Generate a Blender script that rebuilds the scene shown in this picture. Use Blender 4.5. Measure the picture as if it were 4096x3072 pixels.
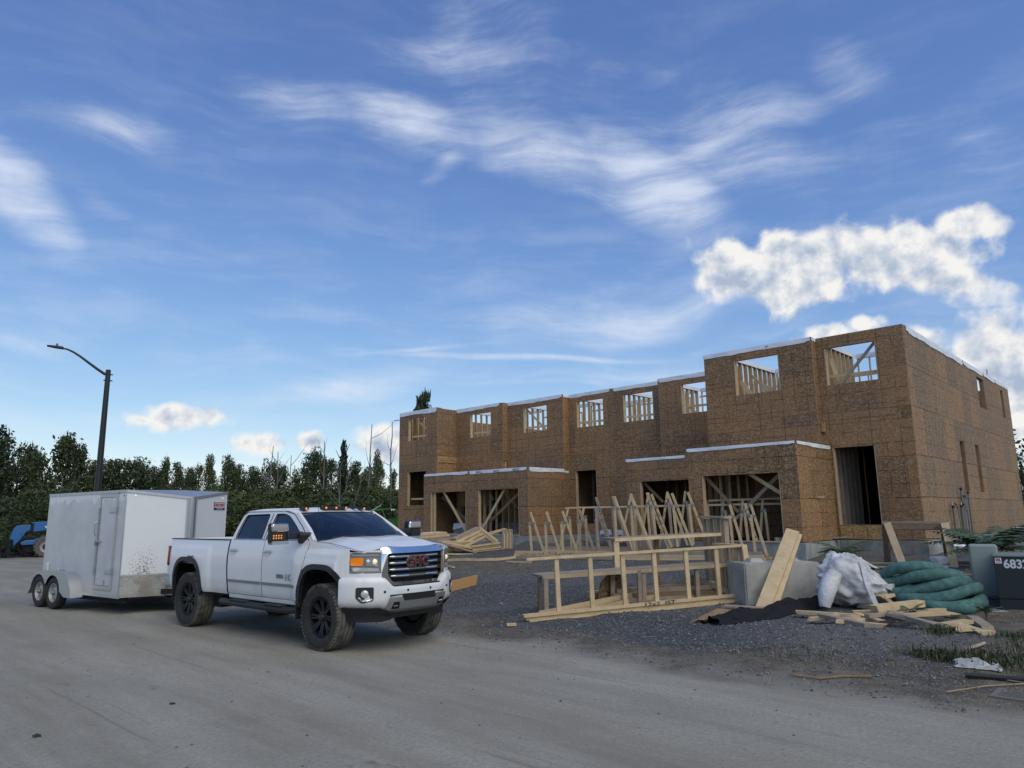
import bpy, bmesh, math, random
from mathutils import Vector, Matrix, noise
import numpy as np
R = math.radians
PI = math.pi
random.seed(7)
for o in list(bpy.data.objects):
    bpy.data.objects.remove(o, do_unlink=True)
scene = bpy.context.scene
COL = scene.collection

# ------------------------------------------------------------------ camera
cam_data = bpy.data.cameras.new('camera')
cam_data.sensor_width = 36.0
cam_data.lens = 36.0 * 2874.5 / 4096.0
cam_data.clip_start = 0.1
cam_data.clip_end = 4000.0
cam = bpy.data.objects.new('camera', cam_data)
COL.objects.link(cam)
_p, _r = R(10.38), R(-0.68)
_f = Vector((0, math.cos(_p), math.sin(_p)))
_rt = Vector((1, 0, 0))
_u = _rt.cross(_f)
_r2 = math.cos(_r) * _rt + math.sin(_r) * _u
_u2 = -math.sin(_r) * _rt + math.cos(_r) * _u
cam.matrix_world = Matrix(((_r2.x, _u2.x, -_f.x, 0.0), (_r2.y, _u2.y, -_f.y, 0.0),
                           (_r2.z, _u2.z, -_f.z, 1.875), (0, 0, 0, 1)))
scene.camera = cam

# ------------------------------------------------------------------ sky
SUN_EL, SUN_AZ = R(48.0), R(150.0)          # azimuth clockwise from +Y, towards +X
world = bpy.data.worlds.new('World')
scene.world = world
world.use_nodes = True


class NT:
    """small helper for building node trees"""
    def __init__(self, tree):
        self.t = tree
        self.n = tree.nodes
        self.l = tree.links

    def node(self, typ, **kw):
        nd = self.n.new(typ)
        for k, v in kw.items():
            setattr(nd, k, v)
        return nd

    def put(self, sock, val):
        if val is None:
            return
        if hasattr(val, 'is_linked') or hasattr(val, 'links'):
            self.l.new(val, sock)
        else:
            if isinstance(val, (tuple, list)) and len(val) == 3 and sock.type == 'RGBA':
                val = (*val, 1.0)
            sock.default_value = val

    def math(self, op, a, b=None, c=None, clamp=False):
        nd = self.node('ShaderNodeMath', operation=op, use_clamp=clamp)
        self.put(nd.inputs[0], a)
        self.put(nd.inputs[1], b)
        if c is not None:
            self.put(nd.inputs[2], c)
        return nd.outputs[0]

    def vmath(self, op, a, b=None, scale=None):
        nd = self.node('ShaderNodeVectorMath', operation=op)
        self.put(nd.inputs[0], a)
        if b is not None:
            self.put(nd.inputs[1], b)
        if scale is not None:
            self.put(nd.inputs['Scale'], scale)
        return nd.outputs['Value'] if op in ('LENGTH', 'DOT_PRODUCT', 'DISTANCE') else nd.outputs[0]

    def mapping(self, vec, loc=(0, 0, 0), rot=(0, 0, 0), scale=(1, 1, 1), kind='POINT'):
        nd = self.node('ShaderNodeMapping', vector_type=kind)
        self.put(nd.inputs[0], vec)
        nd.inputs['Location'].default_value = loc
        nd.inputs['Rotation'].default_value = rot
        nd.inputs['Scale'].default_value = scale
        return nd.outputs[0]

    def noise(self, vec, scale=1.0, detail=4.0, rough=0.5, dist=0.0, color=False, dim='3D'):
        nd = self.node('ShaderNodeTexNoise', noise_dimensions=dim)
        self.put(nd.inputs['Vector'], vec)
        nd.inputs['Scale'].default_value = scale
        nd.inputs['Detail'].default_value = detail
        nd.inputs['Roughness'].default_value = rough
        nd.inputs['Distortion'].default_value = dist
        return nd.outputs['Color'] if color else nd.outputs['Fac']

    def voronoi(self, vec, scale=1.0, out='Color', feature='F1', rand=1.0, dim='3D'):
        nd = self.node('ShaderNodeTexVoronoi', feature=feature, voronoi_dimensions=dim)
        self.put(nd.inputs['Vector'], vec)
        nd.inputs['Scale'].default_value = scale
        nd.inputs['Randomness'].default_value = rand
        return nd.outputs[out]

    def smooth(self, x, lo, hi, tlo=0.0, thi=1.0):
        nd = self.node('ShaderNodeMapRange', interpolation_type='SMOOTHSTEP')
        self.put(nd.inputs[0], x)
        nd.inputs[1].default_value = lo
        nd.inputs[2].default_value = hi
        nd.inputs[3].default_value = tlo
        nd.inputs[4].default_value = thi
        return nd.outputs[0]

    def lin(self, x, lo, hi, tlo=0.0, thi=1.0):
        nd = self.node('ShaderNodeMapRange')
        self.put(nd.inputs[0], x)
        nd.inputs[1].default_value = lo
        nd.inputs[2].default_value = hi
        nd.inputs[3].default_value = tlo
        nd.inputs[4].default_value = thi
        return nd.outputs[0]

    def ramp(self, fac, stops, mode='LINEAR'):
        nd = self.node('ShaderNodeValToRGB')
        self.put(nd.inputs[0], fac)
        cr = nd.color_ramp
        cr.interpolation = mode
        while len(cr.elements) < len(stops):
            cr.elements.new(0.5)
        for e, (p, c) in zip(cr.elements, stops):
            e.position = p
            e.color = (*c, 1.0)
        return nd.outputs[0]

    def mix(self, fac, a, b, mode='MIX'):
        nd = self.node('ShaderNodeMix', data_type='RGBA', blend_type=mode)
        self.put(nd.inputs[0], fac)
        self.put(nd.inputs[6], a)
        self.put(nd.inputs[7], b)
        return nd.outputs[2]

    def sep(self, vec):
        nd = self.node('ShaderNodeSeparateXYZ')
        self.put(nd.inputs[0], vec)
        return nd.outputs

    def comb(self, x, y, z):
        nd = self.node('ShaderNodeCombineXYZ')
        self.put(nd.inputs[0], x)
        self.put(nd.inputs[1], y)
        self.put(nd.inputs[2], z)
        return nd.outputs[0]


# clouds: (azimuth deg, elevation deg, half length, half width, rotation, weight), in the sky's own directions
CIRRUS = [
    (-16.65, 30.67, 7.91, 1.91, -0.042, 0.60),
    (-8.31, 30.19, 9.79, 2.52, -0.147, 0.90),
    (2.44, 28.37, 9.83, 3.15, -0.303, 1.05),
    (11.42, 25.66, 9.32, 3.92, -0.491, 1.20),
    (17.03, 27.71, 12.17, 5.34, -0.288, 0.55),
    (14.13, 23.38, 4.55, 1.29, -0.399, 0.55),
    (-5.09, 27.65, 3.56, 1.16, -2.443, 0.55),
    (-35.92, 20.84, 5.58, 2.66, -0.714, 1.20),
    (-30.81, 21.24, 2.56, 1.02, -0.230, 0.45),
    (-31.32, 26.58, 5.60, 1.78, 0.089, 0.50),
    (9.30, 15.37, 15.20, 3.34, 0.057, 0.85),
    (19.06, 16.14, 7.14, 2.26, 0.030, 0.60),
    (0.07, 12.49, 16.28, 0.40, -0.025, 0.90),
    (-7.05, 13.07, 8.61, 0.34, 0.103, 0.70),
    (2.07, 10.47, 11.90, 0.44, -0.001, 0.60),
    (-34.30, 11.75, 4.77, 1.33, 0.003, 0.60),
    (-13.86, 9.78, 11.17, 1.74, 0.138, 0.70),
    (9.11, 10.86, 13.14, 0.98, -0.020, 0.45),
    (-2.92, 35.63, 10.23, 5.12, 0.387, 0.35),
    (28.06, 30.65, 4.10, 2.01, -0.719, 0.40),
    (35.06, 24.17, 4.49, 2.14, -0.482, 0.25),
    (34.56, 14.13, 4.15, 1.15, -0.335, 0.60),
    (-23.66, 6.98, 16.68, 1.46, 0.010, 0.35),
]
CUMULUS = [
    (-24.85, 7.25, 3.06, 1.12, 0.042, 1.00),
    (-27.35, 6.94, 1.12, 0.53, 0.048, 0.60),
    (-19.24, 5.59, 1.98, 0.97, 0.020, 0.90),
    (-15.79, 5.73, 1.21, 0.80, 0.015, 0.90),
    (-10.09, 5.66, 2.53, 1.75, 0.003, 1.00),
    (17.89, 18.23, 3.59, 2.52, -0.270, 1.20),
    (21.12, 16.56, 3.47, 2.02, -0.334, 1.10),
    (21.52, 19.18, 2.69, 2.01, -0.141, 1.00),
    (28.00, 17.67, 4.13, 2.10, -0.176, 1.05),
    (23.67, 17.07, 4.45, 1.99, -0.224, 1.00),
    (25.21, 18.56, 3.85, 2.23, -0.119, 1.15),
    (30.48, 18.10, 4.97, 2.04, -0.230, 1.15),
    (33.66, 18.98, 2.47, 1.49, -0.028, 1.00),
    (31.79, 15.80, 4.93, 1.51, -0.382, 0.90),
    (34.52, 10.13, 3.22, 2.98, -0.137, 1.10),
    (35.14, 7.08, 2.87, 3.26, -0.103, 1.10),
    (30.51, 10.99, 1.94, 1.73, -0.126, 1.00),
    (23.99, 12.73, 2.03, 1.10, -0.112, 0.90),
    (27.25, 13.34, 1.45, 0.53, -0.131, 0.50),
    (38.75, 9.85, 3.80, 4.71, -0.155, 1.10),
    (43.97, 13.46, 3.44, 3.35, -0.237, 1.00),
    (-42.14, 8.73, 3.95, 1.94, 0.114, 1.00),
]


def ellipse_field(g, vec, items):
    """max over soft ellipses of weight * (1 - distance)"""
    out = None
    for (a, e, ra, rb, rot, w) in items:
        q = g.mapping(vec, (a, e, 0), (0, 0, rot), (ra, rb, 1), kind='TEXTURE')
        d = g.vmath('LENGTH', q)
        v = g.math('MULTIPLY', g.math('SUBTRACT', 1.0, d), w)
        out = v if out is None else g.math('MAXIMUM', out, v)
    return out


def build_sky():
    g = NT(world.node_tree)
    g.n.clear()
    out = g.node('ShaderNodeOutputWorld')
    bg = g.node('ShaderNodeBackground')
    sky = g.node('ShaderNodeTexSky', sky_type='NISHITA')
    sky.sun_disc = False
    sky.sun_elevation = SUN_EL
    sky.sun_rotation = SUN_AZ
    sky.altitude = 0.0
    sky.air_density = 1.0
    sky.dust_density = 0.0
    sky.ozone_density = 5.0
    tc = g.node('ShaderNodeTexCoord')
    d = g.vmath('NORMALIZE', tc.outputs['Generated'])
    s = g.sep(d)
    az = g.math('MULTIPLY', g.math('ARCTAN2', s[0], s[1]), 180 / PI)
    el = g.math('MULTIPLY', g.math('ARCSINE', s[2]), 180 / PI)
    P = g.comb(az, el, 0.0)
    above = g.smooth(el, -0.5, 1.0)
    # ---- cirrus: combed fibrous noise inside soft bands, plus a thin veil over the whole dome
    warp = g.vmath('SCALE', g.vmath('SUBTRACT', g.noise(P, 0.06, 2.0, 0.5, color=True, dim='2D'), (0.5, 0.5, 0.5)), scale=5.0)
    Pw = g.vmath('ADD', P, warp)
    band = ellipse_field(g, g.vmath('ADD', P, g.vmath('SCALE', warp, scale=0.35)), CIRRUS)
    fib = g.noise(g.mapping(Pw, rot=(0, 0, 0.30), scale=(0.075, 0.46, 1)), 1.0, 8.0, 0.60, dim='2D')
    fib2 = g.noise(g.mapping(Pw, rot=(0, 0, -0.80), scale=(0.09, 0.42, 1)), 1.2, 7.0, 0.60, dim='2D')
    lump = g.noise(P, 0.16, 4.0, 0.6, dim='2D')
    fb = g.math('ADD', g.math('MULTIPLY', fib, 0.52), g.math('ADD', g.math('MULTIPLY', fib2, 0.28), g.math('MULTIPLY', lump, 0.20)))
    core = g.smooth(g.math('ADD', band, g.math('MULTIPLY', g.math('SUBTRACT', fb, 0.5), 1.5)), -0.12, 1.0)
    ci = g.math('MULTIPLY', core, g.smooth(fb, 0.32, 0.66, 0.36, 0.80))
    veil = g.math('MULTIPLY', g.smooth(fb, 0.42, 0.72), g.smooth(el, 34.0, 5.0, 0.07, 0.26))
    ci = g.math('MULTIPLY', g.math('MAXIMUM', ci, veil), above)
    # ---- cumulus
    f = g.math('MAXIMUM', ellipse_field(g, P, CUMULUS), -1.5)
    n1 = g.noise(P, 0.36, 6.0, 0.54, dim='2D')
    n1b = g.noise(g.vmath('ADD', P, (0.45, 0.95, 0.0)), 0.36, 4.0, 0.54, dim='2D')
    n2 = g.voronoi(P, 0.62, 'Distance', 'F1', dim='2D')
    da = g.math('ADD', g.math('ADD', f, 0.26), g.math('MULTIPLY', g.math('SUBTRACT', n1, 0.5), 1.25))
    da = g.math('SUBTRACT', da, g.math('MULTIPLY', n2, 0.38))
    alpha = g.math('MULTIPLY', g.smooth(da, -0.02, 0.55), above)
    lit = g.math('ADD', g.math('MULTIPLY', g.math('SUBTRACT', n1, n1b), 3.2), g.smooth(da, 1.15, 0.10, 0.42, 0.92), clamp=True)
    cum_col = g.ramp(lit, [(0.0, (0.27, 0.325, 0.42)), (0.35, (0.37, 0.41, 0.475)), (0.7, (0.495, 0.51, 0.535)), (1.0, (0.60, 0.595, 0.58))])
    # ---- mix
    # slight shoulder so that the air near the horizon keeps its blue
    den = g.vmath('ADD', g.vmath('MULTIPLY', sky.outputs[0], (0.01, 0.04, 0.13)), (1.0, 1.0, 1.0))
    col = g.vmath('DIVIDE', g.vmath('SCALE', sky.outputs[0], scale=SKY_STRENGTH), den)
    col = g.vmath('MULTIPLY', col, SKY_TINT)
    col = g.mix(ci, col, (0.50, 0.545, 0.625))
    col = g.mix(alpha, col, cum_col)
    g.l.new(col, bg.inputs[0])
    bg.inputs[1].default_value = 1.0
    g.l.new(bg.outputs[0], out.inputs[0])


SKY_STRENGTH = 0.10
SKY_TINT = (0.92, 1.01, 1.56)
build_sky()
world.cycles.sampling_method = 'NONE'      # an even sky: no importance map needed

# ------------------------------------------------------------------ sun: high behind the camera, spread wide, placed to light the facade too
sun_data = bpy.data.lights.new('sun', 'SUN')
sun_data.energy = 1.3
sun_data.angle = R(60.0)
sun_data.color = (1.0, 0.90, 0.66)
sun = bpy.data.objects.new('sun', sun_data)
COL.objects.link(sun)
_sd = Vector((math.sin(SUN_AZ) * math.cos(SUN_EL), math.cos(SUN_AZ) * math.cos(SUN_EL), math.sin(SUN_EL)))
sun.rotation_euler = _sd.to_track_quat('Z', 'Y').to_euler()
sun.location = (30, 10, 30)

scene.view_settings.view_transform = 'Standard'
scene.view_settings.look = 'None'
scene.view_settings.exposure = 0.6
scene.view_settings.gamma = 1.0
scene.view_settings.use_curve_mapping = False
scene.render.engine = 'CYCLES'
scene.cycles.use_denoising = True
scene.cycles.max_bounces = 6
scene.cycles.diffuse_bounces = 3
scene.cycles.glossy_bounces = 3
scene.cycles.transmission_bounces = 5
scene.cycles.transparent_max_bounces = 8
scene.cycles.caustics_reflective = False
scene.cycles.caustics_refractive = False


# ------------------------------------------------------------------ mesh helpers
class MB:
    """collects faces, then links them as ONE mesh object"""
    def __init__(self):
        self.v, self.f = [], []

    def add(self, verts, faces):
        n = len(self.v)
        self.v += [tuple(p) for p in verts]
        self.f += [tuple(i + n for i in q) for q in faces]
        return self

    def box(self, x0, x1, y0, y1, z0, z1):
        return self.add([(x0, y0, z0), (x1, y0, z0), (x1, y1, z0), (x0, y1, z0), (x0, y0, z1), (x1, y0, z1), (x1, y1, z1), (x0, y1, z1)],
                        [(0, 3, 2, 1), (4, 5, 6, 7), (0, 1, 5, 4), (1, 2, 6, 5), (2, 3, 7, 6), (3, 0, 4, 7)])

    def bar(self, a, b, w, t, up=(0, 0, 1), c0=0.0, c1=0.0):
        """board from a to b; w measured along up, t across; c0/c1 slant the ends (shift of upper edge along the board)"""
        a, b = Vector(a), Vector(b)
        d = (b - a).normalized()
        up = Vector(up)
        s = d.cross(up)
        if s.length < 1e-4:
            s = d.cross(Vector((1, 0, 0)))
        s.normalize()
        u = s.cross(d).normalized()
        vs = []
        for p, c in ((a, c0), (b, c1)):
            for i, j in ((-1, -1), (1, -1), (1, 1), (-1, 1)):
                vs.append(p + s * (i * t / 2) + u * (j * w / 2) + d * (c * j))
        return self.add(vs, [(0, 1, 2, 3), (7, 6, 5, 4), (0, 4, 5, 1), (1, 5, 6, 2), (2, 6, 7, 3), (3, 7, 4, 0)])

    def tube(self, pts, rad, n=8, caps=True, closed=False):
        pts = [Vector(p) for p in pts]
        m = len(pts)
        rads = rad if isinstance(rad, (list, tuple)) else [rad] * m
        base = len(self.v)
        up = None
        for i, p in enumerate(pts):
            if closed:
                d = pts[(i + 1) % m] - pts[i - 1]
            else:
                d = pts[min(i + 1, m - 1)] - pts[max(i - 1, 0)]
            d.normalize()
            if up is None:
                up = Vector((0, 0, 1)) if abs(d.z) < 0.9 else Vector((1, 0, 0))
            s = d.cross(up).normalized()
            u = s.cross(d).normalized()
            up = u
            for k in range(n):
                a = 2 * PI * k / n
                self.v.append(tuple(p + (s * math.cos(a) + u * math.sin(a)) * rads[i]))
        for i in range(m if closed else m - 1):
            j = (i + 1) % m
            for k in range(n):
                l = (k + 1) % n
                self.f.append((base + i * n + k, base + i * n + l, base + j * n + l, base + j * n + k))
        if caps and not closed:
            self.f.append(tuple(base + k for k in range(n))[::-1])
            self.f.append(tuple(base + (m - 1) * n + k for k in range(n)))
        return self

    def lathe(self, prof, n=32, axis='y', centre=(0, 0, 0), closed=False):
        """profile of (radius, along) turned round an axis"""
        base = len(self.v)
        cx, cy, cz = centre
        for (r, h) in prof:
            for k in range(n):
                a = 2 * PI * k / n
                c, s = r * math.cos(a), r * math.sin(a)
                if axis == 'y':
                    self.v.append((cx + c, cy + h, cz + s))
                elif axis == 'z':
                    self.v.append((cx + c, cy + s, cz + h))
                else:
                    self.v.append((cx + h, cy + c, cz + s))
        m = len(prof)
        for i in range(m if closed else m - 1):
            j = (i + 1) % m
            for k in range(n):
                l = (k + 1) % n
                self.f.append((base + i * n + k, base + i * n + l, base + j * n + l, base + j * n + k))
        return self

    def grid(self, P, flip=False):
        """P: rows of points"""
        base = len(self.v)
        nr, nc = len(P), len(P[0])
        for row in P:
            self.v += [tuple(p) for p in row]
        for i in range(nr - 1):
            for j in range(nc - 1):
                q = (base + i * nc + j, base + i * nc + j + 1, base + (i + 1) * nc + j + 1, base + (i + 1) * nc + j)
                self.f.append(q[::-1] if flip else q)
        return self

    def prism(self, poly, axis, a, b):
        """polygon in the two other axes, extruded from a to b along axis"""
        n = len(poly)
        def pt(p, h):
            return {'x': (h, p[0], p[1]), 'y': (p[0], h, p[1]), 'z': (p[0], p[1], h)}[axis]
        self.add([pt(p, a) for p in poly] + [pt(p, b) for p in poly],
                 [tuple(range(n))[::-1], tuple(range(n, 2 * n))] + [(i, (i + 1) % n, (i + 1) % n + n, i + n) for i in range(n)])
        return self

    def build(self, name, mat, parent=None, smooth=None, bevel=0.0, solid=0.0, loc=None, rot=None, subd=0, seg=2):
        me = bpy.data.meshes.new(name)
        me.from_pydata(self.v, [], self.f)
        bm = bmesh.new()
        bm.from_mesh(me)
        bmesh.ops.recalc_face_normals(bm, faces=bm.faces)
        bm.to_mesh(me)
        bm.free()
        o = bpy.data.objects.new(name, me)
        COL.objects.link(o)
        if mat is not None:
            me.materials.append(mat)
        if smooth is not None:
            me.polygons.foreach_set('use_smooth', [True] * len(me.polygons))
            me.set_sharp_from_angle(angle=R(smooth))
        if solid:
            m = o.modifiers.new('solid', 'SOLIDIFY')
            m.thickness = solid
            m.offset = -1
        if subd:
            m = o.modifiers.new('subd', 'SUBSURF')
            m.levels = m.render_levels = subd
        if bevel:
            m = o.modifiers.new('bevel', 'BEVEL')
            m.width = bevel
            m.segments = seg
            m.limit_method = 'ANGLE'
            m.angle_limit = R(40)
        if parent is not None:
            o.parent = parent
        if loc is not None:
            o.location = loc
        if rot is not None:
            o.rotation_euler = rot
        return o


def empty(name, loc=(0, 0, 0), rz=0.0, rot=None):
    e = bpy.data.objects.new(name, None)
    COL.objects.link(e)
    e.location = loc
    e.rotation_euler = rot if rot is not None else (0, 0, rz)
    e.empty_display_size = 0.2
    return e


def tag(o, label=None, cat=None, group=None, kind=None):
    if label:
        o['label'] = label
    if cat:
        o['category'] = cat
    if group:
        o['group'] = group
    if kind:
        o['kind'] = kind
    return o


def dup(o, parent=None):
    c = o.copy()
    COL.objects.link(c)
    if parent is not None:
        c.parent = parent
    for ch in o.children:
        dup(ch, c)
    return c


def text(name, body, mat, parent, size, loc, rot, extrude=0.002, align='CENTER', sx=1.0, bold=0.0):
    cu = bpy.data.curves.new(name, 'FONT')
    cu.body = body
    cu.size = size
    cu.extrude = extrude
    cu.align_x = align
    cu.align_y = 'CENTER'
    cu.offset = bold
    cu.resolution_u = 3
    tmp = bpy.data.objects.new(name, cu)
    COL.objects.link(tmp)
    bpy.context.view_layer.update()
    me = bpy.data.meshes.new_from_object(tmp.evaluated_get(bpy.context.evaluated_depsgraph_get()))
    bpy.data.objects.remove(tmp, do_unlink=True)
    me.materials.clear()
    me.materials.append(mat)
    o = bpy.data.objects.new(name, me)
    COL.objects.link(o)
    o.parent = parent
    o.location = loc
    o.rotation_euler = rot
    o.scale = (sx, 1, 1)
    return o


def roundpoly(pts, r, n=5):
    """polygon with rounded corners; r a number or one per corner"""
    out = []
    m = len(pts)
    for i in range(m):
        p0, p, p1 = Vector(pts[i - 1]), Vector(pts[i]), Vector(pts[(i + 1) % m])
        rr = r[i] if isinstance(r, (list, tuple)) else r
        if rr <= 0:
            out.append(tuple(p))
            continue
        a, b = (p0 - p).normalized(), (p1 - p).normalized()
        k = min(rr, (p0 - p).length * 0.48, (p1 - p).length * 0.48)
        A, B = p + a * k, p + b * k
        for j in range(n + 1):
            t = j / n
            out.append(tuple(A * (1 - t) ** 2 + p * 2 * t * (1 - t) + B * t * t))
    return out


def filled(outer, holes=()):
    """2-D polygon with holes -> (points, triangles)"""
    bm = bmesh.new()
    es = []
    for loop in [outer] + list(holes):
        vs = [bm.verts.new((p[0], p[1], 0)) for p in loop]
        for i in range(len(vs)):
            es.append(bm.edges.new((vs[i], vs[(i + 1) % len(vs)])))
    bmesh.ops.triangle_fill(bm, edges=es, use_beauty=True, normal=(0, 0, 1))
    bm.verts.index_update()
    pts = [tuple(v.co) for v in bm.verts]
    fs = [tuple(v.index for v in f.verts) for f in bm.faces]
    bm.free()
    return pts, fs


# ------------------------------------------------------------------ materials
MATS = {}


def mat(name, base=(0.5, 0.5, 0.5), rough=0.6, metal=0.0, fn=None, **kw):
    if name in MATS:
        return MATS[name]
    m = bpy.data.materials.new(name)
    m.use_nodes = True
    g = NT(m.node_tree)
    b = g.n['Principled BSDF']
    b.inputs['Base Color'].default_value = (*base, 1)
    b.inputs['Roughness'].default_value = rough
    b.inputs['Metallic'].default_value = metal
    for k, v in kw.items():
        b.inputs[k].default_value = v
    if fn:
        fn(g, b)
    MATS[name] = m
    return m


def bump(g, b, h, strength=0.4, dist=0.02):
    nd = g.node('ShaderNodeBump')
    nd.inputs['Strength'].default_value = strength
    nd.inputs['Distance'].default_value = dist
    g.l.new(h, nd.inputs['Height'])
    g.l.new(nd.outputs[0], b.inputs['Normal'])


def ocoord(g):
    return g.node('ShaderNodeTexCoord').outputs['Object']


def gpos(g):
    return g.node('ShaderNodeNewGeometry').outputs['Position']


def orand(g):
    return g.node('ShaderNodeObjectInfo').outputs['Random']


# building frame: s runs left along the facade, o towards the road, z up
BC = (11.736, 20.935, 0.0)
BROT = R(-43.4 + 180.0)
_cb, _sb = math.cos(BROT), math.sin(BROT)


def BW(s, o, z=0.0):
    return Vector((BC[0] + s * _cb - o * _sb, BC[1] + s * _sb + o * _cb, z))


def BL(x, y):
    dx, dy = x - BC[0], y - BC[1]
    return dx * _cb + dy * _sb, -dx * _sb + dy * _cb


def osb(name, dark, mid, light, grey=0.0):
    def fn(g, b):
        v = ocoord(g)
        rnd = orand(g)
        v2 = g.vmath('ADD', v, g.comb(g.math('MULTIPLY', rnd, 7.3), g.math('MULTIPLY', rnd, 3.1), g.math('MULTIPLY', rnd, 5.7)))
        # two layers of strands lying at different angles
        w = g.vmath('SCALE', g.noise(v2, 3.0, 2.0, 0.5, color=True), scale=0.10)
        vw = g.vmath('ADD', v2, w)
        s1 = g.voronoi(g.mapping(vw, rot=(0.35, 0.35, 0), scale=(17, 17, 54)), 1.0, 'Color')
        s2 = g.voronoi(g.mapping(vw, rot=(-0.8, 0.7, 0.2), scale=(50, 50, 16)), 1.0, 'Color')
        r1, r2 = g.sep(s1)[0], g.sep(s2)[1]
        t = g.math('ADD', g.math('MULTIPLY', r1, 0.62), g.math('MULTIPLY', r2, 0.38))
        c = g.ramp(t, [(0.14, dark), (0.45, mid), (0.62, tuple(0.75 * a + 0.25 * q for a, q in zip(mid, light))), (0.80, light)])
        big = g.noise(v, 0.55, 3.0, 0.55)
        c = g.mix(g.smooth(big, 0.35, 0.72, 0.0, 0.35 + grey), c, (0.225, 0.160, 0.115))
        c = g.mix(g.lin(rnd, 0, 1, 0.0, 0.42), c, (0.275, 0.145, 0.06))
        c = g.mix(1.0, c, g.comb(g.lin(rnd, 0, 1, 0.84, 1.16), g.lin(rnd, 0, 1, 0.86, 1.14), g.lin(rnd, 0, 1, 0.88, 1.12)), 'MULTIPLY')
        # printed stud lines
        p = g.sep(v)
        br = g.smooth(g.noise(v, 2.2, 2.0, 0.5), 0.40, 0.56)
        ln = None
        for q, per, off in ((g.math('ADD', p[0], p[1]), 0.406, 0.05), (p[2], 0.406, 0.17)):
            m = g.math('PINGPONG', g.math('ADD', q, off), per / 2)
            k = g.smooth(m, 0.005, 0.014, 1.0, 0.0)
            ln = k if ln is None else g.math('MAXIMUM', ln, k)
        c = g.mix(g.math('MULTIPLY', g.math('MULTIPLY', ln, br), 0.80), c, (0.040, 0.025, 0.016))
        g.l.new(c, b.inputs['Base Color'])
        bump(g, b, t, 0.35, 0.004)
    return mat(name, mid, 0.78, fn=fn)


OSB = osb('osb_sheathing', (0.118, 0.062, 0.029), (0.222, 0.122, 0.057), (0.45, 0.300, 0.165))
OSB_SIDE = osb('osb_sheathing_pale', (0.120, 0.072, 0.040), (0.205, 0.132, 0.075), (0.44, 0.325, 0.205), 0.15)
OSB_NEW = osb('osb_fresh', (0.14, 0.085, 0.03), (0.36, 0.235, 0.095), (0.6, 0.45, 0.23))


def lumber(name, a, b_, c_):
    def fn(g, b):
        v = ocoord(g)
        rnd = orand(g)
        v = g.vmath('ADD', v, g.comb(g.math('MULTIPLY', rnd, 31.0), g.math('MULTIPLY', rnd, 17.0), g.math('MULTIPLY', rnd, 23.0)))
        n = g.noise(v, 5.0, 4.0, 0.6)
        gr = g.noise(v, 38.0, 3.0, 0.6)
        t = g.math('ADD', g.math('MULTIPLY', n, 0.65), g.math('MULTIPLY', gr, 0.35))
        c = g.ramp(t, [(0.30, a), (0.52, b_), (0.72, c_)])
        kn = g.voronoi(v, 4.5, 'Distance')
        c = g.mix(g.smooth(kn, 0.03, 0.075, 0.75, 0.0), c, (0.13, 0.07, 0.035))
        c = g.mix(g.lin(rnd, 0, 1, 0.0, 0.42), c, tuple(q * 0.62 for q in b_))
        g.l.new(c, b.inputs['Base Color'])
        bump(g, b, gr, 0.15, 0.002)
    return mat(name, b_, 0.72, fn=fn)


WOOD = lumber('spruce_lumber', (0.46, 0.325, 0.175), (0.62, 0.465, 0.275), (0.74, 0.585, 0.385))
WOOD_GREY = lumber('weathered_and_shaded_lumber', (0.24, 0.185, 0.135), (0.36, 0.285, 0.215), (0.46, 0.375, 0.29))
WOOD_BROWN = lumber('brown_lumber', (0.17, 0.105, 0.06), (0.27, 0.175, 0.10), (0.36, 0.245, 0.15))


def concrete_fn(base, dark):
    def fn(g, b):
        v = ocoord(g)
        n = g.noise(v, 1.7, 6.0, 0.62)
        st = g.noise(g.mapping(v, scale=(5, 5, 0.6)), 1.0, 4.0, 0.6)
        c = g.ramp(n, [(0.30, dark), (0.55, base), (0.75, tuple(min(1, q * 1.2) for q in base))])
        c = g.mix(g.smooth(st, 0.52, 0.75, 0.0, 0.45), c, dark)
        sp = g.noise(v, 60.0, 2.0, 0.5)
        c = g.mix(g.smooth(sp, 0.6, 0.75, 0.0, 0.35), c, tuple(q * 0.5 for q in base))
        g.l.new(c, b.inputs['Base Color'])
        bump(g, b, g.math('ADD', n, g.math('MULTIPLY', sp, 0.4)), 0.35, 0.02)
    return fn


CONCRETE = mat('concrete', (0.30, 0.30, 0.29), 0.88, fn=concrete_fn((0.31, 0.315, 0.31), (0.17, 0.172, 0.17)))


def wrap_fn(g, b):
    v = ocoord(g)
    n = g.noise(g.mapping(v, scale=(2, 2, 9)), 1.0, 4.0, 0.6)
    c = g.ramp(n, [(0.35, (0.62, 0.66, 0.74)), (0.6, (0.80, 0.83, 0.88))])
    g.l.new(c, b.inputs['Base Color'])
    bump(g, b, n, 0.5, 0.03)


WRAP = mat('white_house_wrap', (0.78, 0.81, 0.86), 0.5, fn=wrap_fn)
BLACK_INK = mat('black_print', (0.015, 0.016, 0.022), 0.7)
STEEL_PLATE = mat('galvanised_plate', (0.20, 0.205, 0.21), 0.6, 0.3)

# ------------------------------------------------------------------ ground
_OZ = [(-200.0, 1.2), (-40.0, 1.0), (-12.0, 0.80), (-3.0, 0.68), (0.5, 0.62), (3.0, 0.57), (6.0, 0.44), (9.0, 0.27), (12.0, 0.11), (14.2, 0.03), (15.2, 0.0), (17.5, 0.005), (21.0, -0.02), (300.0, -0.05)]


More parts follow.
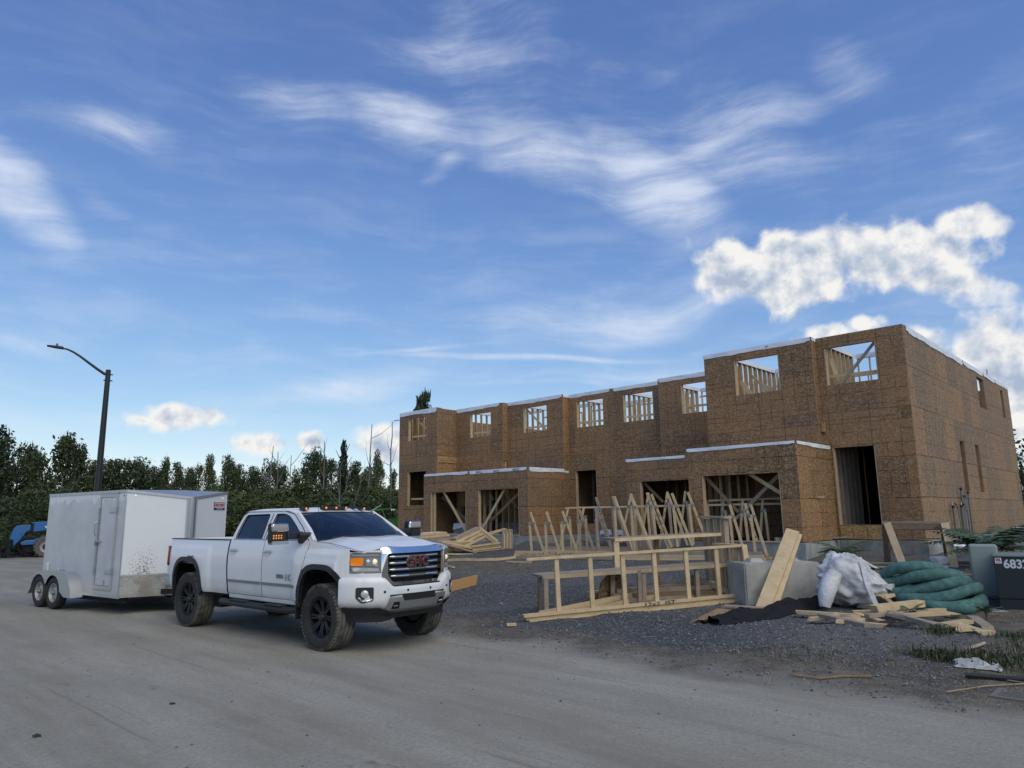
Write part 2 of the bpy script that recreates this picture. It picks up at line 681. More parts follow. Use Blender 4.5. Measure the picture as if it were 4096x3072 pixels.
def terrain(x, y, fine=True):
    s, o = BL(x, y)
    z = _OZ[0][1] if o < _OZ[0][0] else _OZ[-1][1]
    for (a, za), (b, zb) in zip(_OZ, _OZ[1:]):
        if a <= o <= b:
            t = (o - a) / (b - a)
            z = za + (zb - za) * t
            break
    # far left yard beyond the lot is level with the road
    k = min(1.0, max(0.0, (s - 24.0) / 10.0))
    z = z * (1 - k) + (-0.06) * k
    # heap of gravel and soil in front on the right
    def hump(s0, o0, rs, ro, h):
        d = ((s - s0) / rs) ** 2 + ((o - o0) / ro) ** 2
        return h * math.exp(-d)
    z += hump(-2.0, 12.8, 1.9, 0.9, 0.20) + hump(-4.6, 12.2, 1.8, 1.6, 0.16) + hump(-3.5, 5.5, 2.6, 2.2, 0.12)
    z += hump(14.2, 1.1, 0.6, 0.5, 0.28) + hump(12.6, 0.2, 0.9, 0.7, 0.30) + hump(1.6, 1.2, 0.8, 0.7, 0.22) + hump(-0.6, 2.2, 0.9, 0.9, 0.18)
    if fine:
        m = 1.0 - min(1.0, max(0.0, (o - 13.8) / 1.6)) * 0.75
        p = Vector((x, y, 0.0))
        far = 1.0 / (1.0 + 0.0006 * (x * x + y * y))
        z += m * far * (0.050 * noise.noise(p * 0.55) + 0.034 * noise.noise(p * 1.7) + 0.020 * noise.noise(p * 4.0))
        if o > 14.5:      # wheel ruts running along the road
            z += 0.010 * far * math.sin(o * 4.1 + 0.6 * noise.noise(Vector((s * 0.25, o * 0.4, 3.0)))) * min(1.0, (o - 14.5))
    return z


def ground_fn(g, b):
    P = gpos(g)
    q = g.mapping(P, (BC[0], BC[1], 0), (0, 0, BROT), (1, 1, 1), kind='TEXTURE')
    s_, o_, _ = g.sep(q)
    wob = g.math('MULTIPLY', g.math('SUBTRACT', g.noise(P, 0.7, 5.0, 0.62), 0.5), 2.6)
    oo = g.math('ADD', o_, wob)
    road = g.smooth(oo, 14.3, 15.5)
    dirtedge = g.math('MULTIPLY', g.smooth(oo, 13.6, 14.5), g.math('SUBTRACT', 1.0, road))
    # dirt road: pale compacted dust with darker damp streaks along the traffic
    st = g.noise(g.mapping(q, scale=(0.16, 1.3, 1)), 1.0, 6.0, 0.62)
    st2 = g.noise(g.mapping(q, rot=(0, 0, 0.5), scale=(0.5, 2.6, 1)), 1.0, 5.0, 0.65)
    bl = g.noise(P, 0.32, 5.0, 0.6)
    fine = g.noise(P, 26.0, 4.0, 0.7)
    rc = g.ramp(g.math('ADD', g.math('MULTIPLY', st, 0.45), g.math('ADD', g.math('MULTIPLY', bl, 0.30), g.math('MULTIPLY', st2, 0.25))),
                [(0.36, (0.205, 0.186, 0.145)), (0.50, (0.300, 0.280, 0.232)), (0.62, (0.375, 0.352, 0.298))])
    grit = g.noise(P, 70.0, 3.0, 0.75)
    rc = g.mix(g.smooth(fine, 0.38, 0.70, 0.0, 0.50), rc, (0.185, 0.168, 0.135))
    rc = g.mix(g.smooth(grit, 0.50, 0.70, 0.0, 0.55), rc, (0.135, 0.122, 0.098))
    trk = g.noise(g.mapping(q, rot=(0, 0, 0.04), scale=(0.10, 7.0, 1)), 1.0, 5.0, 0.65)
    rc = g.mix(g.math('MULTIPLY', g.smooth(trk, 0.57, 0.66), g.smooth(bl, 0.42, 0.60, 0.0, 0.5)), rc, (0.15, 0.135, 0.105))
    peb = g.voronoi(P, 24.0, 'Distance')
    rc = g.mix(g.math('MULTIPLY', g.smooth(peb, 0.10, 0.16, 1.0, 0.0), g.smooth(g.noise(P, 1.6, 3.0, 0.6), 0.55, 0.72, 0.0, 0.6)), rc, (0.12, 0.115, 0.10))
    spl = g.noise(g.mapping(q, scale=(0.8, 1.6, 1)), 1.0, 7.0, 0.72)
    rc = g.mix(g.smooth(spl, 0.64, 0.70, 0.0, 0.55), rc, (0.085, 0.072, 0.058))
    # crushed blue-grey stone
    gv = g.voronoi(P, 34.0, 'Color')
    gd = g.voronoi(P, 34.0, 'Distance')
    gr = g.sep(gv)[0]
    gc = g.ramp(gr, [(0.0, (0.038, 0.040, 0.041)), (0.55, (0.084, 0.087, 0.088)), (0.85, (0.142, 0.145, 0.144)), (1.0, (0.33, 0.33, 0.32))])
    gc = g.mix(g.smooth(gd, 0.25, 0.6, 0.0, 0.6), gc, (0.028, 0.029, 0.034))
    gc = g.mix(g.smooth(bl, 0.45, 0.68, 0.0, 0.55), gc, (0.165, 0.150, 0.130))
    # bare soil
    sn = g.noise(P, 3.0, 7.0, 0.68)
    sc = g.ramp(sn, [(0.30, (0.062, 0.050, 0.034)), (0.52, (0.128, 0.106, 0.073)), (0.72, (0.205, 0.175, 0.128))])
    sc = g.mix(g.math('MULTIPLY', g.smooth(gr, 0.8, 0.95), 0.5), sc, (0.2, 0.19, 0.18))
    # where the soil shows: strip at the road, right-hand bank, patch before the truss pile, beyond the house
    patch = g.noise(P, 0.45, 4.0, 0.6)
    ps = g.math('ADD', s_, g.math('MULTIPLY', g.math('SUBTRACT', patch, 0.5), 5.0))
    right = g.smooth(ps, -1.6, -3.4)
    rightm = g.math('MAXIMUM', g.math('MULTIPLY', right, g.smooth(oo, 11.6, 10.4)), g.math('MULTIPLY', g.smooth(ps, -3.2, -4.6), 1.0))
    band = g.math('MULTIPLY', g.math('MULTIPLY', g.smooth(oo, 5.0, 6.4), g.smooth(oo, 9.6, 8.0)), g.smooth(ps, 6.5, 9.5))
    far = g.math('MAXIMUM', g.smooth(oo, -1.5, -3.0), g.smooth(ps, 19.0, 24.0))
    soil = g.math('MAXIMUM', g.math('MAXIMUM', dirtedge, rightm), g.math('MAXIMUM', band, far))
    lot = g.mix(g.math('MULTIPLY', soil, g.smooth(sn, 0.25, 0.5, 0.6, 1.0)), gc, sc)
    yard = g.smooth(ps, 22.0, 27.0)
    lot = g.mix(yard, lot, rc)
    green = g.math('MULTIPLY', g.smooth(g.vmath('LENGTH', P), 48.0, 62.0), g.smooth(patch, 0.3, 0.6))
    lot = g.mix(green, lot, (0.055, 0.075, 0.028))
    c = g.mix(road, lot, rc)
    g.l.new(c, b.inputs['Base Color'])
    h1 = g.math('MULTIPLY', g.math('SUBTRACT', 1.0, gd), g.math('SUBTRACT', 1.0, road))
    h = g.math('ADD', g.math('MULTIPLY', h1, 0.7), g.math('ADD', g.math('MULTIPLY', fine, 0.35), g.math('MULTIPLY', sn, 0.5)))
    bump(g, b, h, 0.75, 0.035)


GROUND = mat('site_ground', (0.2, 0.19, 0.17), 0.95, fn=ground_fn)


def build_ground():
    # one sheet in the building frame, fine near the camera and coarse towards the horizon
    def axis(lo, hi, c0, c1, d0):
        out = [c0]
        x = c0
        while x < c1:
            x += d0
            out.append(x)
        step = d0
        while out[-1] < hi:
            step *= 1.22
            out.append(out[-1] + step)
        step = d0
        while out[0] > lo:
            step *= 1.22
            out.insert(0, out[0] - step)
        return out
    S = axis(-900, 900, -9.0, 16.0, 0.17)
    O = axis(-900, 300, -2.0, 23.0, 0.17)
    vs = []
    for s in S:
        for o in O:
            p = BW(s, o)
            vs.append((p.x, p.y, terrain(p.x, p.y)))
    n = len(O)
    road, lot = [], []
    for i in range(len(S) - 1):
        for j in range(n - 1):
            q = (i * n + j, i * n + j + 1, (i + 1) * n + j + 1, (i + 1) * n + j)
            sm, om = (S[i] + S[i + 1]) / 2, (O[j] + O[j + 1]) / 2
            edge = 14.85 + 0.30 * noise.noise(Vector((sm * 0.5, 1.7, 0.0))) + 0.18 * noise.noise(Vector((sm * 1.9, 5.2, 0.0)))
            (road if om > edge else lot).append(q)
    for name, fs in (('dirt_road', road), ('ground', lot)):
        used = sorted({i for f in fs for i in f})
        ix = {a: k for k, a in enumerate(used)}
        me = bpy.data.meshes.new(name)
        me.from_pydata([vs[i] for i in used], [], [tuple(ix[i] for i in f)[::-1] for f in fs])
        me.polygons.foreach_set('use_smooth', [True] * len(me.polygons))
        me.update()
        if me.polygons[len(me.polygons) // 2].normal.z < 0:
            me.flip_normals()
        me.materials.append(GROUND)
        o = bpy.data.objects.new(name, me)
        COL.objects.link(o)
        tag(o, kind='structure')


build_ground()


def stones(name, count, region, size, colour, seed, label):
    rng = np.random.default_rng(seed)
    base = np.array([(1, 0, 0), (0, 1, 0), (-1, 0, 0), (0, -1, 0), (0, 0, 0.8), (0, 0, -0.5)], float)
    tri = np.array([(0, 1, 4), (1, 2, 4), (2, 3, 4), (3, 0, 4), (1, 0, 5), (2, 1, 5), (3, 2, 5), (0, 3, 5)])
    V, F = [], []
    k = 0
    while k < count:
        p = region(rng)
        if p is None:
            continue
        s, o = p
        w = BW(s, o)
        r = size(rng)
        a = rng.uniform(0, 6.28)
        c, sn = math.cos(a), math.sin(a)
        b = base * (1 + rng.uniform(-0.35, 0.35, (6, 1))) * r * np.array([1, rng.uniform(0.6, 1), rng.uniform(0.5, 0.9)])
        b = np.stack([b[:, 0] * c - b[:, 1] * sn, b[:, 0] * sn + b[:, 1] * c, b[:, 2]], 1)
        V.append(b + np.array([w.x, w.y, terrain(w.x, w.y) + r * 0.12]))
        F.append(tri + 6 * k)
        k += 1
    V, F = np.concatenate(V), np.concatenate(F)
    me = bpy.data.meshes.new(name)
    me.from_pydata(V.tolist(), [], F.tolist())
    me.materials.append(colour)
    o = bpy.data.objects.new(name, me)
    COL.objects.link(o)
    return tag(o, label, 'gravel', kind='stuff')


def stone_fn(g, b):
    P = gpos(g)
    c = g.ramp(g.noise(P, 21.0, 1.0, 0.5), [(0.35, (0.050, 0.052, 0.053)), (0.5, (0.10, 0.103, 0.103)), (0.62, (0.17, 0.17, 0.166)), (0.75, (0.32, 0.315, 0.305))])
    g.l.new(c, b.inputs['Base Color'])


STONE = mat('crushed_stone', (0.1, 0.1, 0.11), 0.85, fn=stone_fn)


def _reg_lot(rng):
    s, o = rng.uniform(-5.5, 14), rng.uniform(4.5, 15.2)
    k = 1.0
    if o > 14.2:
        k = 0.35
    if s < -2.5 and o < 11:
        k = 0.2
    return (s, o) if rng.uniform() < k else None


stones('gravel', 26000, _reg_lot, lambda r: 0.012 + 0.022 * r.uniform() ** 2.2, STONE, 3, 'crushed blue grey stone spread over the building lot')
stones('pebbles', 900, lambda r: (r.uniform(-6, 16), 14.6 + 7.5 * r.uniform() ** 1.6), lambda r: 0.006 + 0.014 * r.uniform() ** 4, STONE, 5, 'loose pebbles scattered on the dirt road')


# ------------------------------------------------------------------ the row of townhouses under construction
HOUSE = empty('townhouse_block', BC, BROT)
tag(HOUSE, 'unfinished two storey row of townhouses sheathed in brown strand board, open roof', 'building')
Z_SILL, Z_F2A, Z_F2B, Z_TOP = 1.03, 4.575, 4.94, 7.41


def sheet_wall(org, U, N, L, z0, z1, openings=(), ubreaks=None, zbreaks=(), m=OSB, th=0.012, ustart=0.0, name='sheathing_panel', gap=0.0004):
    """strand-board sheets covering a wall; each sheet is a part; openings are (u0,u1,z0,z1)"""
    org, U, N = Vector(org), Vector(U), Vector(N)
    ub = [0.0]
    x = ustart if ustart > 0.05 else 1.22
    while x < L - 0.12:
        ub.append(x)
        x += 1.22
    ub.append(L)
    if ubreaks is not None:
        ub = [0.0] + list(ubreaks) + [L]
    zb = [z0] + [z for z in zbreaks if z0 + 0.05 < z < z1 - 0.05] + [z1]
    for k, (za, zc) in enumerate(zip(zb, zb[1:])):
        cuts = ub
        if ubreaks is None and k % 2 == 1:       # staggered joints
            cuts = [0.0] + [u - 0.61 for u in ub[1:-1] if u - 0.61 > 0.1] + [L]
        for ua, uc in zip(cuts, cuts[1:]):
            a0, a1, b0, b1 = ua + gap, uc - gap, za + gap, zc - gap
            us, zs = {a0, a1}, {b0, b1}
            for (p, q, r, t) in openings:
                for e in (p, q):
                    if a0 < e < a1:
                        us.add(e)
                for e in (r, t):
                    if b0 < e < b1:
                        zs.add(e)
            us, zs = sorted(us), sorted(zs)
            fill = {}
            for i in range(len(us) - 1):
                for j in range(len(zs) - 1):
                    cu, cz = (us[i] + us[i + 1]) / 2, (zs[j] + zs[j + 1]) / 2
                    fill[i, j] = not any(p < cu < q and r < cz < t for (p, q, r, t) in openings)
            if not any(fill.values()):
                continue
            b = MB()
            def P(i, j, d):
                e = 0.009 if d == 0 else 0.0        # eased front edges leave a V joint between sheets
                u_ = us[i] + (e if i == 0 else -e if i == len(us) - 1 else 0.0)
                z_ = zs[j] + (e if j == 0 else -e if j == len(zs) - 1 else 0.0)
                return org + U * u_ + N * d + Vector((0, 0, z_))
            for (i, j), ok in fill.items():
                if not ok:
                    continue
                f = [P(i, j, 0), P(i + 1, j, 0), P(i + 1, j + 1, 0), P(i, j + 1, 0)]
                r_ = [P(i, j, -th), P(i + 1, j, -th), P(i + 1, j + 1, -th), P(i, j + 1, -th)]
                fs = [(0, 1, 2, 3), (7, 6, 5, 4)]
                for (di, dj), e in (((0, -1), (0, 1)), ((1, 0), (1, 2)), ((0, 1), (2, 3)), ((-1, 0), (3, 0))):
                    if not fill.get((i + di, j + dj), False):
                        fs.append((e[1], e[0], e[0] + 4, e[1] + 4))
                b.add(f + r_, fs)
            b.build(name, m, HOUSE)


_unit = {}


def part_bar(name, a, b, w, t, m=WOOD, parent=None, up=(0, 0, 1)):
    """a board as a part of the house"""
    return MB().bar(a, b, w, t, up).build(name, m, parent or HOUSE)


def stud_wall(p0, p1, z0, z1, spacing=0.406, depth=0.14, th=0.038, m=WOOD, plates=2, first=0.0, band=False, noggin=False):
    """framed wall between two plan points (s,o)"""
    p0, p1 = Vector((*p0, 0)), Vector((*p1, 0))
    d = (p1 - p0)
    L = d.length
    d.normalize()
    nrm = Vector((-d.y, d.x, 0))
    zt = z1 - plates * th
    key = (round(zt - z0 - th, 3), depth, m.name)
    ang = math.atan2(d.y, d.x)
    u = first
    while u < L + 0.001:
        c = p0 + d * min(max(u, th / 2), L - th / 2)
        if key not in _unit:
            _unit[key] = MB().box(-th / 2, th / 2, -depth / 2, depth / 2, 0, key[0]).build('stud', m, HOUSE)
            st = _unit[key]
        else:
            st = _unit[key].copy()
            COL.objects.link(st)
        st.location = (c.x, c.y, z0 + th)
        st.rotation_euler = (0, 0, ang)
        u += spacing
    def plate(z):
        a, b = p0 + Vector((0, 0, z)), p1 + Vector((0, 0, z))
        part_bar('plate', a, b, th - 0.002, depth, m)
    plate(z0 + th / 2)
    for k in range(plates):
        plate(z1 - th * (k + 0.5))
    if noggin:
        a, b = p0 + Vector((0, 0, z0 + 1.2)), p1 + Vector((0, 0, z0 + 1.2))
        part_bar('blocking', a, b, 0.038, depth - 0.004, m)
    if band:
        b = MB()
        for sgn in (1, -1):
            b.grid([[p0 + nrm * (sgn * (depth / 2 + 0.004)) + Vector((0, 0, z1 + 0.004)), p1 + nrm * (sgn * (depth / 2 + 0.004)) + Vector((0, 0, z1 + 0.004))],
                    [p0 + nrm * (sgn * (depth / 2 + 0.006)) + Vector((0, 0, z1 - 0.17)), p1 + nrm * (sgn * (depth / 2 + 0.006)) + Vector((0, 0, z1 - 0.15))]])
        b.build('vapour_barrier_strip', WRAP, HOUSE)


def framed_opening(org, U, N, u0, u1, z0, z1, depth=0.14, sill=True, m=WOOD, brace=0, rail=None):
    """jambs, head and sill of an opening, with temporary braces"""
    org, U, N = Vector(org), Vector(U), Vector(N)
    def P(u, z, d=-0.012):
        return org + U * u + N * (d - depth / 2) + Vector((0, 0, z))
    t = 0.038
    up = N
    e = 0.004
    for u in (u0 + t / 2 - e, u1 - t / 2 + e):
        MB().bar(P(u, z0 - 0.06), P(u, z1 + 0.04), depth, t, up).build('jamb_stud', m, HOUSE)
    MB().bar(P(u0 + t, z1 + t / 2), P(u1 - t, z1 + t / 2), depth - 0.004, t + 0.006, up).build('header', m, HOUSE)
    if sill:
        MB().bar(P(u0 + t, z0 - t / 2 + 0.004), P(u1 - t, z0 - t / 2 + 0.004), depth - 0.004, t, up).build('rough_sill', m, HOUSE)
    if rail is not None:
        MB().bar(P(u0 + t, rail, -0.03 - depth), P(u1 - t, rail + 0.02, -0.03 - depth), 0.089, 0.038, (0, 0, 1)).build('guard_rail', m, HOUSE)


XU, XN = Vector((1, 0, 0)), Vector((0, 1, 0))     # along s, facing the road
# front planes of the upper storey: (s0, s1, o, window s0, s1)
FRONT = [(0.0, 2.60, 0.0, 0.80, 2.34), (2.60, 6.40, 0.34, 3.70, 5.28), (6.40, 10.0, -2.33, 7.40, 8.93), (10.0, 12.66, -2.75, 10.52, 12.06),
         (12.66, 15.15, -2.75, 13.13, 14.66), (15.15, 18.72, -2.36, 16.13, 17.66), (18.72, 22.12, -2.02, 19.55, 21.08), (22.12, 25.22, -0.67, 22.95, 24.46)]
WZ0, WZ1 = 5.83, 7.04
LOW = {0: [(1.11, 2.35, 1.475, 3.845)], 4: [(13.62, 14.82, 1.475, 3.85)], 7: [(22.93, 24.46, 2.45, 4.195)]}
for i, (a, b, o, w0, w1) in enumerate(FRONT):
    ops = [(w0 - a, w1 - a, WZ0, WZ1)] + [(p - a, q - a, r, t) for (p, q, r, t) in LOW.get(i, [])]
    sheet_wall((a, o, 0), XU, XN, b - a + (0.03 if i in (0, 4, 5, 6) else 0.0), Z_SILL, Z_TOP, ops, zbreaks=(2.25, 3.47, Z_F2A, Z_F2B, 6.16), ustart=(0.55 if i % 2 else 0.9))
    framed_opening((0, o, 0), XU, XN, w0, w1, WZ0, WZ1, rail=(None if i in (1,) else 6.06 if i > 2 else 6.12))
    for (p, q, r, t) in LOW.get(i, []):
        framed_opening((0, o, 0), XU, XN, p, q, r, t, rail=2.78 if i == 7 else None)
# returns between the planes (facing right, towards -s)
RET = [(2.60, 0.0, 0.34, Z_SILL), (15.15, -2.75, -2.36, Z_SILL), (18.72, -2.36, -2.02, Z_SILL), (22.12, -2.02, -0.67, Z_SILL)]
for (s, oa, ob, zb) in RET:
    ops = [(0.03, ob - oa - 0.03, 4.21, 4.54)] if s == 18.72 else ()
    L = ob - oa
    sheet_wall((s - 0.001, oa - 0.010, 0), XN, -XU, L + 0.010, zb, Z_TOP, ops, ubreaks=[], zbreaks=(2.25, 3.47, Z_F2A, Z_F2B), m=OSB if L > 0.5 else OSB)
# fresh band board on the left return
MB().box(22.085, 22.10, -2.0, -0.69, 4.585, 4.90).build('patch_panel', OSB_NEW, HOUSE)
# left facing returns (seen only from the side)
for (s, oa, ob) in ((6.40, -2.33, 0.34), (10.0, -2.75, -2.33)):
    sheet_wall((s + 0.001, oa, 0), XN, XU, ob - oa, Z_SILL, Z_TOP, (), zbreaks=(2.25, 3.47, Z_F2A, Z_F2B))
# gap blocks in the inside corner by the right house
MB().box(2.50, 2.585, 0.015, 0.17, 4.36, 4.66).build('corner_block', OSB_NEW, HOUSE)
# ---- right-hand end wall (faces -s) and the rear and left walls
DEPTH = -16.15
ops = [(9.65, 10.9, 5.86, 7.09), (14.2, 14.8, 5.86, 7.08), (5.48, 6.13, 2.53, 4.26), (7.83, 8.47, 2.53, 4.26)]
sheet_wall((0.0, 0.0, 0), -XN, -XU, -DEPTH, 1.06, Z_TOP, ops, zbreaks=(2.28, 3.50, Z_F2B, 6.16), m=OSB_SIDE, ustart=0.02)
for (p, q, r, t) in ops:
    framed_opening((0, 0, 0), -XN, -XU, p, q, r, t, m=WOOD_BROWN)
sheet_wall((0.0, DEPTH, 0), XU, -XN, 25.22, 1.06, Z_TOP, [(1.5 + 3.1 * k, 3.0 + 3.1 * k, 5.4, 7.05) for k in range(8)], zbreaks=(Z_F2A, Z_F2B))
sheet_wall((25.22, -0.67, 0), -XN, XU, -DEPTH - 0.67, 1.06, Z_TOP, (), zbreaks=(Z_F2A, Z_F2B))
# low wall under the right-hand door where the panel is newer
MB().box(1.13, 2.33, 0.014, 0.024, 1.05, 1.46).build('patch_panel', OSB_NEW, HOUSE)

# ---- projecting garages: (s0, s1, o front, o back at each side, z top, openings)
GAR = [(2.42, 5.95, 2.67, 3.90, [(2.97, 5.47, 1.04, 3.025)]), (5.97, 9.78, 0.55, 3.90, [(6.3, 9.18, 1.04, 3.055)]),
       (15.17, 22.2, 0.10, 3.94, [(15.73, 18.28, 1.04, 3.05), (19.12, 21.65, 1.04, 3.03)])]
for (a, b, o, zt, ops) in GAR:
    sheet_wall((a, o, 0), XU, XN, b - a, 1.03, zt, [(p - a, q - a, r, t) for (p, q, r, t) in ops], zbreaks=(2.25, 3.47))
    for (p, q, r, t) in ops:
        framed_opening((0, o, 0), XU, XN, p, q, r - 0.05, t, sill=False)
sheet_wall((2.42, 0.0, 0), XN, -XU, 2.67, 1.03, 3.90, (), zbreaks=(2.25, 3.47))
sheet_wall((15.17, -2.75, 0), XN, -XU, 2.85, 1.03, 3.94, (), zbreaks=(2.25, 3.47))
sheet_wall((5.95, 0.55, 0), XN, XU, 2.12, 1.03, 3.90, ())
sheet_wall((9.78, -2.75, 0), XN, XU, 3.3, 1.03, 3.90, ())
# garage lids and floor decks keep the ground floor dark
for (x0, x1, y0, y1, z0, z1) in ((2.45, 5.92, 0.0, 2.64, 3.78, 3.89), (6.0, 9.75, -2.7, 0.53, 3.78, 3.89), (15.2, 22.17, -2.0, 0.07, 3.80, 3.92)):
    MB().box(x0, x1, y0, y1, z0, z1).build('garage_deck', OSB_SIDE, HOUSE)
for i, (a, b, o, w0, w1) in enumerate(FRONT):
    MB().box(a + 0.02, b - 0.02, DEPTH + 0.02, o - 0.02, 4.62, 4.935).build('floor_deck', OSB_SIDE, HOUSE)
    MB().box(a + 0.02, b - 0.02, DEPTH + 0.02, o - 0.02, 1.10, 1.30).build('floor_deck', OSB_SIDE, HOUSE)

# ---- foundation
FND = MB()
def fwall(s0, s1, o, zt=1.022):
    MB().box(s0, s1, o - 0.25, o + 0.06, -0.2, zt).build('foundation_wall', CONCRETE, HOUSE, bevel=0.008)
fwall(-0.06, 2.36, 0.0)
fwall(2.36, 5.95, 2.67)
fwall(5.97, 9.78, 0.55)
fwall(9.80, 15.10, -2.75)
fwall(15.11, 22.2, 0.10)
fwall(22.22, 25.25, -0.67)
MB().box(-0.06, 0.25, DEPTH, -0.26, -0.2, 1.05).build('foundation_wall', CONCRETE, HOUSE)
MB().box(2.36, 2.60, 0.07, 2.40, -0.2, 1.022).build('foundation_wall', CONCRETE, HOUSE)
MB().box(15.11, 15.4, -2.68, -0.16, -0.2, 1.022).build('foundation_wall', CONCRETE, HOUSE)
# garage door openings have a dark drop in the wall and a plank laid across
for (s0, s1, o) in ((15.73, 18.28, 0.10), (2.97, 5.47, 2.67), (19.12, 21.65, 0.10)):
    MB().box(s0 - 0.03, s1 + 0.03, o - 0.02, o + 0.08, 1.026, 1.064).build('plank', WOOD, HOUSE)
ORANGE = mat('orange_marking_paint', (0.55, 0.17, 0.05), 0.7)
for (s, z) in ((0.72, 0.80), (0.36, 0.82)):
    MB().box(s - 0.012, s + 0.012, 0.061, 0.064, z - 0.10, z + 0.10).build('paint_mark', ORANGE, HOUSE)
b = MB()
b.tube([(14.55 - 0.10 * math.cos(t), 0, 0.86 + 0.07 * math.sin(t)) for t in [2.6 - 0.45 * k for k in range(12)]], 0.008, 4)
for i, p in enumerate(b.v):
    b.v[i] = (p[0], -2.685 + (p[1]) * 0.2, p[2])
b.build('paint_mark', ORANGE, HOUSE)

# ---- strips of house wrap folded over the wall tops
def wrap_strip(a, b, o, zt, nrm=(0, 1, 0), drop=0.17, seed=0, lip=0.05, along=None, over=0.0):
    """a,b: plan points; hangs down the face, ragged lower edge, and lies over the top"""
    a, b, nrm = Vector((*a, 0)), Vector((*b, 0)), Vector(nrm)
    n = max(8, int((b - a).length / 0.09))
    rng = random.Random(seed)
    top, mid, low = [], [], []
    ph = rng.uniform(0, 9)
    for k in range(n + 1):
        t = k / n
        p = a.lerp(b, t)
        dr = drop * (0.86 + 0.22 * noise.noise(Vector((t * (b - a).length * 0.8, ph, 0))) + 0.10 * noise.noise(Vector((t * (b - a).length * 3.1, ph + 4, 0))))
        if t < 0.03 or t > 0.985:
            dr *= 0.75
        bow = 0.012 + 0.016 * abs(noise.noise(Vector((t * (b - a).length * 2.3, ph, 7))))
        top.append(p - nrm * 0.11 + Vector((0, 0, zt + 0.012)))
        mid.append(p + nrm * 0.008 + Vector((0, 0, zt + 0.010)))
        low.append(p + nrm * bow + Vector((0, 0, zt - dr)))
    half = [(m_ + l_) / 2 + nrm * 0.004 for m_, l_ in zip(mid, low)]
    return MB().grid([top, mid, half, low]).build('house_wrap_strip', WRAP, HOUSE, smooth=40)


ST = Z_TOP
wrap_strip((22.15, -0.67), (25.2, -0.67), 0, ST, seed=1, drop=0.24)
wrap_strip((18.95, -2.02), (22.1, -2.02), 0, ST, seed=2, drop=0.20)
wrap_strip((15.2, -2.36), (18.7, -2.36), 0, ST, seed=3, drop=0.19)
wrap_strip((12.75, -2.75), (15.13, -2.75), 0, ST, seed=4, drop=0.17)
wrap_strip((10.05, -2.75), (12.55, -2.75), 0, ST, seed=5, drop=0.17)
wrap_strip((6.42, -2.33), (9.95, -2.33), 0, ST, seed=6, drop=0.19)
wrap_strip((2.62, 0.34), (6.43, 0.34), 0, ST, seed=7, drop=0.17)
wrap_strip((2.595, 0.0), (2.595, 0.34), 0, ST, nrm=(-1, 0, 0), seed=8, drop=0.14)
wrap_strip((15.145, -2.75), (15.145, -2.36), 0, ST, nrm=(-1, 0, 0), seed=9, drop=0.16)
wrap_strip((22.115, -2.0), (22.115, -0.9), 0, ST, nrm=(-1, 0, 0), seed=10, drop=0.05)
for k, (oa, ob) in enumerate(((-0.3, -7.4), (-7.5, -10.9), (-11.0, -13.2), (-13.3, -16.1))):
    wrap_strip((-0.004, oa), (-0.004, ob), 0, ST, nrm=(-1, 0, 0), seed=11 + k, drop=0.24 - 0.03 * k)
wrap_strip((15.25, 0.10), (18.85, 0.10), 0, 3.94, seed=20, drop=0.155)
wrap_strip((18.97, 0.10), (22.15, 0.10), 0, 3.94, seed=21, drop=0.13)
wrap_strip((15.165, -2.72), (15.165, 0.02), 0, 3.94, nrm=(-1, 0, 0), seed=22, drop=0.20)
wrap_strip((2.45, 2.67), (5.95, 2.67), 0, 3.90, seed=23, drop=0.10)
wrap_strip((7.25, 0.55), (9.76, 0.55), 0, 3.90, seed=24, drop=0.12)
wrap_strip((2.415, 0.05), (2.415, 2.64), 0, 3.90, nrm=(-1, 0, 0), seed=25, drop=0.12)
WRAP_INK = mat('wrap_lettering', (0.03, 0.045, 0.10), 0.6)
for s in (15.85, 17.05, 18.2):      # the printed wrap hangs upside down
    text('printed_lettering', 'Tyvek', WRAP_INK, HOUSE, 0.17, (s, 0.142, 3.865), (R(90), PI, PI), 0.001)
for s in (22.9, 23.6, 24.3):
    text('printed_lettering', 'T', WRAP_INK, HOUSE, 0.10, (s, -0.630, 7.30), (R(90), PI, PI), 0.001)
RED_INK = mat('red_print', (0.45, 0.07, 0.05), 0.6)
text('printed_lettering', 'BP', RED_INK, HOUSE, 0.11, (4.05, 0.382, 7.335), (R(90), 0, PI), 0.001)
# top plates showing above the sheathing
for (a, b_, o, w0, w1) in FRONT:
    MB().box(a + 0.03, b_ - 0.03, o - 0.16, o - 0.014, Z_TOP - 0.076, Z_TOP + 0.004).build('plate', WOOD, HOUSE)
MB().box(0.014, 0.16, DEPTH + 0.02, -0.2, Z_TOP - 0.076, Z_TOP + 0.004).build('plate', WOOD, HOUSE)

# ---- upper storey framing seen through the windows
def room(s0, s1, o, back, band=True, m=WOOD):
    """party wall on the left of a window, a cross wall behind, open sky above"""
    stud_wall((s1, o - 0.2), (s1, o - back), Z_F2B, Z_TOP - 0.02, m=m, band=band, depth=0.14)
    stud_wall((s1 - 0.1, o - back), (s0 + 0.1, o - back), Z_F2B, Z_TOP - 0.02, m=m, band=band, depth=0.089)


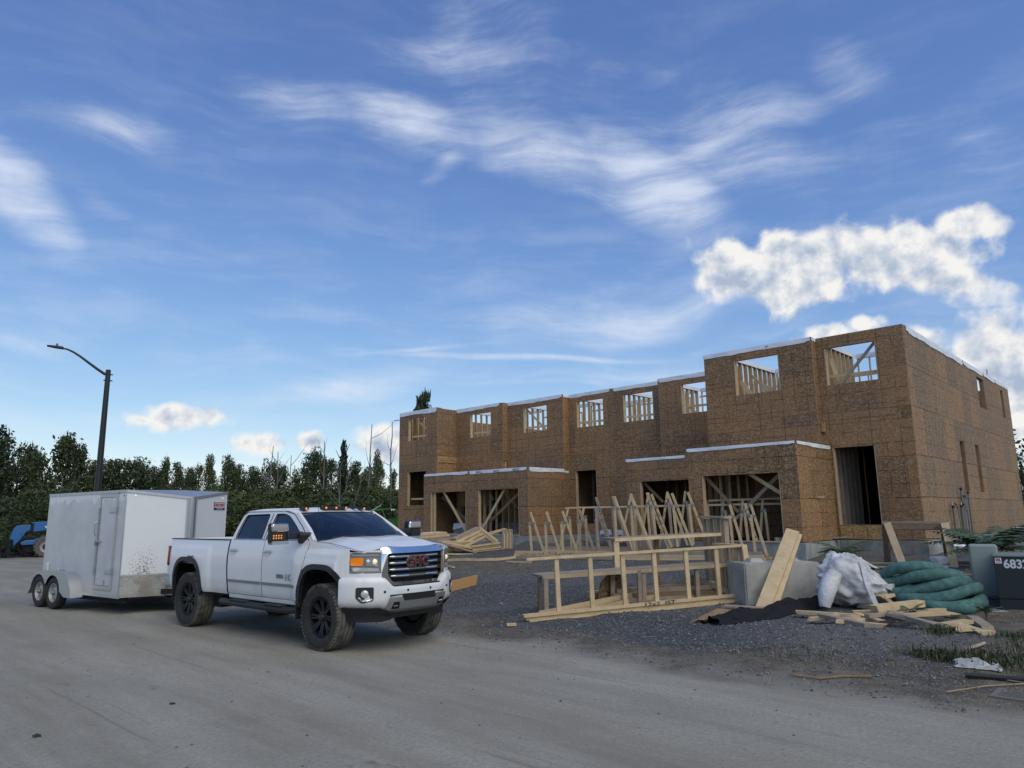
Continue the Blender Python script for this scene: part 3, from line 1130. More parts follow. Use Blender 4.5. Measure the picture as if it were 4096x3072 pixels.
room(0.25, 2.52, 0.0, 3.4)
room(2.75, 5.72, 0.34, 4.3)
room(6.5, 9.9, -2.33, 3.3)
room(10.1, 12.4, -2.75, 3.0)
room(12.8, 15.0, -2.75, 3.6)
room(15.3, 18.3, -2.36, 3.0)
room(18.9, 21.7, -2.02, 3.2)
stud_wall((24.95, -0.9), (24.95, -4.0), Z_F2B, Z_TOP - 0.02)
sheet_wall((24.6, -2.35, 0), -XU, XN, 2.3, Z_F2B, Z_TOP - 0.3, ())
stud_wall((22.3, -2.2), (24.7, -2.2), Z_F2B, Z_TOP - 0.25, depth=0.089)
for k in range(6):                              # farther partitions
    stud_wall((1.5 + 3.3 * k, -7.5), (4.3 + 3.3 * k, -7.5), Z_F2B, Z_TOP - 0.02, depth=0.089, spacing=0.61)
# temporary braces in the windows
def brace(p, q, w=0.089, t=0.038, m=WOOD, name='brace'):
    MB().bar(p, q, w, t, (0, 0, 1)).build(name, m, HOUSE)


brace((0.86, -0.21, 7.05), (2.1, -0.23, 5.75), m=WOOD_GREY)
brace((2.25, -0.3, 6.75), (2.05, -0.45, 5.4), 0.14, m=WOOD)
brace((5.2, 0.05, 6.35), (4.7, 0.02, 5.6), 0.14)
brace((3.72, 0.1, 6.7), (3.95, 0.05, 5.6))
brace((5.0, -0.3, 6.6), (4.3, -0.3, 5.85), 0.089)
brace((4.45, 0.0, 6.07), (4.15, 0.0, 5.85), 0.24, m=WOOD)
brace((17.62, -2.58, 7.0), (16.3, -2.58, 5.8))
brace((24.1, -0.9, 7.02), (23.0, -0.9, 6.25))
brace((14.4, -3.0, 6.15), (13.8, -3.0, 5.7))
brace((8.85, -2.6, 6.25), (8.35, -2.6, 5.75))
brace((20.6, -3.0, 6.1), (19.9, -3.0, 6.7))
MB().bar((0.3, -13.6, 7.35), (0.3, -13.72, 7.95), 0.14, 0.038, (0, 1, 0)).build('brace', WOOD, HOUSE)
MB().bar((25.24, -0.66, 7.05), (25.62, -0.6, 7.05), 0.04, 0.04).build('brace', WOOD_GREY, HOUSE)
# small opening in the return above the left garage
for o in (-2.30, -2.20):
    MB().box(18.76, 18.90, o - 0.02, o + 0.02, 4.18, 4.56).build('jamb_stud', WOOD, HOUSE)

# ---- ground floor framing seen through doors and garages
G0 = 1.32  # door-room studs take brown and grey lumber to paint in the indoor shade
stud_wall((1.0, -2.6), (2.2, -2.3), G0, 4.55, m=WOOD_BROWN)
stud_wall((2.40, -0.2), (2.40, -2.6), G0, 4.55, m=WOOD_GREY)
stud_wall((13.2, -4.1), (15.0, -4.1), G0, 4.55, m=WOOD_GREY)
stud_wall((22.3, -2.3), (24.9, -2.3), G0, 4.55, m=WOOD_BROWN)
stud_wall((3.0, -0.35), (5.85, -0.35), 1.05, 3.75, m=WOOD)
stud_wall((5.80, 2.4), (5.80, 0.0), 1.05, 3.75, m=WOOD)
stud_wall((6.3, -2.0), (9.6, -2.0), 1.05, 3.75, m=WOOD)
stud_wall((15.5, -1.6), (18.7, -1.6), 1.05, 3.75, m=WOOD)
stud_wall((18.6, -0.2), (18.6, -1.5), 1.05, 3.75, m=WOOD)
MB().box(15.3, 18.8, -1.9, -1.8, 0.7, 1.55).build('foundation_wall', CONCRETE, HOUSE)
MB().box(3.0, 5.8, -0.75, -0.6, 0.7, 1.35).build('foundation_wall', CONCRETE, HOUSE)
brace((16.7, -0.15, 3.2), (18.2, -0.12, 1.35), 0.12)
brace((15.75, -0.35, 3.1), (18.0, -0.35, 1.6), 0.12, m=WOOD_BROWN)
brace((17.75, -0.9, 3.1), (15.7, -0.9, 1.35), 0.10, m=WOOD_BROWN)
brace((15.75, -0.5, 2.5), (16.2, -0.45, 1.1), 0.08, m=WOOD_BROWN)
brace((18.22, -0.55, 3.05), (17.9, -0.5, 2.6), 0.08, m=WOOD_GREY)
# left garage bay: inner sheathed wall with a strip window, concrete stub with a white sheet
sheet_wall((19.0, -1.5, 0), XU, XN, 2.5, 1.5, 3.75, [(0.1, 2.2, 1.95, 2.35)], zbreaks=(1.95, 2.4))
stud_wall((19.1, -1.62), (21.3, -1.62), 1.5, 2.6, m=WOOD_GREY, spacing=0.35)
MB().box(19.0, 21.4, -1.48, -1.2, 0.6, 1.5).build('foundation_wall', CONCRETE, HOUSE)
MB().grid([[(19.0 + 0.3 * k, -1.19, 1.53) for k in range(9)], [(19.0 + 0.3 * k, -1.16 + 0.01 * (k % 3), 1.32 - 0.10 * math.sin(k * 0.8 + 1.4)) for k in range(9)]]).build('vapour_barrier_strip', WRAP, HOUSE)
brace((20.85, -0.05, 3.05), (19.2, -0.02, 1.15), 0.12, m=WOOD)
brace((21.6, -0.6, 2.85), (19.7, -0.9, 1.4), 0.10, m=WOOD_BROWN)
MB().box(21.42, 21.50, -0.06, 0.03, 0.95, 3.0).build('post', WOOD, HOUSE)
# right garage: crossing braces
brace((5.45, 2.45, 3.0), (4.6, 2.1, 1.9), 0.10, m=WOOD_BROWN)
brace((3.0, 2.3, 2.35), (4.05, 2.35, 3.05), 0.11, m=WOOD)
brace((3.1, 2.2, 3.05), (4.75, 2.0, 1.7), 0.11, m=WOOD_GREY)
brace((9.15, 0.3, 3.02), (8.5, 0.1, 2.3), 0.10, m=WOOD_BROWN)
for k in range(5):
    MB().box(5.20 - 0.11 * k, 5.28 - 0.11 * k, 1.9 - 0.4 * k, 1.94 - 0.4 * k, 1.1, 3.7).build('stud', WOOD, HOUSE)
# dark inner walls stop the view through the block
for (s0, s1, o, zt, nm) in ((0.3, 25.0, -9.0, 4.6, 'partition_panel'),):
    MB().box(s0, s1, o - 0.02, o, 1.3, zt).build(nm, OSB, HOUSE)
for s in (0.3, 2.7, 6.2, 12.6, 15.3, 18.8, 22.2):
    MB().box(s, s + 0.02, -9.0, -3.0 if s > 3 else -2.8, 1.3, 4.6).build('partition_panel', OSB, HOUSE)


# ------------------------------------------------------------------ the white pickup
def sstep(x, a, b):
    t = min(1.0, max(0.0, (x - a) / (b - a)))
    return t * t * (3 - 2 * t)


def interp(x, pts):
    if x <= pts[0][0]:
        return pts[0][1]
    for (a, ya), (b, yb) in zip(pts, pts[1:]):
        if x <= b:
            t = (x - a) / (b - a)
            t = t * t * (3 - 2 * t) * 0.5 + t * 0.5
            return ya + (yb - ya) * t
    return pts[-1][1]


def paint_fn(base):
    def fn(g, b):
        v = ocoord(g)
        z = g.sep(v)[2]
        n = g.noise(v, 2.2, 6.0, 0.65)
        n2 = g.noise(g.mapping(v, scale=(1.5, 3, 9)), 1.0, 5.0, 0.65)
        dz = g.math('ADD', z, g.math('MULTIPLY', g.math('SUBTRACT', n, 0.5), 0.45))
        dirt = g.math('MULTIPLY', g.smooth(dz, 0.98, 0.55), g.smooth(n2, 0.25, 0.7, 0.35, 1.0))
        c = g.mix(g.math('MULTIPLY', dirt, 0.62), base, (0.36, 0.32, 0.265))
        c = g.mix(g.smooth(n, 0.45, 0.75, 0.0, 0.10), c, (0.5, 0.48, 0.44))
        g.l.new(c, b.inputs['Base Color'])
        g.l.new(g.lin(dirt, 0.0, 1.0, 0.28, 0.75), b.inputs['Roughness'])
    return fn


PAINT = mat('white_car_paint', (0.74, 0.745, 0.75), 0.28, fn=paint_fn((0.74, 0.745, 0.75)), **{'Coat Weight': 0.3, 'Coat Roughness': 0.12})
CHROME = mat('chrome', (0.75, 0.76, 0.78), 0.10, 1.0)
SATIN = mat('satin_silver', (0.42, 0.43, 0.44), 0.38, 0.85)
BLACK = mat('black_plastic', (0.016, 0.017, 0.019), 0.55)
DARKSHADE = mat('dark_underbody', (0.010, 0.010, 0.010), 0.9)
AMBER = mat('amber_lens', (0.75, 0.20, 0.01), 0.2, **{'Emission Color': (1.0, 0.28, 0.02, 1), 'Emission Strength': 0.12})
AMBER_LIT = mat('amber_lamp_lit', (0.8, 0.25, 0.02), 0.3, **{'Emission Color': (1.0, 0.33, 0.04, 1), 'Emission Strength': 0.4})
REDLENS = mat('red_lens', (0.22, 0.006, 0.008), 0.15)
CLEAR = mat('lamp_lens', (0.55, 0.56, 0.56), 0.12, 0.35)
LAMP_WARM = mat('lamp_warm', (0.9, 0.8, 0.6), 0.1, **{'Emission Color': (1.0, 0.75, 0.4, 1), 'Emission Strength': 0.25})
GREYMETAL = mat('grey_trim', (0.22, 0.225, 0.235), 0.4, 0.5)
REDPAINT = mat('red_badge', (0.16, 0.010, 0.014), 0.3)


def glass_mat(name, tint, spec):
    m = bpy.data.materials.new(name)
    m.use_nodes = True
    g = NT(m.node_tree)
    g.n.clear()
    out = g.node('ShaderNodeOutputMaterial')
    tr = g.node('ShaderNodeBsdfTransparent')
    tr.inputs[0].default_value = (*tint, 1)
    gl = g.node('ShaderNodeBsdfGlossy')
    gl.inputs['Roughness'].default_value = 0.03
    gl.inputs['Color'].default_value = (0.9, 0.95, 1.0, 1)
    fr = g.node('ShaderNodeFresnel')
    fr.inputs[0].default_value = 1.5
    mx = g.node('ShaderNodeMixShader')
    g.l.new(g.math('ADD', g.math('MULTIPLY', fr.outputs[0], 0.9), spec), mx.inputs[0])
    g.l.new(tr.outputs[0], mx.inputs[1])
    g.l.new(gl.outputs[0], mx.inputs[2])
    g.l.new(mx.outputs[0], out.inputs[0])
    return m


GLASS = glass_mat('window_glass', (0.42, 0.47, 0.46), 0.05)
GLASS_DARK = glass_mat('tinted_glass', (0.035, 0.035, 0.04), 0.04)


def tyre_fn(g, b):
    v = ocoord(g)
    n = g.noise(v, 7.0, 5.0, 0.65)
    n2 = g.noise(v, 2.2, 3.0, 0.6)
    t = g.math('ADD', g.math('MULTIPLY', n, 0.6), g.math('MULTIPLY', n2, 0.4))
    r = g.vmath('LENGTH', g.vmath('MULTIPLY', v, (1, 0, 1)))
    tread = g.smooth(r, 0.40, 0.46)
    c = g.mix(g.math('MULTIPLY', g.smooth(t, 0.36, 0.56), g.lin(tread, 0, 1, 0.14, 1.0)), (0.018, 0.018, 0.019), (0.140, 0.127, 0.106))
    g.l.new(c, b.inputs['Base Color'])
    bump(g, b, n, 0.4, 0.01)


TYRE = mat('muddy_tyre', (0.03, 0.03, 0.03), 0.9, fn=tyre_fn)
RIM_BLACK = mat('black_rim', (0.008, 0.009, 0.012), 0.5)

TRUCK = empty('pickup_truck', (-2.145, 11.486, 0.0), R(-40.35))
tag(TRUCK, 'lifted white crew cab pickup truck with chrome grille, parked on the dirt road', 'pickup truck')
AX_R = -4.02
WHEEL_R = 0.47


def side_y(x, z):
    y = interp(z, [(0.60, 0.945), (0.72, 0.980), (0.90, 0.998), (1.10, 1.004), (1.25, 1.000), (1.38, 0.985), (1.45, 0.972), (1.56, 0.945)])
    for x0 in (0.0, AX_R):
        w = sstep(abs(x - x0), 0.80, 0.66) * sstep(z, 1.44, 1.34)
        y += 0.040 * w
        w2 = sstep(abs(x - x0), 0.66, 0.58) * sstep(z, 1.30, 1.22)
        y += 0.012 * w2
    if x > 0.38:
        y = min(y, interp(x, [(0.38, 1.04), (0.46, 1.0), (0.52, 0.972), (0.60, 0.932)]))
    return y


def arch(x):
    z = 0.64
    for x0 in (0.0, AX_R):
        d = abs(x - x0) / 0.545
        if d < 1.0:
            z = max(z, 0.60 + 0.605 * (1 - d ** 3.4) ** (1 / 2.3))
    return z


def top_z(x):
    if x < -2.69:
        return 1.52
    return interp(x, [(-2.7, 1.525), (-0.4, 1.535), (0.0, 1.51), (0.45, 1.455), (0.80, 1.385)])


def body_panel(name, xl, xr, nx, nz, el=None, er=None, sgn=-1, zb=None):
    rows = []
    for i in range(nx + 1):
        u = i / nx
        xn = xl + (xr - xl) * u
        col = []
        b_, t_ = (zb(xn) if zb else arch(xn)), top_z(xn)
        for j in range(nz + 1):
            z = b_ + (t_ - b_) * (j / nz)
            x = xn
            if el:
                x += el(z) * max(0.0, 1 - u * 2.2) ** 2
            if er:
                x += er(z) * max(0.0, 1 - (1 - u) * 2.2) ** 2
            col.append((x, sgn * side_y(x, z), z))
        # roll the lower edge inwards so that the sheet has a visible return
        x, y, z = col[0]
        rows.append([(x, sgn * (abs(y) - 0.05), z + 0.004)] + col)
    return MB().grid(rows).build(name, PAINT, TRUCK, smooth=30)


edge = lambda z: -0.20 * sstep(z, 1.32, 0.72)
for sgn in (-1, 1):
    body_panel('bed_side', -4.88, -2.715, 74, 22, sgn=sgn, er=lambda z: 0.02 * sstep(z, 1.2, 0.8), el=lambda z: 0.05 * sstep(z, 1.2, 1.52))
    body_panel('rear_door', -2.675, -1.615, 20, 20, sgn=sgn, el=lambda z: 0.02 * sstep(z, 1.2, 0.8), zb=lambda x: 0.66)
    body_panel('front_door', -1.603, -0.385, 24, 20, sgn=sgn, er=edge, zb=lambda x: 0.66)
    body_panel('front_fender', -0.375, 0.575, 52, 22, sgn=sgn, el=edge, zb=lambda x: max(arch(x), 1.045 if x > 0.46 else 0))
    # rocker under the doors
    MB().box(-2.66, -0.62, sgn * 0.90, sgn * 0.955, 0.585, 0.655).build('rocker_panel', PAINT, TRUCK, bevel=0.015)
    # arch trim
    for x0 in (0.0, AX_R):
        pts = []
        for k in range(41):
            d = -0.545 + 1.09 * k / 40
            pts.append((x0 + d, arch(x0 + d)))
        o_, i_ = [], []
        for (x, z) in pts:
            y = side_y(x, max(z, 0.7)) + 0.010
            k = abs(x - x0) / 0.545
            o_.append((x0 + (x - x0) * 1.02, sgn * y, z + 0.012))
            i_.append((x0 + (x - x0) * 0.90, sgn * (y + 0.008), max(0.50, z - 0.062)))
        low = [(p[0], sgn * (abs(p[1]) - 0.06), p[2]) for p in i_]
        MB().grid([o_, i_, low]).build('wheel_arch_trim', BLACK, TRUCK, smooth=50)
    # mud flap behind each wheel
    MB().box(-0.60, -0.575, sgn * 0.80, sgn * 1.02, 0.40, 0.78).build('mud_flap', BLACK, TRUCK)
    MB().box(AX_R - 0.60, AX_R - 0.58, sgn * 0.78, sgn * 1.0, 0.42, 0.75).build('mud_flap', BLACK, TRUCK)
    # side moulding, two pieces, and handles
    for (xa, xb) in ((-2.64, -1.63), (-1.59, -0.64)):
        MB().grid([[(xa + (xb - xa) * k / 8, sgn * (side_y(xa + (xb - xa) * k / 8, 0.87) + (0.012 if r in (1, 2) else 0.0)), zz) for k in range(9)]
                   for r, zz in enumerate((0.845, 0.850, 0.885, 0.890))]).build('side_moulding', GREYMETAL, TRUCK)
    for xh in (-2.50, -1.46):
        hb = MB().tube([(xh - 0.09, sgn * 1.004, 1.355), (xh - 0.06, sgn * 1.035, 1.357), (xh + 0.06, sgn * 1.035, 1.357), (xh + 0.09, sgn * 1.004, 1.355)], 0.020, 8)
        hb.build('door_handle', CHROME, TRUCK, smooth=50)
    # running board: bent black tube with pads
    MB().tube([(-2.80, sgn * 0.93, 0.52), (-2.74, sgn * 1.03, 0.53), (-2.5, sgn * 1.05, 0.53), (-1.7, sgn * 1.05, 0.525), (-0.75, sgn * 1.05, 0.52), (-0.64, sgn * 0.95, 0.52)], 0.052, 10).build('running_board', BLACK, TRUCK, smooth=60)
    for xs in (-2.15, -1.1):
        MB().box(xs - 0.24, xs + 0.24, sgn * 1.0, sgn * 1.10, 0.565, 0.588).build('step_pad', BLACK, TRUCK, bevel=0.01)

# inner dark structure that shows in gaps and wheel wells
ib = MB()
ib.box(-3.40, -0.62, -0.90, 0.90, 0.60, 1.50)
ib.box(-4.82, -3.40, -0.62, 0.62, 0.62, 1.10)
ib.box(-0.62, 0.62, -0.55, 0.55, 0.52, 1.38)
ib.box(-0.60, 0.52, -0.90, 0.90, 1.26, 1.36)
ib.box(0.52, 0.72, -0.66, 0.66, 0.66, 1.34)
for s_ in (-1, 1):
    ib.box(-4.6, -3.42, s_ * 0.90, s_ * 0.60, 1.24, 1.29)
    ib.box(-0.60, -0.56, s_ * 0.95, s_ * 0.5, 0.62, 1.3)
    ib.box(0.50, 0.53, s_ * 0.95, s_ * 0.5, 0.66, 1.3)
    ib.box(-3.46, -3.43, s_ * 0.95, s_ * 0.5, 0.62, 1.3)
    ib.box(-4.62, -4.59, s_ * 0.95, s_ * 0.5, 0.62, 1.3)
    ib.box(-5.0, 0.5, s_ * 0.50, s_ * 0.40, 0.46, 0.62)
ib.build('chassis', DARKSHADE, TRUCK)
ax = MB()
for x0 in (0.0, AX_R):
    ax.tube([(x0, -0.85, WHEEL_R), (x0, 0.85, WHEEL_R)], 0.055, 8)
    ax.lathe([(0.02, -0.16), (0.17, -0.10), (0.19, 0.0), (0.17, 0.10), (0.02, 0.16)], 14, 'y', (x0 - 0.02, 0.1, WHEEL_R))
ax.tube([(AX_R, 0.1, WHEEL_R), (-1.2, 0.05, 0.58)], 0.05, 8)
ax.tube([(AX_R - 0.4, -0.55, 0.6), (AX_R - 0.9, -0.72, 0.55)], 0.06, 8)
ax.box(AX_R + 0.5, AX_R + 0.75, -0.75, -0.55, 0.36, 0.62)
ax.build('axle', DARKSHADE, TRUCK)

# load bed
MB().box(-4.86, -2.72, -0.80, 0.80, 1.05, 1.10).build('bed_floor', BLACK, TRUCK)
for s_ in (-1, 1):
    MB().box(-4.87, -2.73, s_ * 0.86, s_ * 0.965, 1.516, 1.532).build('bed_rail_cap', BLACK, TRUCK, bevel=0.006)
    MB().box(-4.86, -2.73, s_ * 0.84, s_ * 0.86, 1.08, 1.515).build('bed_inner_wall', PAINT, TRUCK)
MB().box(-2.76, -2.72, -0.86, 0.86, 1.08, 1.515).build('bed_front_wall', PAINT, TRUCK)
MB().box(-4.93, -4.87, -0.90, 0.90, 0.78, 1.52).build('tailgate', PAINT, TRUCK, bevel=0.02)
for s_ in (-1, 1):
    MB().grid([[(-4.905, s_ * 0.80, z), (-4.945, s_ * 0.90, z), (-4.93, s_ * 0.985, z), (-4.875, s_ * (side_y(-4.87, z) + 0.012), z), (-4.80 + 0.02 * (z < 1.2), s_ * (side_y(-4.8, z) + 0.010), z)] for z in (1.04, 1.10, 1.25, 1.34, 1.39)]).build('tail_lamp', REDLENS, TRUCK, smooth=40, solid=0.03)
    MB().grid([[(-5.02, 0.0, z), (-5.04, s_ * 0.6, z), (-5.02, s_ * 0.92, z), (-4.88, s_ * 1.02, z), (-4.66, s_ * 1.0, z + 0.02)] for z in (0.62, 0.70, 0.78, 0.86)]).build('rear_bumper', SATIN, TRUCK, smooth=40, solid=0.03)
MB().box(-5.28, -4.9, -0.04, 0.04, 0.50, 0.57).build('hitch_receiver', DARKSHADE, TRUCK)

# cab: roof, side frames with window holes, windscreen
def tum(z):
    return 0.952 - (z - 1.52) * 0.42


outline = roundpoly([(-2.68, 1.515), (-2.665, 1.72), (-2.60, 1.95), (-2.47, 2.01), (-1.35, 2.018), (-1.02, 1.955), (-0.70, 1.765), (-0.33, 1.515)], [0, 0.2, 0.1, 0.12, 0.3, 0.2, 0.3, 0], 5)
w1 = roundpoly([(-2.57, 1.555), (-2.555, 1.75), (-2.50, 1.935), (-1.79, 1.945), (-1.745, 1.555)], [0.05, 0.15, 0.06, 0.04, 0.02], 5)
w2 = roundpoly([(-1.62, 1.555), (-1.585, 1.945), (-1.27, 1.945), (-0.98, 1.80), (-0.57, 1.555)], [0.02, 0.03, 0.16, 0.25, 0.04], 6)
for s_ in (-1, 1):
    pts, fs = filled(outline, [w1, w2])
    MB().add([(p[0], s_ * tum(p[1]), p[1]) for p in pts], fs).build('cab_side_frame', PAINT, TRUCK, solid=0.03)
    for nm, w, gm in (('rear_side_window', w1, GLASS_DARK), ('front_side_window', w2, GLASS)):
        pts, fs = filled(w)
        MB().add([(p[0], s_ * (tum(p[1]) - 0.014), p[1]) for p in pts], fs).build(nm, gm, TRUCK)
        MB().tube([(p[0], s_ * (tum(p[1]) + 0.002), p[1]) for p in w], 0.008, 4, closed=True).build('window_seal', BLACK, TRUCK)
    MB().tube([(-2.60, s_ * (tum(1.54) + 0.004), 1.543), (-0.55, s_ * (tum(1.54) + 0.004), 1.545)], 0.009, 6).build('belt_moulding', CHROME, TRUCK)
    MB().bar((-1.682, s_ * tum(1.55), 1.55), (-1.688, s_ * (tum(1.95)), 1.95), 0.004, 0.02, (1, 0, 0)).build('door_gap', BLACK, TRUCK)
    # drip channel and pillar seal
    MB().tube([(-2.62, s_ * (tum(1.93) + 0.004), 1.93), (-2.50, s_ * (tum(1.985) + 0.004), 1.988), (-1.38, s_ * (tum(1.99) + 0.004), 1.992), (-1.08, s_ * (tum(1.94) + 0.004), 1.945), (-0.74, s_ * (tum(1.755) + 0.004), 1.755), (-0.42, s_ * (tum(1.54) + 0.004), 1.54)], 0.006, 4).build('roof_channel', BLACK, TRUCK)
rows = []
for i in range(25):
    x = -2.64 + (1.66) * i / 24
    row = []
    for j in range(21):
        y = -0.765 + 1.53 * j / 20
        t = abs(y) / 0.765
        z = 2.048 - 0.046 * t ** 3.2
        xx = x
        f = sstep(x, -1.35, -0.98)
        z -= 0.085 * f ** 1.6
        r_ = sstep(x, -2.45, -2.64)
        z -= 0.07 * r_ ** 1.5
        xx += 0.035 * f * (1 - t * t) * -0.4
        row.append((xx, y, z))
    rows.append(row)
MB().grid(rows).build('roof', PAINT, TRUCK, smooth=40, solid=0.02)


def ws(u, v):
    y = (-1 + 2 * u) * (0.865 * (1 - v) + 0.725 * v)
    q = 1 - (2 * u - 1) ** 2
    x = (-0.34 + 0.17 * q) * (1 - v) + (-1.01 + 0.035 * q) * v
    z = 1.545 * (1 - v) + (1.952 + 0.014 * q) * v + 0.02 * math.sin(PI * v)
    return (x, y, z)


MB().grid([[ws(i / 16, j / 10) for i in range(17)] for j in range(11)]).build('windscreen', GLASS, TRUCK, smooth=60)
MB().tube([ws(0, j / 10) for j in range(11)] + [ws(i / 16, 1) for i in range(1, 17)] + [ws(1, 1 - j / 10) for j in range(1, 11)] + [ws(1 - i / 16, 0) for i in range(1, 16)], 0.011, 5, closed=True).build('windscreen_seal', BLACK, TRUCK)
for s_ in (-1, 1):
    MB().tube([(-0.33, s_ * 0.91, 1.53), (-0.55, s_ * 0.84, 1.68), (-0.80, s_ * 0.79, 1.83), (-1.03, s_ * 0.742, 1.962)], [0.040, 0.036, 0.033, 0.028], 8).build('windscreen_pillar', PAINT, TRUCK, smooth=60)
for (u0, u1) in ((0.12, 0.46), (0.52, 0.86)):
    a, b = Vector(ws(u0, 0.03)), Vector(ws(u1, 0.10))
    MB().bar(a + Vector((0.03, 0, 0.02)), b + Vector((0.03, 0, 0.02)), 0.02, 0.015).build('wiper', BLACK, TRUCK)
# back of the cab
MB().grid([[(-2.66, y, 1.1), (-2.655, y, 1.5)] for y in (-0.9, 0.9)]).build('cab_back', PAINT, TRUCK)
MB().grid([[(-2.655, -0.9, 1.5), (-2.655, 0.9, 1.5)], [(-2.60, -0.75, 2.0), (-2.60, 0.75, 2.0)]]).build('rear_window', GLASS, TRUCK)
# interior
cab_in = MB()
cab_in.box(-2.5, -0.45, -0.86, 0.86, 1.05, 1.12)
for y in (-0.40, 0.40):
    cab_in.box(-1.75, -1.60, y - 0.24, y + 0.24, 1.1, 1.72)
    cab_in.box(-1.74, -1.64, y - 0.13, y + 0.13, 1.74, 1.92)
    cab_in.box(-2.50, -2.38, y - 0.35, y + 0.35, 1.1, 1.70)
    cab_in.box(-1.75, -1.15, y - 0.25, y + 0.25, 1.1, 1.28)
cab_in.box(-0.78, -0.30, -0.84, 0.84, 1.2, 1.52)
cab_in.build('cab_interior', mat('dark_upholstery', (0.035, 0.035, 0.038), 0.8), TRUCK, bevel=0.03)
MB().tube([(-0.95 + 0.05 * math.sin(t), 0.40 + 0.19 * math.cos(t), 1.50 + 0.17 * math.sin(t)) for t in [2 * PI * k / 20 for k in range(20)]], 0.016, 6, closed=True).build('steering_wheel', BLACK, TRUCK, smooth=60)
MB().box(-0.93, -0.91, -0.12, 0.12, 1.84, 1.90).build('rear_view_mirror', BLACK, TRUCK, bevel=0.01)
MB().box(-0.55, -0.42, 0.30, 0.55, 1.525, 1.532).build('dash_paper', mat('paper', (0.7, 0.7, 0.68), 0.8), TRUCK)

def nose_x(y):
    return interp(abs(y), [(0.0, 0.955), (0.35, 0.935), (0.62, 0.875), (0.80, 0.765), (0.90, 0.655), (0.97, 0.52), (1.02, 0.40)])


# bonnet
rows = []
for i in range(27):
    u = i / 26
    row = []
    for j in range(33):
        y = -0.935 + 1.87 * j / 32
        t = abs(y) / 0.935
        xf = min(0.865 - 0.10 * t ** 2, nose_x(y) + 0.004)
        x = -0.33 + (xf + 0.33) * u
        ze = top_z(x) - 0.006
        zc = interp(x, [(-0.35, 1.580), (0.1, 1.572), (0.55, 1.525), (0.78, 1.475), (0.87, 1.448)])
        k = 1 - sstep(t, 0.42, 1.0)
        z = ze + (zc - ze) * k + 0.012 * math.exp(-((t - 0.50) / 0.07) ** 2) * (1 - u * 0.4)
        row.append((x, y, z))
    rows.append(row)
MB().grid(rows).build('bonnet', PAINT, TRUCK, smooth=40)
for s_ in (-1, 1):
    MB().grid([[(-0.17 + 0.02 * k, s_ * (0.36 + 0.0 * k) + s_ * 0.03 * j, 1.588 + 0.002 * j) for k in range(3)] for j in range(8)]).build('bonnet_badge', GREYMETAL, TRUCK)
    MB().tube([(-0.31, s_ * 0.925, 1.53), (0.10, s_ * 0.925, 1.508), (0.45, s_ * 0.915, 1.462), (0.68, s_ * 0.88, 1.413), (0.76, s_ * 0.80, 1.396)], 0.003, 4).build('bonnet_gap', BLACK, TRUCK)


# front end: everything follows the plan curve of the nose
def on_nose(y, z, out=0.0):
    x = nose_x(y)
    e = 0.02
    d = (nose_x(y + e) - nose_x(y - e)) / (2 * e)
    n = Vector((1, -d, 0)).normalized()
    return Vector((x, y, z)) + n * out


def nose_poly(name, poly, m, out, thick=0.02, dens=0.05, holes=(), fn=on_nose):
    def dense(loop):
        r = []
        for a, b in zip(loop, loop[1:] + loop[:1]):
            n = max(1, int(abs(b[0] - a[0]) / dens))
            r += [(a[0] + (b[0] - a[0]) * k / n, a[1] + (b[1] - a[1]) * k / n) for k in range(n)]
        return r
    pts, fs = filled(dense(poly), [dense(h) for h in holes])
    f = [tuple(fn(p[0], p[1], out)) for p in pts]
    r = [tuple(fn(p[0], p[1], out - thick)) for p in pts]
    n = len(f)
    # side walls along boundary edges
    cnt = {}
    for t in fs:
        for a, b in zip(t, t[1:] + t[:1]):
            cnt.setdefault(frozenset((a, b)), []).append((a, b))
    walls = [(b, a, a + n, b + n) for k, v in cnt.items() if len(v) == 1 for a, b in v]
    return MB().add(f + r, [tuple(t) for t in fs] + [tuple(i + n for i in t)[::-1] for t in fs] + walls).build(name, m, TRUCK, smooth=35)


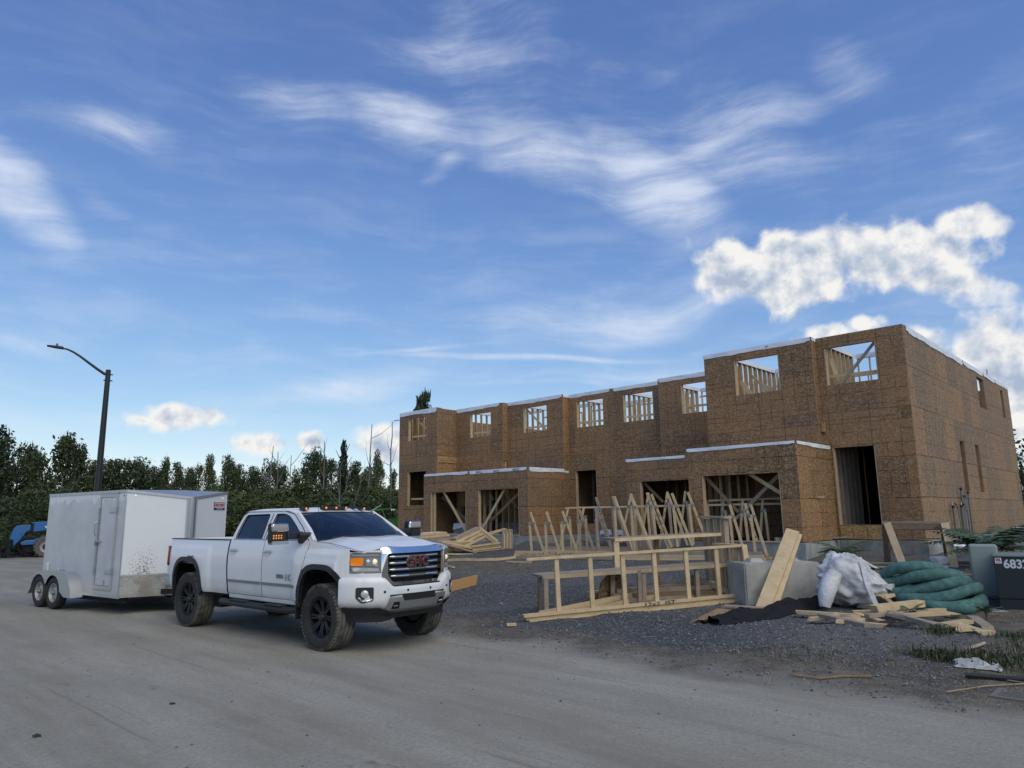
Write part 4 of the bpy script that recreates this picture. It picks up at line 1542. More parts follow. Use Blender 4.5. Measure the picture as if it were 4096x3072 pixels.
for s_ in (-1, 1):
    # white filler under and around the headlamp
    nose_poly('front_panel', [(s_ * 0.60, 1.035), (s_ * 0.99, 1.035), (s_ * 0.97, 1.39), (s_ * 0.60, 1.42)], PAINT, 0.0, 0.03, holes=[[(s_ * 0.635, 1.115), (s_ * 0.945, 1.12), (s_ * 0.94, 1.375), (s_ * 0.635, 1.37)]])
    HL = nose_poly('headlamp', [(s_ * 0.63, 1.11), (s_ * 0.95, 1.115), (s_ * 0.945, 1.38), (s_ * 0.63, 1.375)], GREYMETAL, -0.012, 0.02)
    for nm, poly, m, out in (('lamp_trim', [(s_ * 0.64, 1.33), (s_ * 0.93, 1.335), (s_ * 0.93, 1.365), (s_ * 0.64, 1.36)], CHROME, 0.0),
                             ('indicator', [(s_ * 0.835, 1.205), (s_ * 0.935, 1.205), (s_ * 0.935, 1.315), (s_ * 0.825, 1.315)], AMBER, 0.002),
                             ('lamp_trim', [(s_ * 0.65, 1.125), (s_ * 0.92, 1.13), (s_ * 0.93, 1.185), (s_ * 0.65, 1.165)], CLEAR, 0.0),
                             ('lamp_bezel', [(s_ * 0.66, 1.20), (s_ * 0.80, 1.20), (s_ * 0.81, 1.315), (s_ * 0.66, 1.315)], CHROME, 0.0)):
        nose_poly(nm, roundpoly(poly, 0.012, 2), m, out, 0.012).parent = HL
    for q in (0.69, 0.765):
        c = on_nose(s_ * q, 1.258, 0.0)
        MB().lathe([(0.0, 0.022), (0.022, 0.016), (0.036, 0.0), (0.042, -0.01)], 14, 'x', c).build('projector_lens', LAMP_WARM if q < 0.7 else CLEAR, HL, smooth=60)
    nose_poly('headlamp_gap', [(s_ * 0.622, 1.10), (s_ * 0.962, 1.105), (s_ * 0.957, 1.39), (s_ * 0.622, 1.385)], BLACK, 0.0015, 0.004, holes=[[(s_ * 0.632, 1.112), (s_ * 0.95, 1.117), (s_ * 0.945, 1.378), (s_ * 0.632, 1.373)]])


def on_grille(y, z, out=0.0):
    return Vector((0.93 - 0.10 * (y / 0.62) ** 2 + out - 0.05 * sstep(z, 1.36, 1.45), y, z))


outer = roundpoly([(-0.60, 0.915), (0.60 * 0.86, 0.90), (0.60, 1.02), (0.635, 1.40), (0.60, 1.455), (-0.60, 1.455), (-0.635, 1.40), (-0.60, 1.02)], 0.03, 3)
outer[0:4] = roundpoly([(-0.52, 0.90), (0.52, 0.90), (0.60, 1.02)], 0.02, 3)[0:4]
outer = roundpoly([(-0.50, 0.905), (0.50, 0.905), (0.605, 1.03), (0.635, 1.40), (0.59, 1.45), (-0.59, 1.45), (-0.635, 1.40), (-0.605, 1.03)], 0.04, 4)
inner = roundpoly([(-0.44, 0.965), (0.44, 0.965), (0.515, 1.06), (0.525, 1.365), (-0.525, 1.365), (-0.515, 1.06)], 0.03, 4)
GR = nose_poly('grille_surround', outer, CHROME, 0.045, 0.14, holes=[inner], fn=on_grille)
nose_poly('grille_backing', inner, DARKSHADE, -0.06, 0.02, fn=on_grille).parent = GR
for k, z in enumerate((1.315, 1.225, 1.135, 1.045)):
    lim = 0.515 if k < 3 else 0.49
    nose_poly('grille_bar', [(-lim, z - 0.030), (lim, z - 0.030), (lim, z + 0.030), (-lim, z + 0.030)], BLACK, 0.0, 0.05, fn=on_grille).parent = GR
    gap = 0.21 if k == 1 else 0.16
    for s_ in (-1, 1):
        ys = [s_ * (gap + (lim - 0.04 - gap) * q / 6) for q in range(7)]
        MB().tube([on_grille(y, z, 0.012) for y in ys], [0.018] * 6 + [0.010], 10).build('grille_bar', CHROME, GR, smooth=60)
    if k != 1:
        nose_poly('grille_bar', [(-0.16, z - 0.010), (0.16, z - 0.010), (0.16, z + 0.010), (-0.16, z + 0.010)], GREYMETAL, 0.014, 0.02, fn=on_grille).parent = GR
text('badge_letters', 'GMC', CHROME, GR, 0.175, (0.945, 0.0, 1.225), (R(90), 0, R(90)), 0.006, bold=0.009, sx=1.15)
text('badge_letters', 'GMC', REDPAINT, GR, 0.175, (0.956, 0.0, 1.225), (R(90), 0, R(90)), 0.004, bold=-0.001, sx=1.15)


# bumper, wrapped round the nose
def bump_x(y):
    return interp(abs(y), [(0.0, 1.01), (0.40, 0.99), (0.60, 0.945), (0.78, 0.845), (0.92, 0.715), (1.01, 0.56), (1.035, 0.46)])


def on_bumper(y, z, out=0.0):
    e = 0.02
    d = (bump_x(y + e) - bump_x(y - e)) / (2 * e)
    n = Vector((1, -d, 0)).normalized()
    return Vector((bump_x(y), y, z)) + n * (out - 0.10 * sstep(z, 0.72, 0.52) * (1 if abs(y) > 0.5 else 0.7) - 0.03 * sstep(z, 0.98, 1.06))


NB = 70
rows = []
for i in range(NB + 1):
    y = -1.035 + 2.07 * i / NB
    a = abs(y)
    zt = interp(a, [(0.0, 0.905), (0.46, 0.905), (0.60, 1.035), (1.035, 1.045)])
    zb = interp(a, [(0.0, 0.565), (0.48, 0.565), (0.56, 0.575), (0.66, 0.625), (1.035, 0.635)])
    col = [on_bumper(y, zt, -0.09)]
    for j in range(13):
        v = j / 12
        z = zt + (zb - zt) * v
        col.append(on_bumper(y, z, -0.012 if j in (0, 12) else 0.0))
    col.append(on_bumper(y, zb, -0.08))
    rows.append(col)
BUMP = MB().grid(rows).build('front_bumper', PAINT, TRUCK, smooth=40)
nose_poly('bumper_step', [(-0.46, 0.885), (0.46, 0.885), (0.44, 0.925), (-0.44, 0.925)], BLACK, -0.02, 0.08, fn=on_bumper).parent = BUMP
for s_ in (-1, 1):
    FG = nose_poly('fog_lamp_surround', roundpoly([(s_ * 0.735, 0.735), (s_ * 0.86, 0.70), (s_ * 0.925, 0.77), (s_ * 0.925, 0.915), (s_ * 0.735, 0.915)], 0.02, 2), BLACK, 0.010, 0.02, fn=on_bumper)
    FG.parent = BUMP
    nose_poly('fog_lamp_trim', [(s_ * 0.755, 0.745), (s_ * 0.86, 0.722), (s_ * 0.90, 0.775), (s_ * 0.885, 0.785), (s_ * 0.852, 0.745), (s_ * 0.755, 0.762)], CHROME, 0.016, 0.01, fn=on_bumper).parent = BUMP
    c = on_bumper(s_ * 0.835, 0.825, 0.012)
    lamp = MB().lathe([(0.0, 0.012), (0.035, 0.009), (0.052, 0.0), (0.052, -0.01)], 16, 'x').build('fog_lamp', CLEAR, BUMP, smooth=60, loc=c, rot=(0, 0, s_ * R(42)))
    for q in (0.60, 0.22):
        c = on_bumper(s_ * q, 0.845, 0.002)
        MB().lathe([(0.0, 0.004), (0.018, 0.002), (0.020, -0.006)], 10, 'x').build('parking_sensor', BLACK, BUMP, loc=c, rot=(0, 0, s_ * R(14)))
nose_poly('lower_intake', [(-0.32, 0.70), (0.32, 0.70), (0.32, 0.80), (-0.32, 0.80)], DARKSHADE, 0.004, 0.01, fn=on_bumper).parent = BUMP
nose_poly('lower_intake', [(-0.52, 0.775), (-0.32, 0.79), (0.32, 0.79), (0.52, 0.775), (0.52, 0.80), (-0.52, 0.80)], BLACK, 0.007, 0.01, fn=on_bumper).parent = BUMP
hl = [(0.36, 0.60), (0.50, 0.60), (0.47, 0.70), (0.38, 0.70)]
nose_poly('skid_plate', roundpoly([(-0.58, 0.555), (0.58, 0.555), (0.53, 0.765), (0.33, 0.765), (0.31, 0.705), (-0.31, 0.705), (-0.33, 0.765), (-0.53, 0.765)], 0.012, 2), SATIN, 0.030, 0.05, holes=[hl, [(-p[0], p[1]) for p in hl]], fn=on_bumper).parent = BUMP
for s_ in (-1, 1):
    nose_poly('tow_hook_recess', [(s_ * p[0], p[1]) for p in hl], DARKSHADE, 0.008, 0.01, fn=on_bumper).parent = BUMP
    MB().tube([on_bumper(s_ * 0.40, 0.64, 0.02), on_bumper(s_ * 0.43, 0.65, 0.045), on_bumper(s_ * 0.46, 0.64, 0.02)], 0.012, 6).build('tow_hook', GREYMETAL, BUMP)
rows = []
for i in range(41):
    y = -1.02 + 2.04 * i / 40
    zt = interp(abs(y), [(0.0, 0.56), (0.5, 0.56), (0.66, 0.63), (1.02, 0.64)])
    zb = interp(abs(y), [(0.0, 0.475), (0.4, 0.47), (0.55, 0.425), (1.02, 0.43)])
    rows.append([on_bumper(y, zt, -0.02 + 0.10 * sstep(zt, 0.72, 0.52)), on_bumper(y, (zt + zb) / 2, -0.02), on_bumper(y, zb, -0.035), on_bumper(y, zb, -0.06)])
MB().grid(rows).build('air_dam', BLACK, TRUCK, smooth=40)

# towing mirrors
for s_ in (-1, 1):
    MR = MB().bar((-0.60, s_ * 0.94, 1.625), (-0.60, s_ * 1.22, 1.63), 0.10, 0.07).build('mirror_arm', BLACK, TRUCK, bevel=0.02)
    MB().bar((-0.56, s_ * 0.93, 1.60), (-0.50, s_ * 0.955, 1.56), 0.18, 0.20).build('mirror_foot', BLACK, MR, bevel=0.03)
    prof = roundpoly([(1.17, 1.50), (1.46, 1.50), (1.47, 1.805), (1.19, 1.805)], 0.04, 4)
    MB().prism([(s_ * p[0], p[1]) for p in prof], 'x', -0.72, -0.60).build('mirror_shell', BLACK, MR, smooth=40, bevel=0.02)
    cap = roundpoly([(1.185, 1.675), (1.462, 1.675), (1.468, 1.80), (1.20, 1.80)], 0.03, 4)
    MB().prism([(s_ * p[0], p[1]) for p in cap], 'x', -0.70, -0.575).build('mirror_cap', CHROME, MR, smooth=40, bevel=0.02)
    low = roundpoly([(1.18, 1.495), (1.455, 1.495), (1.455, 1.545), (1.18, 1.545)], 0.015, 3)
    MB().prism([(s_ * p[0], p[1]) for p in low], 'x', -0.705, -0.59).build('mirror_base', SATIN, MR, smooth=40)
    MB().box(-0.60, -0.583, s_ * 1.24, s_ * 1.455, 1.555, 1.668).build('mirror_lamp_panel', BLACK, MR)
    if s_ < 0:
        for a in range(4):
            for c_ in range(2):
                MB().lathe([(0.0, 0.006), (0.010, 0.004), (0.013, 0.0)], 8, 'x').build('mirror_lamp', AMBER_LIT, MR, loc=(-0.582, s_ * (1.44 - 0.042 * a), 1.588 + 0.036 * c_))
    MB().box(-0.715, -0.71, s_ * 1.20, s_ * 1.44, 1.53, 1.78).build('mirror_glass', CHROME, MR)

# cab clearance lamps and aerial
for y in (-0.58, 0.58):
    b = MB().box(-1.19, -1.07, y - 0.06, y + 0.06, 2.005, 2.045).build('clearance_lamp', BLACK, TRUCK, bevel=0.015)
    MB().lathe([(0.0, 0.012), (0.018, 0.006), (0.020, 0.0)], 8, 'x').build('clearance_bulb', AMBER_LIT, b, loc=(-1.068, y, 2.025))
b = MB().box(-1.19, -1.07, -0.25, 0.25, 2.018, 2.058).build('clearance_lamp', BLACK, TRUCK, bevel=0.015)
for y in (-0.2, 0.0, 0.2):
    MB().lathe([(0.0, 0.012), (0.018, 0.006), (0.020, 0.0)], 8, 'x').build('clearance_bulb', AMBER_LIT, b, loc=(-1.068, y, 2.038))
MB().add([(-1.30, 0.40, 2.03), (-1.05, 0.40, 2.02), (-1.30, 0.46, 2.03), (-1.05, 0.46, 2.02), (-1.28, 0.43, 2.10), (-1.20, 0.43, 2.10)], [(0, 1, 5, 4), (3, 2, 4, 5), (2, 0, 4), (1, 3, 5), (0, 2, 3, 1)]).build('roof_aerial', BLACK, TRUCK)
MB().tube([(-0.26, -0.88, 1.53), (-0.33, -0.88, 2.25)], 0.004, 4).build('whip_aerial', BLACK, TRUCK)
text('door_emblem', 'HD', CHROME, TRUCK, 0.13, (-0.82, -1.008, 0.985), (R(90), 0, 0), 0.003, bold=0.004, sx=1.15)
text('door_emblem', 'SIERRA', GREYMETAL, TRUCK, 0.075, (-1.07, -1.008, 0.995), (R(90), 0, 0), 0.003, bold=0.004, sx=0.85)
# rust bitten out of the rear arch lip
b = MB()
for k in range(14):
    x = AX_R + 0.02 + 0.016 * k
    b.add([(x, -(side_y(x, 1.22) + 0.013), 1.215), (x + 0.02, -(side_y(x, 1.22) + 0.013), 1.213), (x + 0.014, -(side_y(x, 1.22) + 0.013), 1.245 + 0.018 * random.random())], [(0, 1, 2)])
b.build('rust_patch', mat('rust', (0.14, 0.045, 0.022), 0.9), TRUCK)
# coiled hose lying in the bed
TS = MB()
for k in range(3):
    TS.tube([(-3.35 + 0.28 * math.cos(t), -0.45 + 0.28 * math.sin(t), 1.13 + 0.07 * k) for t in [2 * PI * i / 18 for i in range(18)]], 0.035, 6, closed=True)
_bed = TS.build('coiled_hose', BLACK, None, smooth=60, loc=(-2.145, 11.486, 0.0), rot=(0, 0, R(-40.35)))
for v in _bed.data.vertices:
    v.co.z += 0.17
tag(_bed, 'black coiled hose showing above the bed rail of the white pickup', 'hose')
_st = MB().box(-3.75, -2.95, -0.80, -0.10, 1.101, 1.26).build('tool_box', BLACK, None, bevel=0.02, loc=(-2.145, 11.486, 0.0), rot=(0, 0, R(-40.35)))
tag(_st, 'black tool box on the load bed floor under the coiled hose', 'tool box')


def truck_wheel(x, sgn):
    W = empty('wheel')
    W.parent = TRUCK
    W.location = (x, sgn * 0.862, WHEEL_R)
    r, w = WHEEL_R, 0.16
    prof = [(0.272, -w * 0.72), (0.30, -w * 0.93), (0.37, -w), (0.425, -w * 0.97), (0.452, -w * 0.86)]
    for a in (-0.62, -0.22, 0.22, 0.62):
        prof += [(r - 0.004, w * (a - 0.11)), (r - 0.001, w * (a - 0.06)), (r - 0.018, w * (a - 0.045)), (r - 0.018, w * (a + 0.045)), (r - 0.001, w * (a + 0.06))]
    prof += [(0.452, w * 0.86), (0.425, w * 0.97), (0.37, w), (0.30, w * 0.93), (0.272, w * 0.72)]
    t = MB().lathe(prof, 56, 'y')
    for k in range(52):
        for q in (-1, 1):
            a = 2 * PI * (k + (0.5 if q > 0 else 0)) / 52
            c, s = math.cos(a), math.sin(a)
            for rr, yy, ww in ((0.461, 0.83, 0.016),):
                t.bar((c * 0.430, q * w * 0.99, s * 0.430), (c * 0.462, q * w * 0.80, s * 0.462), 0.030, 0.022, (-s, 0, c))
    t.build('tyre', TYRE, W, smooth=35)
    # rim: barrel, eight paired spokes, hub; outer face towards sgn
    q = sgn
    rim = MB()
    rim.lathe([(0.275, q * w * 0.80), (0.268, q * w * 0.86), (0.255, q * w * 0.80), (0.245, q * w * 0.30), (0.235, -q * w * 0.5), (0.05, -q * w * 0.5)], 40, 'y')
    for k in range(8):
        a = 2 * PI * k / 8
        for d in (-0.10, 0.10):
            c, s = math.cos(a + d), math.sin(a + d)
            c2, s2 = math.cos(a + d * 1.6), math.sin(a + d * 1.6)
            rim.bar((c2 * 0.07, q * w * 0.42, s2 * 0.07), (c * 0.25, q * w * 0.62, s * 0.25), 0.028, 0.035, (-s, 0, c))
    rim.lathe([(0.09, q * w * 0.30), (0.095, q * w * 0.50), (0.085, q * w * 0.55), (0.055, q * w * 0.56)], 20, 'y')
    rim.build('rim', RIM_BLACK, W, smooth=40)
    MB().lathe([(0.055, q * w * 0.45), (0.052, q * w * 0.80), (0.040, q * w * 0.86), (0.0, q * w * 0.87)], 16, 'y').build('hub_cap', BLACK, W, smooth=50)
    return W


for x in (0.0, AX_R):
    for sgn in (-1, 1):
        truck_wheel(x, sgn)


# ------------------------------------------------------------------ enclosed cargo trailer
def trailer_fn(g, b):
    v = ocoord(g)
    x, y, z = g.sep(v)
    n = g.noise(v, 1.4, 5.0, 0.6)
    c = g.mix(g.smooth(n, 0.35, 0.7, 0.0, 0.14), (0.72, 0.73, 0.745), (0.55, 0.55, 0.54))
    # dust film on the side with clean runs below the roof edge
    run = g.math('ADD', z, g.math('MULTIPLY', g.noise(g.mapping(v, scale=(5.5, 5.5, 0.5)), 1.0, 3.0, 0.6), 0.55))
    film = g.math('MULTIPLY', g.smooth(run, 2.62, 2.52), g.smooth(y, 0.03, 0.0))
    c = g.mix(g.math('MULTIPLY', film, g.smooth(n, 0.3, 0.7, 0.40, 0.70)), c, (0.38, 0.385, 0.41))
    low = g.math('ADD', z, g.math('MULTIPLY', g.math('SUBTRACT', n, 0.5), 0.4))
    c = g.mix(g.smooth(low, 0.75, 0.35, 0.0, 0.45), c, (0.40, 0.36, 0.30))
    # mud thrown up on the nose by the pickup's wheel
    sp = g.voronoi(v, 26.0, 'Distance')
    sp2 = g.voronoi(v, 60.0, 'Distance')
    fall = g.math('SUBTRACT', 1.0, g.vmath('LENGTH', g.vmath('MULTIPLY', g.vmath('SUBTRACT', v, (0.20, 0.36, 0.66)), (2.1, 2.1, 0.95))))
    fall = g.math('MAXIMUM', fall, 0.0)
    thr = g.math('MULTIPLY', fall, 0.56)
    m1 = g.smooth(g.math('SUBTRACT', thr, sp), 0.0, 0.03)
    m2 = g.smooth(g.math('SUBTRACT', g.math('MULTIPLY', fall, 0.46), sp2), 0.0, 0.05)
    m = g.math('MULTIPLY', g.math('MAXIMUM', m1, m2), g.smooth(y, 0.005, 0.02))
    c = g.mix(g.math('MULTIPLY', m, 0.85), c, (0.16, 0.13, 0.095))
    g.l.new(c, b.inputs['Base Color'])


TRAILER_WHITE = mat('trailer_white', (0.72, 0.73, 0.745), 0.35, fn=trailer_fn)
ALU = mat('aluminium_trim', (0.50, 0.51, 0.52), 0.42, 0.7)


def plate_fn(g, b):
    v = ocoord(g)
    n = g.noise(v, 3.0, 5.0, 0.65)
    c = g.mix(g.smooth(n, 0.35, 0.6, 0.25, 0.9), (0.46, 0.47, 0.48), (0.27, 0.235, 0.185))
    g.l.new(c, b.inputs['Base Color'])
    k = g.voronoi(g.mapping(v, rot=(0.6, 0.6, 0.6)), 42.0, 'Distance')
    bump(g, b, k, 0.6, 0.01)


DIAMOND = mat('muddy_diamond_plate', (0.4, 0.4, 0.4), 0.55, 0.35, fn=plate_fn)
TRL = empty('cargo_trailer', (-7.959, 14.945, 0.0), -0.622)
tag(TRL, 'white enclosed cargo trailer with a mud splashed nose, hitched behind the pickup', 'trailer')
TW, TLEN, TT, TB = 2.30, 3.57, 2.49, 0.345
NX, NY = 0.54, 1.15
MB().box(-TLEN, 0.0, 0.0, 0.03, TB, TT - 0.045).build('side_wall', TRAILER_WHITE, TRL)
MB().box(-TLEN, 0.0, TW - 0.03, TW, TB, TT - 0.045).build('side_wall', TRAILER_WHITE, TRL)
MB().box(-TLEN, -TLEN + 0.03, 0.03, TW - 0.03, TB, TT - 0.045).build('rear_ramp_door', TRAILER_WHITE, TRL)
MB().add([(-TLEN, 0, TT), (0, 0, TT), (0, TW, TT), (-TLEN, TW, TT), (-TLEN, TW / 2, TT + 0.03), (0, TW / 2, TT + 0.02), (NX, NY, TT - 0.15)],
         [(0, 1, 5, 4), (4, 5, 2, 3), (1, 6, 5), (5, 6, 2)]).build('roof', ALU, TRL)
for (a, b, nm) in (((0, 0), (NX, NY), 'nose_panel'), ((NX, NY), (0, TW), 'nose_panel')):
    za = TT if a == (0, 0) else TT - 0.15
    zb = TT - 0.15 if b == (NX, NY) else TT
    d = Vector((b[0] - a[0], b[1] - a[1], 0)).normalized()
    nrm = Vector((d.y, -d.x, 0))
    def NP(t, z, out=0.0):
        p = Vector((a[0] + (b[0] - a[0]) * t, a[1] + (b[1] - a[1]) * t, z)) + nrm * out
        return p
    o1 = [[NP(t, 0.77) for t in [k / 6 for k in range(7)]], [NP(t, 1.4) for t in [k / 6 for k in range(7)]], [NP(k / 6, za + (zb - za) * k / 6 - 0.04) for k in range(7)]]
    MB().grid(o1).build('nose_panel', TRAILER_WHITE, TRL)
    MB().grid([[NP(k / 6, TB - 0.005, 0.006) for k in range(7)], [NP(k / 6, 0.77, 0.006) for k in range(7)]]).build('stone_guard', DIAMOND, TRL)
    MB().bar(NP(0.0, 0.775, 0.004), NP(1.0, 0.775, 0.004), 0.03, 0.012).build('trim_strip', ALU, TRL)
    MB().bar(NP(0.0, za - 0.02, 0.006), NP(1.0, zb - 0.02, 0.006), 0.055, 0.02).build('trim_strip', ALU, TRL)
    for k in range(1, 7):
        p = NP(k / 7, za + (zb - za) * k / 7 - 0.02, 0.017)
        MB().lathe([(0.0, 0.004), (0.008, 0.0)], 6, 'z').build('rivet', ALU, TRL, loc=p, rot=(R(90), 0, math.atan2(nrm.y, nrm.x) + R(90)))
# rounded corner cap on the nose
cap = []
for z in (TB + 0.42, TT - 0.16):
    cap.append([(NX + 0.012 - 0.036, NY - 0.115, z), (NX + 0.026, NY - 0.04, z), (NX + 0.034, NY, z), (NX + 0.026, NY + 0.04, z), (NX + 0.012 - 0.036, NY + 0.115, z)])
MB().grid(cap).build('nose_cap', SATIN, TRL, smooth=50)
for y in (-0.08, 0.08):
    MB().bar((NX + 0.006, NY + y, TB + 0.42), (NX + 0.006, NY + y, TT - 0.17), 0.02, 0.012, (0, 1, 0)).build('trim_strip', ALU, TRL)
# roof and floor trims with rivets
MB().box(-TLEN - 0.005, 0.012, -0.012, 0.02, TT - 0.055, TT + 0.004).build('trim_strip', ALU, TRL)
MB().box(-TLEN - 0.005, 0.01, -0.010, 0.02, TB - 0.02, TB + 0.035).build('trim_strip', ALU, TRL)
MB().box(-0.045, 0.008, -0.008, 0.0, TB + 0.04, TT - 0.06).build('trim_strip', TRAILER_WHITE, TRL)
MB().box(-0.006, 0.012, -0.014, -0.002, TB + 0.04, TT - 0.06).build('trim_strip', ALU, TRL)
riv = MB().lathe([(0.0, 0.005), (0.010, 0.0)], 6, 'z').build('rivet', SATIN, TRL, loc=(-0.2, -0.013, TT - 0.025), rot=(R(90), 0, 0))
for k in range(1, 14):
    c = riv.copy()
    COL.objects.link(c)
    c.location = (-0.2 - 0.255 * k, -0.013, TT - 0.025)
# side door
DR = MB().box(-0.985, -0.385, -0.016, -0.003, 0.56, 2.34).build('side_door', TRAILER_WHITE, TRL)
for (x0, x1, z0, z1) in ((-1.07, -1.00, 0.475, 2.43), (-0.37, -0.30, 0.475, 2.43), (-1.0, -0.37, 2.355, 2.43), (-1.0, -0.37, 0.475, 0.55)):
    MB().box(x0, x1, -0.024, -0.002, z0, z1).build('door_frame', ALU, DR)
MB().box(-1.09, -0.28, -0.035, -0.002, 2.435, 2.46).build('drip_rail', ALU, DR)
for z in (2.08, 0.84):
    MB().add([(-0.30, -0.03, z - 0.035), (-0.56, -0.03, z - 0.035), (-0.62, -0.03, z), (-0.56, -0.03, z + 0.035), (-0.30, -0.03, z + 0.035)], [(0, 1, 2, 3, 4)]).build('hinge', ALU, DR, solid=0.012)
    MB().box(-0.315, -0.285, -0.045, -0.02, z - 0.07, z + 0.07).build('hinge', SATIN, DR)
MB().tube([(-1.03, -0.045, 0.80), (-1.03, -0.045, 2.12)], 0.013, 8).build('lock_bar', SATIN, DR)
for z in (0.82, 2.08):
    MB().box(-1.06, -1.0, -0.05, -0.022, z - 0.06, z + 0.06).build('lock_keeper', SATIN, DR)
MB().tube([(-1.08, -0.03, 1.86), (-1.09, -0.075, 1.82), (-1.09, -0.075, 1.60), (-1.08, -0.03, 1.56)], 0.010, 6).build('grab_handle', SATIN, DR)
MB().bar((-1.03, -0.06, 1.45), (-0.86, -0.055, 1.44), 0.03, 0.02).build('latch_handle', SATIN, DR)
MB().box(-1.06, -0.98, -0.07, -0.02, 1.36, 1.44).build('hasp', GREYMETAL, DR)
MB().box(-0.62, -0.585, -0.03, -0.012, 0.58, 0.66).build('door_stop', SATIN, DR)
# tandem wheels under a jeep-style fender
FX0, FX1 = -3.60, -1.50
out = [(FX0, 0.27), (FX0 + 0.06, 0.45), (FX0 + 0.22, 0.66), (FX0 + 0.42, 0.775), (-2.95, 0.79), (-2.10, 0.79), (FX1 - 0.42, 0.775), (FX1 - 0.20, 0.66), (FX1 - 0.05, 0.45), (FX1, 0.28)]
inn = [(FX1 - 0.30, 0.28)]
for cx in (-2.40, -3.10):
    for k in range(0, 9):
        a = R(8) + R(164) * k / 8
        if cx == -2.40 and k == 8 or cx == -3.10 and k == 0:
            continue
        inn.append((cx + 0.385 * math.cos(a), 0.335 + 0.385 * math.sin(a)))
inn.append((FX0 + 0.02, 0.28))
pts, fs = filled([(p[0], p[1]) for p in out] + inn)
for s_, y0 in ((-1, 0.0), (1, TW)):
    FN = MB().add([(p[0], y0 + s_ * 0.255, p[1]) for p in pts], fs).build('fender', ALU, TRL, solid=0.006)
    MB().grid([[(p[0], y0 + s_ * 0.255, p[1]), (p[0], y0, p[1])] for p in out]).build('fender_top', DIAMOND if s_ > 0 else ALU, FN, smooth=30)
TYRE2 = mat('trailer_tyre', (0.03, 0.03, 0.03), 0.9, fn=tyre_fn)
STEELRIM = mat('white_steel_rim', (0.38, 0.38, 0.37), 0.5, 0.3)


def trailer_wheel(x, y, q):
    W = empty('wheel')
    W.parent = TRL
    W.location = (x, y, 0.342)
    w = 0.10
    prof = [(0.20, -w * 0.7), (0.235, -w), (0.29, -w * 1.03), (0.325, -w * 0.85), (0.338, -w * 0.55), (0.326, -w * 0.5), (0.326, -w * 0.42), (0.342, -w * 0.36), (0.342, -w * 0.04), (0.328, 0), (0.342, w * 0.04), (0.342, w * 0.36), (0.326, w * 0.42), (0.326, w * 0.5), (0.338, w * 0.55), (0.325, w * 0.85), (0.29, w * 1.03), (0.235, w), (0.20, w * 0.7)]
    MB().lathe(prof, 44, 'y').build('tyre', TYRE2, W, smooth=35)
    rim = MB().lathe([(0.205, q * w * 0.82), (0.195, q * w * 0.88), (0.18, q * w * 0.6), (0.165, q * w * 0.30), (0.14, q * w * 0.35), (0.08, q * w * 0.55), (0.055, q * w * 0.58)], 30, 'y')
    rim.build('rim', STEELRIM, W, smooth=40)
    for k in range(8):
        a = 2 * PI * k / 8
        MB().lathe([(0.0, q * 0.002), (0.017, 0.0)], 8, 'y').build('rim_hole', DARKSHADE, W, loc=(0.135 * math.cos(a), q * w * 0.42, 0.135 * math.sin(a)))
    MB().lathe([(0.045, q * w * 0.5), (0.043, q * w * 1.0), (0.03, q * w * 1.1), (0.0, q * w * 1.12)], 12, 'y').build('hub_cap', GREYMETAL, W, smooth=50)


for x in (-2.40, -3.10):
    trailer_wheel(x, -0.135, -1)
    trailer_wheel(x, TW + 0.135, 1)
b = MB()
b.box(-TLEN, 0.0, 0.1, 0.2, 0.22, 0.34)
b.box(-TLEN, 0.0, TW - 0.2, TW - 0.1, 0.22, 0.34)
for x in (-2.40, -3.10):
    b.tube([(x, 0, 0.342), (x, TW, 0.342)], 0.04, 6)
b.box(-TLEN + 0.02, -0.02, 0.05, TW - 0.05, 0.34, 0.40)
b.bar((-0.4, 0.45, 0.40), (1.42, NY - 0.02, 0.46), 0.10, 0.06)
b.bar((-0.4, TW - 0.45, 0.40), (1.42, NY + 0.02, 0.46), 0.10, 0.06)
b.add([(0, 0.02, 0.40), (NX - 0.02, NY, 0.40), (0, TW - 0.02, 0.40)], [(0, 1, 2)])
b.build('chassis', DARKSHADE, TRL)
MB().box(1.38, 1.58, NY - 0.05, NY + 0.05, 0.42, 0.54).build('coupler', GREYMETAL, TRL)
MB().tube([(1.05, NY, 0.30), (1.05, NY, 0.95)], 0.035, 8).build('jack', GREYMETAL, TRL)
MB().box(-3.34, -3.22, -0.05, 0.0, 0.76, 0.94).build('vent', mat('white_plastic', (0.62, 0.62, 0.6), 0.5), TRL, bevel=0.02)
MB().box(-2.76, -2.45, -0.012, -0.001, 0.80, 0.815).build('marker_strip', ALU, TRL)
for (x, y, z, m) in ((-2.74, -0.008, 0.81, LAMP_WARM), (-3.50, -0.006, 0.70, REDLENS), (-0.09, -0.006, 2.375, BLACK)):
    MB().lathe([(0.0, -0.010), (0.014, -0.004), (0.018, 0.0)], 8, 'y').build('marker_light', m, TRL, loc=(x, y, z))
MB().lathe([(0.0, 0.01), (0.016, 0.004), (0.02, 0.0)], 8, 'x').build('marker_light', LAMP_WARM, TRL, loc=(0.078, 0.15, 2.375), rot=(0, 0, R(-25)))
MB().lathe([(0.0, 0.01), (0.016, 0.004), (0.02, 0.0)], 8, 'x').build('marker_light', LAMP_WARM, TRL, loc=(0.08, 2.14, 2.34), rot=(0, 0, R(25)))
